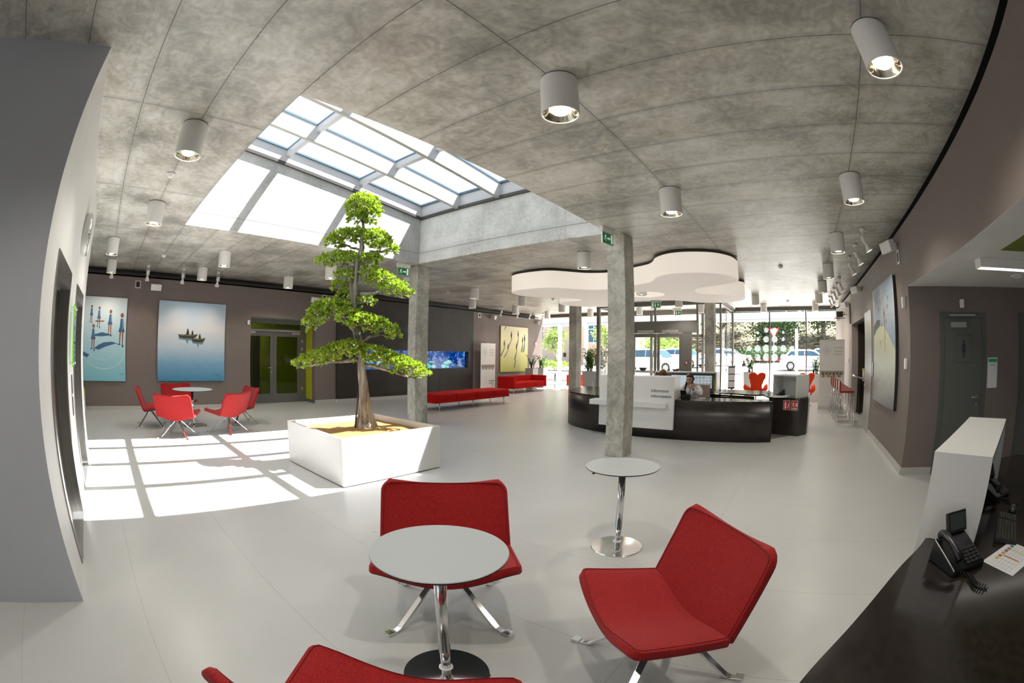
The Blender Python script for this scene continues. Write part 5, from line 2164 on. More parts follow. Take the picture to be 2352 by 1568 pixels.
# folders beside the monitor
for k, c in enumerate(((.75, .65, .05), (.03, .12, .35), (.5, .5, .5))):
    b = MB()
    b.box((10.24, 1.945 + .012 * k, .747), (10.46, 1.955 + .012 * k, 1.00 - .02 * k))
    tag(b.build('folder', mat('folder_colour_%d' % k, c, .5)), ['yellow', 'blue', 'grey'][k] + ' folder standing beside the screen with camera pictures', 'folder', 'folders by the screen')
b = MB()
b.box((9.98, 1.62, .746), (10.2, 1.92, .750))
b.box((10.0, 1.70, .750), (10.18, 1.86, .753))
tag(b.build('paper_sheets', M['paper']), 'loose white sheets on the inner counter right of the screens', 'papers')
b = MB()
for q, (x_, y_, a_) in enumerate(((9.27, .34, .2), (9.30, .30, -.3), (9.32, .28, .25))):
    b.box((-.11, -.15, 0), (.11, .15, .012), T=Matrix.Translation((x_, y_, .746 + .012 * q)) @ Matrix.Rotation(a_, 4, 'Z'))
tag(b.build('paper_stack', M['paper']), 'stack of white papers on the side counter under a telephone', 'papers')
b = MB()
b.box((8.55, 1.80, .746), (8.63, 1.92, .752))
tag(b.build('note_pad', M['paper']), 'small white note on the glossy counter beside the receptionist', 'note pad')


def desk_phone(label, loc, rz, handset=True, scale=1.0):
    """office phone: wedge body, display, key pad, cradle with handset; user side is local -Y"""
    t = thing('desk_telephone', label, 'telephone', loc, rz)
    t.scale = (scale,) * 3
    b = MB()
    b.add([(-.10, -.10, .0), (.10, -.10, 0), (.10, .09, 0), (-.10, .09, 0), (-.10, -.10, .022), (.10, -.10, .022), (.10, .09, .085), (-.10, .09, .085)],
          [(0, 3, 2, 1), (4, 5, 6, 7), (0, 1, 5, 4), (1, 2, 6, 5), (2, 3, 7, 6), (3, 0, 4, 7)])
    b.build('body', M['blackpl'], t, bevel=.005)
    S_ = Matrix.Translation((0, -.10, .023)) @ Matrix.Rotation(atan2(.063, .19), 4, 'X')
    b = MB()
    for i in range(4):
        for j in range(5):
            b.box((-.015 + i * .027, .012 + j * .019, 0), (.006 + i * .027, .025 + j * .019, .006), T=S_)
    b.build('keypad', M['keys'], t)
    b = MB()
    T2 = Matrix.Translation((0, .085, .085)) @ Matrix.Rotation(radians(62), 4, 'X')
    b.box((-.02, -.0, -.012), (.10, .085, .010), T=T2)
    b.build('display', M['blackpl'], t, bevel=.003)
    b = MB()
    b.box((-.01, .01, .0095), (.09, .075, .0108), T=T2)
    b.build('display_glass', mat('grey_display', (.06, .07, .07), .15), t)
    if handset:
        b = MB()
        hs = [(-.068, -.085, .055), (-.068, -.06, .072), (-.068, 0, .095), (-.068, .055, .108), (-.068, .082, .100)]
        b.tube(hs, [.020, .019, .014, .019, .022], 10, flat=(1.15, .8))
        b.build('handset', M['blackpl'], t)
    b = MB()
    pts = []
    for k in range(120):
        f = k / 119
        a = 2 * pi * 15 * f
        cx = -.07 + .05 * f + .02 * sin(6 * f)
        cyy = -.09 - .17 * f
        pts.append((cx + .008 * cos(a), cyy, .010 + .008 * sin(a)))
    b.tube(pts, .0028, 5)
    b.build('coiled_cord', M['blackpl'], t)
    return t


desk_phone('black desk telephone in front of the receptionist', (8.50, 2.18, .745), radians(90), False)
desk_phone('black telephone lying on the papers of the side counter', (9.31, .31, .783), radians(150), True, .72)

# receptionist's chair
ofc = thing('office_chair', 'beige office chair behind the receptionist', 'chair', (9.66, 2.17, 0), radians(90))
b = MB()
b.box((-.22, -.22, .42), (.22, .22, .50))
b.build('seat', M['beige'], ofc, bevel=.02)
b = MB()
b.box((-.19, -.25, .55), (.20, -.21, .93))
b.build('backrest', M['beige'], ofc, bevel=.02)
b = MB()
b.cyl(0, 0, .08, .42, .03, 12)
for k in range(5):
    a = 2 * pi * k / 5
    b.tube([(0, 0, .10), (.28 * cos(a), .28 * sin(a), .05)], .02, 8)
b.build('swivel_base', M['blackpl'], ofc)

# ------------------------------------------------------------------ people behind the desk
def remeshed(b, name, m, parent=None, vox=.009, smooth=2):
    o = b.build(name, m, parent)
    r = o.modifiers.new('union', 'REMESH')
    r.mode = 'VOXEL'
    r.voxel_size = vox
    r.use_smooth_shade = True
    s = o.modifiers.new('soften', 'SMOOTH')
    s.factor = .5
    s.iterations = smooth
    return o


def limb(b, pts, rads, flat=None):
    b.tube(pts, rads, 14, flat=flat)
    for p, r in zip(pts, rads):
        b.ball(p, r * .98, 12)


# seated woman, faces -X; local frame: forward = -X, her left = -Y? (image right = -Y)
WX, WY = 9.35, 2.30
b = MB()
hd = (WX - .10, WY + .01, 1.075)
# head tilted down: skull, jaw, nose, chin, brow, ears, neck, chest, upper body under the jacket
HT = Matrix.Translation(hd) @ Matrix.Rotation(radians(-16), 4, 'Y') @ Matrix.Rotation(radians(-6), 4, 'Z')
b.ball((0.012, 0, .022), (.094, .074, .098), 20, T=HT)
b.ball((-.028, 0, -.040), (.062, .058, .070), 16, T=HT)
b.ball((-.055, 0, -.088), (.026, .028, .022), 12, T=HT)
b.tube([(-.085, 0, .018), (-.104, 0, -.022), (-.088, 0, -.034)], [.010, .015, .010], 10, T=HT)
b.ball((-.080, .0, .036), (.014, .044, .010), 10, T=HT)
b.ball((-.084, 0, -.060), (.010, .024, .009), 10, T=HT)
for s in (1, -1):
    b.ball((-.058, .036 * s, -.018), (.028, .020, .024), 10, T=HT)
    b.ball((.012, .076 * s, -.004), (.018, .010, .030), 10, T=HT)
limb(b, [(WX - .02, WY, 1.02), (WX + .01, WY, .93)], [.050, .056])
limb(b, [(WX + .02, WY, .90), (WX + .05, WY, .70), (WX + .06, WY, .50)], [.115, .13, .15])
limb(b, [(WX + .06, WY + .09, .50), (WX - .36, WY + .10, .50), (WX - .38, WY + .10, .09)], [.085, .065, .045])
limb(b, [(WX + .06, WY - .09, .50), (WX - .36, WY - .10, .50), (WX - .38, WY - .10, .09)], [.085, .065, .045])
for s in (1, -1):
    limb(b, [(WX - .38, WY + .10 * s, .05), (WX - .50, WY + .10 * s, .035)], [.042, .034])
# arms: left arm (image right) elbow on the desk, hand with handset at the ear; right arm rests forward
sh = (WX + .03, WY - .17, .885)
el = (WX - .12, WY - .235, .77)
wr = (WX - .19, WY - .085, .875)
limb(b, [sh, (WX - .04, WY - .225, .83), el], [.052, .044, .038])
limb(b, [el, wr], [.036, .025])
sh2 = (WX + .03, WY + .17, .885)
el2 = (WX - .22, WY + .24, .785)
wr2 = (WX - .50, WY + .13, .775)
limb(b, [sh2, el2], [.052, .040])
limb(b, [el2, wr2], [.038, .026])
# hand round the handset
hc_ = Vector((WX - .195, WY - .062, .935))
b.ball(hc_, (.030, .022, .040), 12)
for k in range(4):
    z = .970 - .020 * k
    L_ = (.052, .058, .054, .044)[k]
    b.tube([hc_ + Vector((-.012, -.005, z - .935)), hc_ + Vector((-.030, .012, z - .931)), hc_ + Vector((-.022, .012 + L_ * .5, z - .927)), hc_ + Vector((.000, .016 + L_ * .5, z - .929))], [.009, .0085, .008, .007], 8)
b.tube([hc_ + Vector((.012, .0, .022)), hc_ + Vector((.020, .022, .045)), hc_ + Vector((.018, .040, .062))], [.011, .010, .008], 8)
hr_ = Vector((WX - .555, WY + .11, .768))
b.ball(hr_, (.044, .036, .016), 12)
for k in range(4):
    yy = -.028 + .019 * k
    L_ = (.055, .066, .062, .048)[k]
    b.tube([hr_ + Vector((-.03, yy, 0)), hr_ + Vector((-.03 - L_ * .6, yy, .006)), hr_ + Vector((-.03 - L_, yy, -.006))], [.009, .0085, .007], 8)
b.tube([hr_ + Vector((.0, -.034, 0)), hr_ + Vector((-.03, -.058, 0)), hr_ + Vector((-.055, -.06, -.004))], [.011, .010, .008], 8)
woman = remeshed(b, 'person', M['skin'], None, .0065, 2)
tag(woman, 'person in a white blouse with dark tied hair, holding a telephone to the ear', 'person', 'people behind the information desk')
b = MB()
limb(b, [(WX + .02, WY, .915), (WX + .04, WY, .80), (WX + .06, WY, .60), (WX + .06, WY, .48)], [.100, .132, .142, .165])
b.ball((WX + .02, WY, .84), (.125, .185, .10), 16)
b.ball((WX - .06, WY + .06, .80), (.06, .065, .06), 12)
b.ball((WX - .06, WY - .06, .80), (.06, .065, .06), 12)
limb(b, [(WX + .03, WY + .15, .885), (WX - .09, WY + .21, .835), el2], [.070, .064, .058])
limb(b, [el2, (WX - .44, WY + .155, .782)], [.056, .042])
limb(b, [(WX + .03, WY - .15, .885), (WX - .04, WY - .22, .83), el], [.066, .060, .056])
limb(b, [el, (WX - .172, WY - .122, .845)], [.054, .040])
remeshed(b, 'blouse', M['cloth_white'], woman, .009, 2)
b = MB()
b.tube([(WX - .075, WY - .035, .905), (WX - .105, WY - .0, .86), (WX - .105, WY + .0, .72)], .004, 6)
b.tube([(WX - .075, WY + .04, .91), (WX - .10, WY + .005, .87)], .004, 6)
b.build('collar_seam', M['grey_ink'], woman)
b = MB()
b.ball((.024, 0, .038), (.094, .081, .094), 22, T=HT)
b.ball((.060, 0, .0), (.060, .068, .075), 16, T=HT)
b.tube([(.055, .03, -.03), (.03, .075, -.075), (-.02, .095, -.14), (-.045, .10, -.21), (-.05, .105, -.26)], [.034, .030, .024, .018, .008], 10, T=HT)
b.ball((-.040, .0, .086), (.044, .062, .028), 14, T=HT)
remeshed(b, 'hair', M['hair'], woman, .006, 1)
b = MB()
for s in (1, -1):
    b.ball((-.079, .030 * s, .006), (.010, .014, .0045), 10, T=HT)
b.build('eyes', M['hair'], woman)
b = MB()
for s in (1, -1):
    b.tube([(-.090, .012 * s, .032), (-.090, .030 * s, .037), (-.078, .046 * s, .031)], .0035, 6, T=HT)
b.build('eyebrows', M['hair'], woman)
b = MB()
b.tube([(-.093, .022, -.058), (-.099, 0, -.056), (-.093, -.022, -.058)], [.003, .0065, .003], 8, T=HT)
b.build('lips', mat('lips', (.35, .07, .06), .5), woman)
b = MB()
b.tube([(WX - .183, WY - .10, .858), (WX - .188, WY - .088, .872)], [.031, .031], 16)
b.build('wristwatch', M['blackpl'], woman)
b = MB()
b.tube([(WX - .205, WY - .030, .935), (WX - .190, WY - .040, .965), (WX - .165, WY - .060, 1.01), (WX - .125, WY - .085, 1.07), (WX - .115, WY - .088, 1.10)], [.018, .015, .012, .015, .019], 12)
hs = b.build('telephone_handset', M['blackpl'])
tag(hs, 'black telephone handset held to the ear of the person on the phone', 'telephone handset')
b = MB()
pts = []
for k in range(90):
    f = k / 89
    a = 2 * pi * 22 * f
    z = .925 - .165 * sin(f * pi / 2)
    pts.append((WX - .205 - .62 * f * f * .9 + .006 * cos(a), WY - .03 - .07 * f + .006 * sin(a), z))
b.tube(pts, .0026, 5)
b.build('cord', M['blackpl'], hs)

# second person, mostly hidden behind the white block: only the crown of the head shows
QX, QY = 9.25, 2.92
b = MB()
H2 = Matrix.Translation((QX, QY, 1.14))
b.ball((0, 0, .02), (.092, .074, .098), 18, T=H2)
b.ball((-.035, 0, -.04), (.06, .056, .068), 14, T=H2)
b.tube([(-.085, 0, .01), (-.103, 0, -.024), (-.088, 0, -.034)], [.009, .014, .010], 8, T=H2)
for s in (1, -1):
    b.ball((.01, .076 * s, -.005), (.018, .010, .028), 8, T=H2)
limb(b, [(QX + .02, QY, 1.08), (QX + .04, QY, .98)], [.05, .056])
limb(b, [(QX + .05, QY, .94), (QX + .07, QY, .72), (QX + .08, QY, .52)], [.115, .13, .15])
for s in (1, -1):
    limb(b, [(QX + .05, QY + .17 * s, .93), (QX - .05, QY + .22 * s, .75), (QX - .28, QY + .14 * s, .78)], [.05, .042, .028])
    hq = Vector((QX - .33, QY + .12 * s, .775))
    b.ball(hq, (.044, .034, .016), 10)
    for k in range(4):
        b.tube([hq + Vector((-.03, -.026 + .018 * k, 0)), hq + Vector((-.085, -.026 + .018 * k, 0))], [.009, .007], 6)
    b.tube([hq + Vector((0, -.03 * s, 0)), hq + Vector((-.04, -.055 * s, 0))], [.011, .008], 6)
    limb(b, [(QX + .08, QY + .09 * s, .5), (QX - .33, QY + .1 * s, .5), (QX - .35, QY + .1 * s, .06)], [.085, .065, .045])
b.v = [(2 * QX - x, 2 * QY - y, z) for x, y, z in b.v]
p2 = remeshed(b, 'person', M['skin'], None, .009, 2)
tag(p2, 'person hidden behind the white block, only the auburn crown of the head showing', 'person', 'people behind the information desk')
b = MB()
b.ball((.022, 0, .036), (.098, .084, .100), 22, T=H2)
b.ball((.055, 0, -.03), (.062, .076, .09), 16, T=H2)
b.ball((-.01, .06, -.02), (.045, .032, .08), 12, T=H2)
b.ball((-.01, -.06, -.02), (.045, .032, .08), 12, T=H2)
b.v = [(2 * QX - x, 2 * QY - y, z) for x, y, z in b.v]
remeshed(b, 'hair', M['hair2'], p2, .007, 1)
b = MB()
limb(b, [(QX + .04, QY, .95), (QX + .06, QY, .8), (QX + .08, QY, .50)], [.10, .135, .165])
b.ball((QX + .04, QY, .88), (.125, .185, .10), 16)
for s in (1, -1):
    limb(b, [(QX + .05, QY + .16 * s, .92), (QX - .05, QY + .22 * s, .76), (QX - .20, QY + .165 * s, .785)], [.068, .056, .044])
b.v = [(2 * QX - x, 2 * QY - y, z) for x, y, z in b.v]
remeshed(b, 'blouse', M['cloth_white'], p2, .011, 2)

# ================================================================== near reception desk at the lower right
nd = thing('reception_counter', 'dark glossy reception counter filling the lower right corner', 'counter', (0, 0, 0))
outer = smooth_open([(.20, .02), (.62, -.07), (.99, -.18), (1.29, -.333), (1.72, -.583), (1.99, -.775), (2.4, -1.02), (2.9, -1.36), (3.3, -1.66), (3.62, -2.05), (3.75, -2.45)])
inner = smooth_open([(.05, -.95), (.5, -1.0), (.9, -1.15), (1.3, -1.36), (1.7, -1.62), (2.0, -1.84), (2.25, -2.06), (2.45, -2.3), (2.58, -2.55), (2.66, -2.8), (2.7, -3.1)])
b = MB()
b.prism(outer + inner[::-1], .715, .742)
b.build('worktop', M['desk'], nd)
b = MB()
b.prism([(x, y - .02) for x, y in outer] + [(x - .03, y - .06) for x, y in outer[::-1]], 0, .715, smooth=True)
b.build('front_panel', M['desk_front'], nd)
wb = thing('counter_screen_block', 'tall white block rising from the near dark counter at the right edge', 'reception panel', (0, 0, 0))
p0, p1 = Vector((2.09, -.776)), Vector((3.22, -1.50))
dr = (p1 - p0).normalized()
nr = Vector((dr.y, -dr.x))
if nr.y > 0:
    nr = -nr
b = MB()
q = lambda s_, t_: tuple(p0 + dr * s_ + nr * t_)
Lb = (p1 - p0).length
b.prism([q(0, 0), q(Lb, 0), q(Lb, .07), q(0, .07)], .06, 1.15)
b.prism([q(0, .07), q(Lb, .07), q(Lb, .345), q(0, .345)], 1.115, 1.15)
b.prism([q(0, .07), q(.035, .07), q(.035, .345), q(0, .345)], .744, 1.115)
b.prism([q(Lb - .035, .07), q(Lb, .07), q(Lb, .345), q(Lb - .035, .345)], .744, 1.115)
b.prism([q(0.035, .075), q(Lb - .035, .075), q(Lb - .035, .09), q(.035, .09)], .744, 1.115, 1)
b.build('body', [M['white'], M['white']], wb)

# telephone in front of the block, keyboard, mouse, second phone, printed timetable
desk_phone('black office telephone with raised display and coiled cord on the near counter', (1.76, -.91, .742), radians(-68), True, 1.12)
desk_phone('second black telephone partly hidden behind the white block', (2.66, -1.56, .742), radians(-60), True, 1.0)


def on_desk(px):
    pass


kb = thing('keyboard', 'dark computer keyboard on the near counter at the right edge', 'keyboard', (2.07, -1.385, .742), radians(-28))
b = MB()
b.add([(-.21, -.075, 0), (.21, -.075, 0), (.21, .075, 0), (-.21, .075, 0), (-.21, -.075, .012), (.21, -.075, .012), (.21, .075, .024), (-.21, .075, .024)], [(0, 3, 2, 1), (4, 5, 6, 7), (0, 1, 5, 4), (1, 2, 6, 5), (2, 3, 7, 6), (3, 0, 4, 7)])
b.build('case', M['blackpl'], kb, bevel=.003)
b = MB()
SK = Matrix.Translation((0, -.075, .012)) @ Matrix.Rotation(atan2(.012, .15), 4, 'X')
for j in range(6):
    for i in range(20):
        if i in (14,):
            continue
        x = -.198 + i * .0198
        b.box((x, .012 + j * .0215, 0), (x + .0160, .028 + j * .0215, .007), T=SK)
o = b.build('keys', mat('olive_grey_keys', (.05, .05, .035), .4), kb)
ms = thing('computer_mouse', 'black computer mouse beyond the keyboard on the near counter', 'mouse', (2.335, -1.575, .742), radians(-30))
b = MB()
b.ball((0, 0, .008), (.056, .032, .030), 18)
b.v = [(x, y, max(z, 0)) for x, y, z in b.v]
b.build('shell', mat('mouse_shell', (.05, .05, .055), .2), ms)
b = MB()
b.tube([(.05, 0, .012), (.12, .03, .004), (.16, .12, .004), (.10, .22, .004), (.02, .30, .004)], .0022, 6)
b.build('cable', M['blackpl'], ms)
b = MB()
pp = thing('printed_timetable', 'white printed sheet with a coloured table on the near counter', 'paper sheet', (1.73, -1.26, .7425), radians(-58))
b = MB()
b.box((-.16, -.11, 0), (.16, .11, .0012))
b.build('sheet', M['paper'], pp)
b = MB()
for j in range(6):
    b.box((-.14, -.07 + j * .025, .0013), (.14, -.069 + j * .025, .0016), 0)
for i in range(8):
    b.box((-.14 + i * .04, -.07, .0013), (-.139 + i * .04, .08, .0016), 0)
cols = [(.6, .5, .05), (.5, .12, .12), (.55, .4, .05), (.25, .12, .2), (.5, .2, .08), (.02, .25, .35)]
cm = [M['grey_ink']] + [mat('table_tint_%d' % k, c, .6) for k, c in enumerate(cols)]
for i in range(6):
    b.box((-.08 + i * .036, .056, .0013), (-.055 + i * .036, .078, .0018), 1 + i)
b.box((-.02, -.06, .0013), (-.008, .05, .0018), 5)
b.box((.075, -.07, .0013), (.081, .05, .0018), 1)
b.build('table_print', cm, pp)

# ================================================================== lounge furniture towards the window
def cushion(b, a, c, r=.03, mi=0):
    b.box(a, c, mi)


bench = thing('bench', 'long red upholstered bench in front of the aquarium', 'bench', (0, 0, 0))
xs = [8.25, 9.05, 9.85, 10.65, 11.15]
b = MB()
b.box((8.05, 8.55, .22), (11.25, 9.32, .30))
b.build('frame_rail', M['red2'], bench, bevel=.02)
for i in range(4):
    b = MB()
    x0 = 8.05 + .8 * i
    b.box((x0 + .002, 8.54, .28), (x0 + .798, 9.33, .46))
    b.build('seat_cushion', M['red2'], bench, bevel=.045)
for x in (8.30, 9.65, 11.10):
    for y in (8.66, 9.22):
        b = MB()
        b.cyl(x, y, 0, .23, .014, 12)
        b.build('leg', M['chrome'], bench)


def sofa(name, label, cat, loc, rz, w, dpt, n, m, hz=.66):
    t = thing(name, label, cat, loc, rz)
    b = MB()
    b.box((-w / 2, -dpt / 2, .19), (-w / 2 + .13, dpt / 2, hz))
    b.build('armrest', m, t, bevel=.02)
    b = MB()
    b.box((w / 2 - .13, -dpt / 2, .19), (w / 2, dpt / 2, hz))
    b.build('armrest', m, t, bevel=.02)
    b = MB()
    b.box((-w / 2 + .13, dpt / 2 - .15, .19), (w / 2 - .13, dpt / 2, hz))
    b.build('backrest', m, t, bevel=.02)
    b = MB()
    b.box((-w / 2 + .13, -dpt / 2 + .01, .19), (w / 2 - .13, dpt / 2 - .15, .30))
    b.build('base', m, t, bevel=.01)
    sw = (w - .26) / n
    for i in range(n):
        b = MB()
        b.box((-w / 2 + .13 + sw * i + .003, -dpt / 2, .29), (-w / 2 + .13 + sw * (i + 1) - .003, dpt / 2 - .15, .43))
        b.build('seat_cushion', m, t, bevel=.03)
    for sx_ in (-1, 1):
        for sy_ in (-1, 1):
            b = MB()
            b.cyl(sx_ * (w / 2 - .12), sy_ * (dpt / 2 - .10), 0, .20, .013, 12)
            b.build('leg', M['chrome'], t)
    return t


sofa('sofa', 'three-seat red sofa below the yellow painting', 'sofa', (15.05, 10.75, 0), radians(0), 2.35, .82, 3, M['red2'])
sofa('armchair', 'bright orange armchair by the window, half hidden by the far column', 'armchair', (18.0 - .55, 9.55, 0), radians(-62), .85, .8, 1, M['orange'])

# roll-up banners
M['banner'] = mat('banner_fabric', (.74, .72, .69), .6)


def banner(label, loc, rz, w, h_):
    """faces local -Y"""
    t = thing('roll_up_banner', label, 'banner', loc, rz, 'roll-up banners')
    b = MB()
    b.box((-w / 2 - .01, -.10, .0), (w / 2 + .01, .10, .035))
    b.box((-w / 2, -.045, .035), (w / 2, .045, .09))
    b.build('base', M['alu'], t)
    b = MB()
    b.box((-w / 2, -.003, .08), (w / 2, .003, h_))
    b.box((-w / 2, -.012, h_ - .02), (w / 2, .012, h_), 1)
    b.build('print', [M['banner'], M['alu']], t)
    b = MB()
    b.tube([(0, .02, .05), (0, .02, h_ + .02)], .01, 8)
    b.build('support_pole', M['alu'], t)
    b = MB()
    for i in range(8):
        for j in range(8):
            d_ = max(abs(i - 3.5), abs(j - 3.5)) * .5 + min(abs(i - 3.5), abs(j - 3.5)) * .5
            r = max(.0, .0135 - .0030 * d_) * w / .85
            if abs(i - 3.5) + abs(j - 3.5) > 5.2:
                continue
            cx, cz = (-.33 + i * .042) * w / .85, h_ - .33 * w / .85 + (j - 3.5) * .042 * w / .85
            b.add([(cx + r * cos(2 * pi * k / 10), -.0042, cz + r * sin(2 * pi * k / 10)) for k in range(10)], [list(range(10))])
    b.build('dot_logo', M['teal_ink'], t)
    for k, s_ in enumerate(('PROTON', 'THERAPY', 'CENTER')):
        text(s_, .072 * w / .85, M['teal_ink'] if 0 else M['grey_ink'], t, frame_M((.06 * w / .85, -.0045, h_ - (.27 + .095 * k) * w / .85), (1, 0, 0), (0, 0, 1)), ext=.0006)
    b = MB()
    random.seed(3)
    zc = h_ * .46
    b.box((-w / 2 + .03, -.0045, zc), (w / 2 - .03, -.0034, zc + .19 * w / .85), 0)
    for k in range(13):
        x = -w / 2 + .07 + k * (w - .14) / 12
        b.add([(px, -.0050 - .0001 * k, pz) for px, pz in ell(x, zc + .11 * w / .85, .028, .036, 10)], [list(range(10))], 1 + k % 2)
        b.add([(x - .035, -.0049 - .0001 * k, zc + .003), (x + .035, -.0049 - .0001 * k, zc + .003), (x + .02, -.0049 - .0001 * k, zc + .085 * w / .85), (x - .02, -.0049 - .0001 * k, zc + .085 * w / .85)], [(0, 1, 2, 3)], 3 + k % 3)
    b.build('people_photo', [mat('photo_backdrop', (.30, .30, .26), .6), mat('photo_skin', (.48, .28, .18), .6), mat('photo_hair', (.08, .05, .03), .6), mat('photo_white', (.6, .6, .62), .6), mat('photo_blue', (.15, .2, .3), .6), mat('photo_yellow', (.5, .42, .12), .6)], t)
    text('To nejlepší', .075 * w / .85, M['ink'], t, frame_M((w / 2 - .05, -.0045, .42), (1, 0, 0), (0, 0, 1)), align='RIGHT', ext=.0006)
    text('pro život.', .075 * w / .85, M['ink'], t, frame_M((w / 2 - .09, -.0045, .33), (1, 0, 0), (0, 0, 1)), align='RIGHT', ext=.0006)
    text('The best\nfor life.', .055 * w / .85, M['grey_ink'], t, frame_M((w / 2 - .05, -.0045, .26), (1, 0, 0), (0, 0, 1)), align='RIGHT', ext=.0006)
    return t


banner('white roll-up banner between the dark wall and the yellow painting', (13.95, 11.72, 0), 0, .92, 1.97)
banner('pale roll-up banner near the street window, behind the bar stools', (13.85, -1.19, 0), radians(-90), .84, 2.03)


# planters with leafy plants
def zz_plant(name, label, loc, w, h_, kind, m, seed, group='tall planters by the windows'):
    random.seed(seed)
    t = thing(name, label, 'potted plant', loc, 0, group)
    b = MB()
    w0 = w * .42
    w1 = w * .5
    b.prism([(-w0, -w0), (w0, -w0), (w0, w0), (-w0, w0)], 0, h_, top=[(-w1, -w1), (w1, -w1), (w1, w1), (-w1, w1)])
    b.prism([(-w1 + .02, -w1 + .02), (w1 - .02, -w1 + .02), (w1 - .02, w1 - .02), (-w1 + .02, w1 - .02)], h_, h_ + .002, 1)
    b.build('pot', [m, M['rim']], t, bevel=.004)
    st = MB()
    lf = MB()
    if kind == 'zz':
        for k in range(9):
            a = random.uniform(0, 2 * pi)
            L = random.uniform(.35, .62)
            lean = random.uniform(.15, .6)
            base = Vector((random.uniform(-.1, .1), random.uniform(-.1, .1), h_))
            pts = [base + Vector((cos(a) * lean * L * f * f, sin(a) * lean * L * f * f, L * f)) for f in (0, .3, .6, 1)]
            st.tube(pts, [.014, .011, .008, .004], 6)
            for q in range(12):
                f = .25 + .75 * q / 11
                i = min(int(f * 3), 2)
                p = pts[i] + (pts[i + 1] - pts[i]) * (f * 3 - i)
                d = (pts[i + 1] - pts[i]).normalized()
                side = d.cross(Vector((cos(a + 1.57), sin(a + 1.57), 0))).normalized() if q % 2 else -d.cross(Vector((cos(a + 1.57), sin(a + 1.57), 0))).normalized()
                sd = Vector((-sin(a), cos(a), 0)) * (1 if q % 2 else -1)
                add_leaf(lf, p, (d * .6 + sd + rand_dir() * .25), Vector((0, 0, 1)) + rand_dir() * .5, random.uniform(.09, .13), .028)
    else:
        for k in range(26):
            a = random.uniform(0, 2 * pi)
            L = random.uniform(.5, .95)
            lean = random.uniform(.05, .42)
            base = Vector((random.uniform(-.12, .12), random.uniform(-.12, .12), h_))
            pts = [base + Vector((cos(a) * lean * L * f * f, sin(a) * lean * L * f * f, L * f)) for f in (0, .35, .7, 1)]
            st.tube(pts, [.008, .007, .005, .003], 5)
            for q in range(26):
                f = .12 + .88 * q / 25
                i = min(int(f * 3), 2)
                p = pts[i] + (pts[i + 1] - pts[i]) * (f * 3 - i)
                add_leaf(lf, p, rand_dir() + Vector((0, 0, .5)), rand_dir(), random.uniform(.10, .20), .016)
    st.build('stems', M['leaf_dark'], t)
    lf.build('foliage', M['leaf_dark'], t)
    return t


M['pot_grey'] = mat('grey_planter_gloss', (.36, .36, .36), .25)
M['pot_white'] = mat('white_planter_gloss', (.66, .64, .63), .25)
zz_plant('potted_plant', 'potted plant in a tapered grey planter behind the red sofa', (16.55, 11.35, 0), .42, .92, 'zz', M['pot_grey'], 5)
zz_plant('potted_plant', 'potted plant in the window corner behind the small round table', (17.55, 11.45, 0), .42, .92, 'zz', M['pot_grey'], 6)
zz_plant('potted_bamboo', 'dense dark plant in a grey planter just right of the far column', (16.6, 8.45, 0), .48, .88, 'bam', M['pot_grey'], 7)
zz_plant('potted_bamboo', 'dense dark plant in a grey planter left of the vestibule post', (16.3, 7.85, 0), .48, .88, 'bam', M['pot_grey'], 8)
zz_plant('potted_plant', 'potted plant in a white planter left behind the orange winged chair', (17.2, 1.85, 0), .46, .95, 'zz', M['pot_white'], 9)
zz_plant('potted_plant', 'potted plant in a white planter beside the pale banner', (16.2, -.75, 0), .46, .95, 'zz', M['pot_white'], 10)


# winged orange easy chairs
def egg_fn(side_scale=1):
    pass


def egg_chair(label, loc, rz):
    """high two-lobed back facing local +Y forward, swept wings and seat shell"""
    t = thing('winged_easy_chair', label, 'chair', loc, rz, 'orange winged easy chairs')

    def fn(u, v):
        # v: 0 seat front -> .4 seat back -> 1 top of back ; u across
        if v < .38:
            f = v / .38
            y = .30 - f * .50
            z = .40 - .05 * sin(pi * f) - .02 * f
            w = .27 + .06 * sin(pi * f)
            z += .22 * abs(u) ** 2.2 * (.25 + .75 * f)
            return Vector((u * w, y + .0, z))
        f = (v - .38) / .62
        y = -.20 - .20 * f
        z = .38 + .62 * f
        prof = [(.0, .30), (.15, .22), (.38, .19), (.6, .23), (.85, .285), (1.0, .27)]
        for i in range(len(prof) - 1):
            if prof[i][0] <= f <= prof[i + 1][0]:
                k = (f - prof[i][0]) / (prof[i + 1][0] - prof[i][0])
                k = k * k * (3 - 2 * k)
                w = prof[i][1] + (prof[i + 1][1] - prof[i][1]) * k
                break
        y += .20 * abs(u) ** 2 * (1 - f) ** .8 + .05 * u * u
        z += f ** 4 * (.075 * (1 - ((abs(u) - .52) / .5) ** 2) - .05)
        return Vector((u * w, y, z))
    slab(34, 24, fn, .05, 'shell', t, M['orange'])
    for s in (1, -1):
        b = MB()
        b.tube([(s * .19, -.24, .46), (s * .28, -.16, .50), (s * .37, -.02, .55), (s * .40, .12, .58), (s * .38, .22, .575), (s * .33, .29, .55)], [.05, .065, .07, .065, .05, .02], 12, flat=(.45, 1.25))
        b.build('armrest', M['orange'], t)
    b = MB()
    b.cyl(0, -.02, .10, .36, .022, 14)
    for k in range(4):
        a = pi / 4 + k * pi / 2
        b.tube([(0, -.02, .12), (.30 * cos(a), .30 * sin(a) - .02, .02)], [.014, .012], 8)
    b.build('star_base', M['alu'], t)
    return t


egg_chair('orange winged easy chair seen from behind between planter and white shelf', (14.75, 1.36, 0), radians(-78))
egg_chair('second orange winged chair, peeking out behind the white shelf', (14.75, -.31, 0), radians(-78))

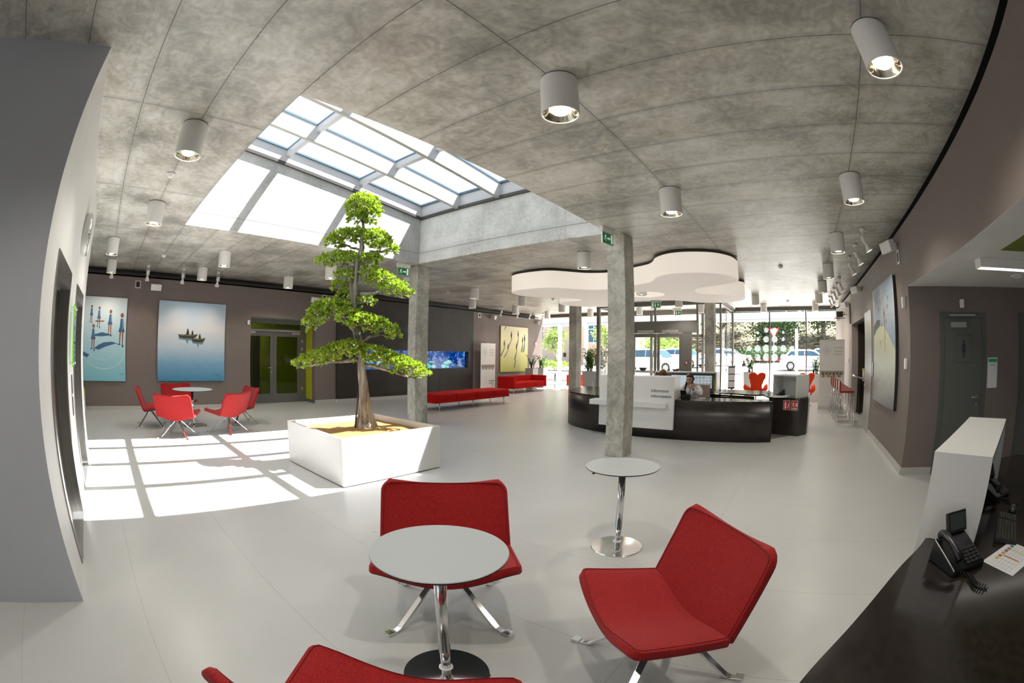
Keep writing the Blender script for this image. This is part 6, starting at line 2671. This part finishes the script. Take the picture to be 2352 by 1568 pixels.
# glass holder stand with leaflets by the vestibule corner
t = thing('leaflet_stand', 'slim leaflet stand beside the vestibule corner', 'display stand', (14.6, 2.20, 0), radians(-60))
b = MB()
b.box((-.14, -.10, 0), (.14, .10, .02))
b.tube([(0, 0, .02), (0, 0, .80)], .015, 10)
b.build('stand', M['blackpl'], t)
for k in range(3):
    b = MB()
    b.box((-.11, -.03, .55 + .22 * k), (.11, -.02, .74 + .22 * k))
    b.build('leaflet', M['paper'], t)
b = MB()
b.box((-.12, -.02, .50), (.12, .0, 1.22))
b.build('back_plate', M['blackpl'], t)


# bar stools and bar table
def bar_stool(label, loc, rz, first=None):
    t = thing('bar_stool', label, 'bar stool', loc, rz, 'red bar stools at the niche')
    b = MB()
    b.box((-.20, -.19, .73), (.20, .19, .79))
    b.build('seat', M['stool_red'], t, bevel=.015)
    b = MB()
    b.box((-.20, -.205, .76), (.20, -.165, 1.0))
    b.build('backrest', M['stool_red'], t, bevel=.012)
    for s in (-1, 1):
        b = MB()
        b.tube([(s * .18, -.17, .73), (s * .21, -.22, .012), (s * .21, .22, .012), (s * .18, .17, .73)], .009, 8)
        b.build('leg_frame', M['chrome'], t)
    b = MB()
    b.tube([(-.20, .20, .30), (.20, .20, .30)], .008, 8)
    b.tube([(-.21, -.22, .012), (.21, -.22, .012)], .008, 8)
    b.build('footrest', M['chrome'], t)
    return t


M['stool_red'] = mat('dark_red_leather', (.24, .022, .010), .4)
s0 = bar_stool('red bar stool at the niche, the nearest of the row', (10.85, -1.33, 0), pi)
for k, (x, lab) in enumerate(((11.50, 'red bar stool at the niche, second from the camera'), (12.12, 'red bar stool at the niche, third from the camera'), (12.75, 'red bar stool at the niche, fourth from the camera'), (13.35, 'red bar stool at the niche, farthest of the row'))):
    dup(s0, (x, -1.33, 0), pi, lab)
t = thing('bar_table', 'dark bar table standing in the brown wall niche', 'table', (0, 0, 0))
b = MB()
b.box((10.62, YR - .55, 1.04), (13.9, YR + .05, 1.08)) if 0 else b.box((10.62, YR - .50, 1.02), (12.95, YR - .02, 1.06))
b.build('tabletop', M['desk'], t)
for x in (10.7, 12.8):
    b = MB()
    b.box((x - .03, YR - .3, 0), (x + .03, YR - .24, 1.02))
    b.build('leg', M['blackpl'], t)
b = MB()
b.box((11.9, YR - .35, 1.062), (12.1, YR - .2, 1.20))
b.box((11.88, YR - .36, 1.20), (12.12, YR - .19, 1.24), 1)
tag(b.build('snack_box', [M['paper'], M['yellow']]), 'white box with golden lid on the bar table', 'box')
b = MB()
b.box((12.3, YR - 1.69, 1.2), (12.8, YR - 1.675, 2.0))
tag(b.build('menu_board', mat('menu_board_brown', (.08, .06, .045), .4)), 'dark menu board on the back wall of the niche', 'board')
# cup sign
t = thing('cafe_cup_sign', 'black cup and saucer sign projecting from the right wall', 'sign', (14.2, YR, 2.78), 0)
b = MB()
b.box((-.008, .14, -.07), (.008, .36, .10))
b.box((-.008, .06, -.115), (.008, .42, -.095))
for k in range(8):
    a0, a1 = radians(-90 + 22.5 * k), radians(-90 + 22.5 * (k + 1))
    b.prism([(0, 0)] * 3, 0, 0) if False else None
    vs = []
    for xx in (-.008, .008):
        vs += [(xx, .14 - .06 * cos(a0), .03 + .06 * sin(a0)), (xx, .14 - .06 * cos(a1), .03 + .06 * sin(a1)), (xx, .14 - .035 * cos(a1), .03 + .035 * sin(a1)), (xx, .14 - .035 * cos(a0), .03 + .035 * sin(a0))]
    b.add(vs, [(0, 1, 2, 3), (7, 6, 5, 4), (0, 4, 5, 1), (2, 6, 7, 3)])
b.build('cup_silhouette', M['black'], t)
b = MB()
b.tube([(0, 0, 0), (0, .15, 0)], .008, 8)
b.build('bracket', M['black'], t)
# yellow topped bin by the girls painting
t = thing('waste_bin', 'white bin with yellow lid behind the far lift, by the girls painting', 'bin', (-.98, 11.6, 0))
b = MB()
b.prism([(-.15, -.13), (.15, -.13), (.15, .13), (-.15, .13)], 0, .50)
b.build('body', M['white_plastic'], t, bevel=.01)
b = MB()
b.prism([(-.16, -.14), (.16, -.14), (.16, .14), (-.16, .14)], .50, .62, top=[(-.10, -.09), (.10, -.09), (.10, .09), (-.10, .09)])
b.build('lid', M['yellow'], t)

# ================================================================== outside
def gz(x):
    return max(-.03, (x - 19) * .035)


b = MB()
b.add([(FX + .3, -60, -.03), (20, -60, .0), (60, -60, gz(60)), (60, 70, gz(60)), (20, 70, 0), (FX + .3, 70, -.03)], [(0, 1, 2, 3, 4, 5)])
b.v = [(x, y, gz(x)) for x, y, z in b.v]
b.f = []
b.m = []
b.sm = []
b.v = []
b.add([(FX + .3, -60, -.03), (19, -60, 0), (19, 70, 0), (FX + .3, 70, -.03), (60, -60, gz(60)), (60, 70, gz(60))], [(0, 1, 2, 3), (1, 4, 5, 2)])
struct(b.build('ground_street', M['concrete_ground']))
# bank behind the street, dappled sun and shade put into its colour
M['bank'] = mat('dappled_bank', (.25, .22, .10), .95)
noisy(M['bank'], (.025, .03, .012), (.36, .31, .19), 1.6, 10, .42, .62, bump=.5)
bm = bmesh.new()
NX_, NY_ = 16, 60
g_ = []
for i in range(NX_ + 1):
    row = []
    for j in range(NY_ + 1):
        x = 44 + i * 2.2
        y = -50 + j * 2.0
        z = gz(44) + (i / NX_) * 11 * (1 - .55 / (1 + math.exp(-(y - 14) / 4))) + .5 * noise.noise(Vector((x * .2, y * .2, 0)))
        row.append(bm.verts.new((x, y, z if i else gz(44) - .1)))
    g_.append(row)
for i in range(NX_):
    for j in range(NY_):
        bm.faces.new((g_[i][j], g_[i + 1][j], g_[i + 1][j + 1], g_[i][j + 1])).smooth = True
me = bpy.data.meshes.new('hillside')
bm.to_mesh(me)
bm.free()
me.materials.append(M['bank'])
o = bpy.data.objects.new('hillside', me)
COL.objects.link(o)
struct(o)

# canopy fascia and its round posts outside the glass
t = thing('canopy_fascia', 'pale blue metal fascia running outside above the street windows', 'canopy', (0, 0, 0))
t['kind'] = 'structure'
b = MB()
b.box((21.0, -3.2, 3.17), (21.12, 14, 3.52))
b.box((20.95, -3.2, 3.10), (21.17, 14, 3.17), 1)
b.build('fascia_board', [M['metal_white'], M['white']], t)
for y in (10.9, 12.5, -2.2):
    b = MB()
    b.cyl(20.9, y, 0, 3.2, .11, 20)
    b.build('post', M['metal_white'], t)

M['tree_leaf'] = mat('street_leaf', (.06, .14, .03), .6)
M['tree_leaf2'] = mat('light_leaf', (.30, .45, .08), .6)
for kk, (ca, cb) in (('tree_leaf', ((.015, .05, .02), (.09, .19, .05))), ('tree_leaf2', ((.16, .30, .04), (.50, .62, .16)))):
    t_ = M[kk].node_tree
    ge = t_.nodes.new('ShaderNodeNewGeometry')
    rr = t_.nodes.new('ShaderNodeValToRGB')
    rr.color_ramp.elements[0].color = (*ca, 1)
    rr.color_ramp.elements[1].color = (*cb, 1)
    t_.links.new(ge.outputs['Random Per Island'], rr.inputs[0])
    t_.links.new(rr.outputs[0], P(M[kk]).inputs['Base Color'])


def street_tree(name, label, x, y, z, h_, r, m, n, seed, trunk_h=.35, leaf=.3, group='trees on the bank', cat='tree'):
    random.seed(seed)
    t = thing(name, label, cat, (x, y, z), 0, group)
    if trunk_h > 0:
        b = MB()
        b.tube([(0, 0, -.1), (.03 * h_, 0, h_ * trunk_h), (0, .02 * h_, h_ * .75)], [.035 * h_, .028 * h_, .012 * h_], 10)
        for k in range(4):
            a = k * 1.7
            b.tube([(0.02 * h_, 0, h_ * (trunk_h + .05 * k)), (cos(a) * r * .6, sin(a) * r * .6, h_ * (trunk_h + .25 + .06 * k))], [.014 * h_, .005 * h_], 6)
        b.build('trunk', M['bark'], t)
    b = MB()
    zc = h_ * (trunk_h + 1) / 2
    rz_ = h_ * (1 - trunk_h) / 2
    cls = [(rand_dir() * random.uniform(.2, .8)) for _ in range(14)]
    for k in range(n):
        c = random.choice(cls)
        v = c + rand_dir() * random.uniform(.1, .42)
        p = Vector((v.x * r, v.y * r, zc + v.z * rz_))
        add_leaf(b, p, rand_dir(), rand_dir(), leaf * random.uniform(.6, 1.3), leaf * .28)
    b.build('crown', m, t)
    return t


for i, (x, y, h_, r) in enumerate(((50, -10, 9, 5.2), (53, -3.5, 10, 5.5), (50, 3.0, 8, 4.8), (54, 9.5, 8.5, 5.2), (57, 17.5, 8.5, 4.6), (60, 27, 9, 5.0), (49, -21, 9, 5.0))):
    zb = gz(44) + (x - 44) / 35 * 9
    street_tree('street_tree', ['tree on the bank behind the pale banner', 'dark tree above the white car in the right window', 'dark tree in the middle of the dotted window', 'tree on the bank seen through the vestibule side', 'tree on the bank seen through the right entrance door', 'tree on the bank seen through the left entrance door', 'tree on the bank at the far right'][i],
                x, y, zb - .6, h_, r * 1.15, M['tree_leaf'], 8000, 20 + i, .16, .36)
street_tree('young_street_tree', 'young light green tree outside the left street window', 24.5, 15.0, .2, 3.3, 1.0, M['tree_leaf2'], 1100, 41, .42, .18, None)
street_tree('young_street_tree', 'light green leafy tree outside between column and vestibule post', 24.5, 11.4, .2, 3.4, 1.0, M['tree_leaf2'], 900, 42, .35, .18, None)
street_tree('flower_bed', 'yellow green shrubs outside behind the low white wall', 22.6, 14.2, .55, .75, 1.6, M['tree_leaf2'], 900, 43, 0, .16, None, 'shrub')
street_tree('hedge_bush', 'light green bushes outside seen through the entrance doors', 41.5, 12.6, .7, 2.8, 4.2, M['tree_leaf2'], 2200, 44, 0, .35, None, 'shrub')
street_tree('hedge_bush', 'grey green bushes at the kerb behind the barrier', 43.5, 4.0, .8, 1.7, 5.0, M['tree_leaf'], 4000, 45, 0, .22, None, 'shrub')
b = MB()
b.box((21.6, 10.2, 0), (21.8, 19, .62))
b.box((21.55, 10.2, .62), (21.85, 19, .66), 1)
tag(b.build('garden_wall', [M['white_wall'], M['rim']]), 'low white garden wall outside the left street window', 'wall')

# beige building across the street
bl = thing('office_building', 'beige rendered building with white framed windows across the street', 'building', (0, 0, 0))
b = MB()
b.box((38, 17.6, -.1), (50, 40, 12))
b.build('facade_wall', M['facade'], bl)
b = MB()
b.box((36.9, 17.3, -.1), (38.0, 20.6, 12))
b.build('projecting_wing', M['facade2'], bl)
for (y0, y1, xf) in ((22.4, 23.6, 38), (24.6, 26.2, 38), (27.2, 28.4, 38), (17.8, 19.0, 36.9)):
    for z0 in (2.6, 6.2):
        b = MB()
        b.box((xf - .06, y0, z0), (xf + .01, y1, z0 + 2.0))
        w_ = b.build('window_frame', M['metal_white'], bl)
        n_p = 2
        for a in range(n_p):
            for z_, zh in ((z0 + .08, 1.15), (z0 + 1.32, .58)):
                ya = y0 + .07 + a * (y1 - y0 - .07) / n_p
                b = MB()
                b.box((xf - .075, ya, z_), (xf - .058, ya + (y1 - y0 - .07) / n_p - .07, z_ + zh))
                b.build('pane', M['car_glass'], w_)
b = MB()
b.box((37.9, 22.0, 1.3), (37.98, 22.25, 1.7))
b.build('wall_plate', M['black'], bl)


# cars
def car(label, loc, rz, m, L=4.4, W_=1.78, H_=1.46, group='parked cars outside'):
    """hatchback/sedan from a side profile; local +X is the nose"""
    t = thing('parked_car', label, 'car', loc, rz, group)
    low = [(-L / 2 + .05, .30), (-L / 2, .55), (-L / 2 + .05, .90), (-L / 2 + .35, 1.0), (-.2, 1.0), (L / 2 - 1.25, .98), (L / 2 - .75, .92), (L / 2 - .38, .82), (L / 2 - .12, .70), (L / 2 - .01, .56), (L / 2, .42), (L / 2 - .08, .26)]
    arch = []
    for cx in (L / 2 - .85, -L / 2 + .80):
        arch += [(cx + .36 * cos(a), .32 + .36 * sin(a)) for a in [pi * k / 10 for k in range(11)]]
    poly = low + [(L / 2 - .49, .24)] + [(x, max(z, .24)) for x, z in arch[:11]] + [(x, max(z, .24)) for x, z in arch[11:]] + [(-L / 2 + .44 - .02, .24)]
    n = len(poly)
    b = MB()
    vs = []
    for s in (-1, 1):
        for x, z in poly:
            taper = .10 * max(0, (abs(x) - L / 2 + .7) / .7) ** 2
            bul = .03 * (z - .6)
            vs.append((x, s * (W_ / 2 - taper - max(0, bul)), z))
    b.add(vs, [list(range(n)), list(range(2 * n - 1, n - 1, -1))])
    fs = [(i, (i + 1) % n, n + (i + 1) % n, n + i) for i in range(n)]
    b.f += [list(f) for f in fs]
    b.m += [0] * n
    b.sm += [False] * n
    b.build('body', m, t, bevel=.03)
    top = [(-L / 2 + .30, .99), (-L / 2 + .75, H_ - .06), (-L / 2 + 1.3, H_), (.15, H_ - .01), (.55, H_ - .09), (L / 2 - 1.05, .97)]
    b = MB()
    k = len(top)
    vs = []
    for s in (-1, 1):
        for x, z in top:
            vs.append((x, s * (W_ / 2 - .05 - .17 * (z - .97) / (H_ - .97)), z))
    b.add(vs, [list(range(k)), list(range(2 * k - 1, k - 1, -1))])
    for i in range(k - 1):
        b.f.append([i, i + 1, k + i + 1, k + i])
        b.m.append(0)
        b.sm.append(False)
    b.build('cabin', m, t, bevel=.03)
    b = MB()
    for s in (-1, 1):
        def gp(x, z):
            return (x, s * (W_ / 2 - .043 - .17 * (z - .97) / (H_ - .97)), z)
        for pl in ([(-L / 2 + .52, 1.02), (-L / 2 + .83, H_ - .12), (-.35, H_ - .09), (-.35, 1.02)], [(-.29, 1.02), (-.29, H_ - .09), (.12, H_ - .10), (.46, H_ - .16), (L / 2 - 1.28, 1.02)]):
            b.add([gp(x, z) for x, z in pl], [list(range(len(pl)))])
    yy = W_ / 2 - .22
    b.add([(L / 2 - 1.10, -yy - .06, 1.02), (L / 2 - 1.10, yy + .06, 1.02), (.56, yy - .03, H_ - .12), (.56, -yy + .03, H_ - .12)], [(0, 1, 2, 3)])
    b.v[-4:] = [(x + .02, y, z + .012) for x, y, z in b.v[-4:]]
    b.add([(-L / 2 + .31, -yy, 1.04), (-L / 2 + .31, yy, 1.04), (-L / 2 + .68, yy - .06, H_ - .13), (-L / 2 + .68, -yy + .06, H_ - .13)], [(0, 1, 2, 3)])
    b.v[-4:] = [(x - .03, y, z + .02) for x, y, z in b.v[-4:]]
    b.build('windows', M['car_glass'], t)
    for cx in (L / 2 - .85, -L / 2 + .80):
        for s in (-1, 1):
            b = MB()
            b.tube([(cx, s * (W_ / 2 - .20), .32), (cx, s * (W_ / 2 - .01), .32)], .32, 28)
            w_ = b.build('wheel', M['tyre'], t)
            b = MB()
            b.tube([(cx, s * (W_ / 2 - .02), .32), (cx, s * (W_ / 2 + .0), .32)], [.21, .20], 24)
            b.build('rim', M['alu'], w_)
            b = MB()
            for q in range(7):
                a = 2 * pi * q / 7
                a2 = a + .32
                vs = [(cx + rr_ * cos(aa), s * (W_ / 2 + .002), .32 + rr_ * sin(aa)) for rr_, aa in ((.08, a + .1), (.18, a + .08), (.18, a2 + .14), (.08, a2 + .06))]
                b.add(vs, [(0, 1, 2, 3)])
            b.build('spokes', M['rim'], w_)
    b = MB()
    for s in (-1, 1):
        b.box((-L / 2 - .01, s * (W_ / 2 - .42), .74), (-L / 2 + .22, s * (W_ / 2 - .055), .88))
    b.build('tail_lamps', M['sign_red'], t)
    b = MB()
    for s in (-1, 1):
        b.box((L / 2 - .40, s * (W_ / 2 - .42), .62), (L / 2 - .06, s * (W_ / 2 - .09), .74))
    b.build('head_lamps', M['car_glass'], t)
    return t


car('white car with a red tail lamp in the dotted right window', (33.5, -.95, gz(33.5)), radians(-88), M['car_white'])
car('white car behind the first one, partly hidden by the banner', (38.0, -3.2, gz(38)), radians(-95), M['car_white'])
car('pale silver car outside the left entrance door', (30.2, 10.2, gz(30.2)), radians(-100), M['car_silver'], H_=1.6)
car('white car outside the right entrance door', (36.0, 9.6, gz(36)), radians(-110), M['car_white'], H_=1.5)
car('white car outside, seen through the vestibule side glass', (38.5, 6.2, gz(38.5)), radians(-90), M['car_white'])
# parking barrier
t = thing('parking_barrier', 'grey barrier post with a red and white striped arm outside', 'barrier', (29.5, 3.95, gz(29.5)))
b = MB()
b.box((-.18, -.20, 0), (.18, .20, 1.02))
b.build('post', M['metal_white'], t, bevel=.02)
for k in range(10):
    b = MB()
    b.box((-.02, -.20 - .26 * k - .26, .86), (.02, -.20 - .26 * k, .95))
    if k == 0:
        arm_w, arm_r = MB(), MB()
    (arm_r if k % 2 else arm_w).box((-.02, -.20 - .26 * k - .26, .86), (.02, -.20 - .26 * k, .95))
arm_w.build('arm', M['white'], t)
arm_r.build('arm_stripes', M['sign_red'], t)
# give-way sign
t = thing('give_way_sign', 'triangular white and red give-way sign outside the dotted window', 'road sign', (31.0, 1.62, gz(31)), 0)
b = MB()
b.cyl(0, 0, 0, 2.9, .03, 10)
b.build('post', M['alu'], t)
b = MB()
b.add([(-.04, -.42, 2.95), (-.04, .42, 2.95), (-.04, 0, 2.22)], [(0, 1, 2)], 0)
b.add([(-.045, -.31, 2.88), (-.045, .31, 2.88), (-.045, 0, 2.35)], [(0, 1, 2)], 1)
b.add([(-.03, -.42, 2.95), (-.03, .42, 2.95), (-.03, 0, 2.22)], [(2, 1, 0)], 2)
b.build('plate', [M['sign_red'], M['white'], M['alu']], t)
b = MB()
b.box((42.9, -30, gz(43)), (43.0, 30, gz(43) + 1.0))
b.box((36.2, -.55, 0), (36.5, -.25, 3.0))
b.box((33.0, -.2, 0), (33.22, .02, 3.2))
for k in range(40):
    pass
b = MB()
b.box((31.5, -.15, gz(31)), (31.72, .07, 3.35))
tag(b.build('white_pillar', M['white']), 'white square pillar standing outside by the parked white car', 'pillar')
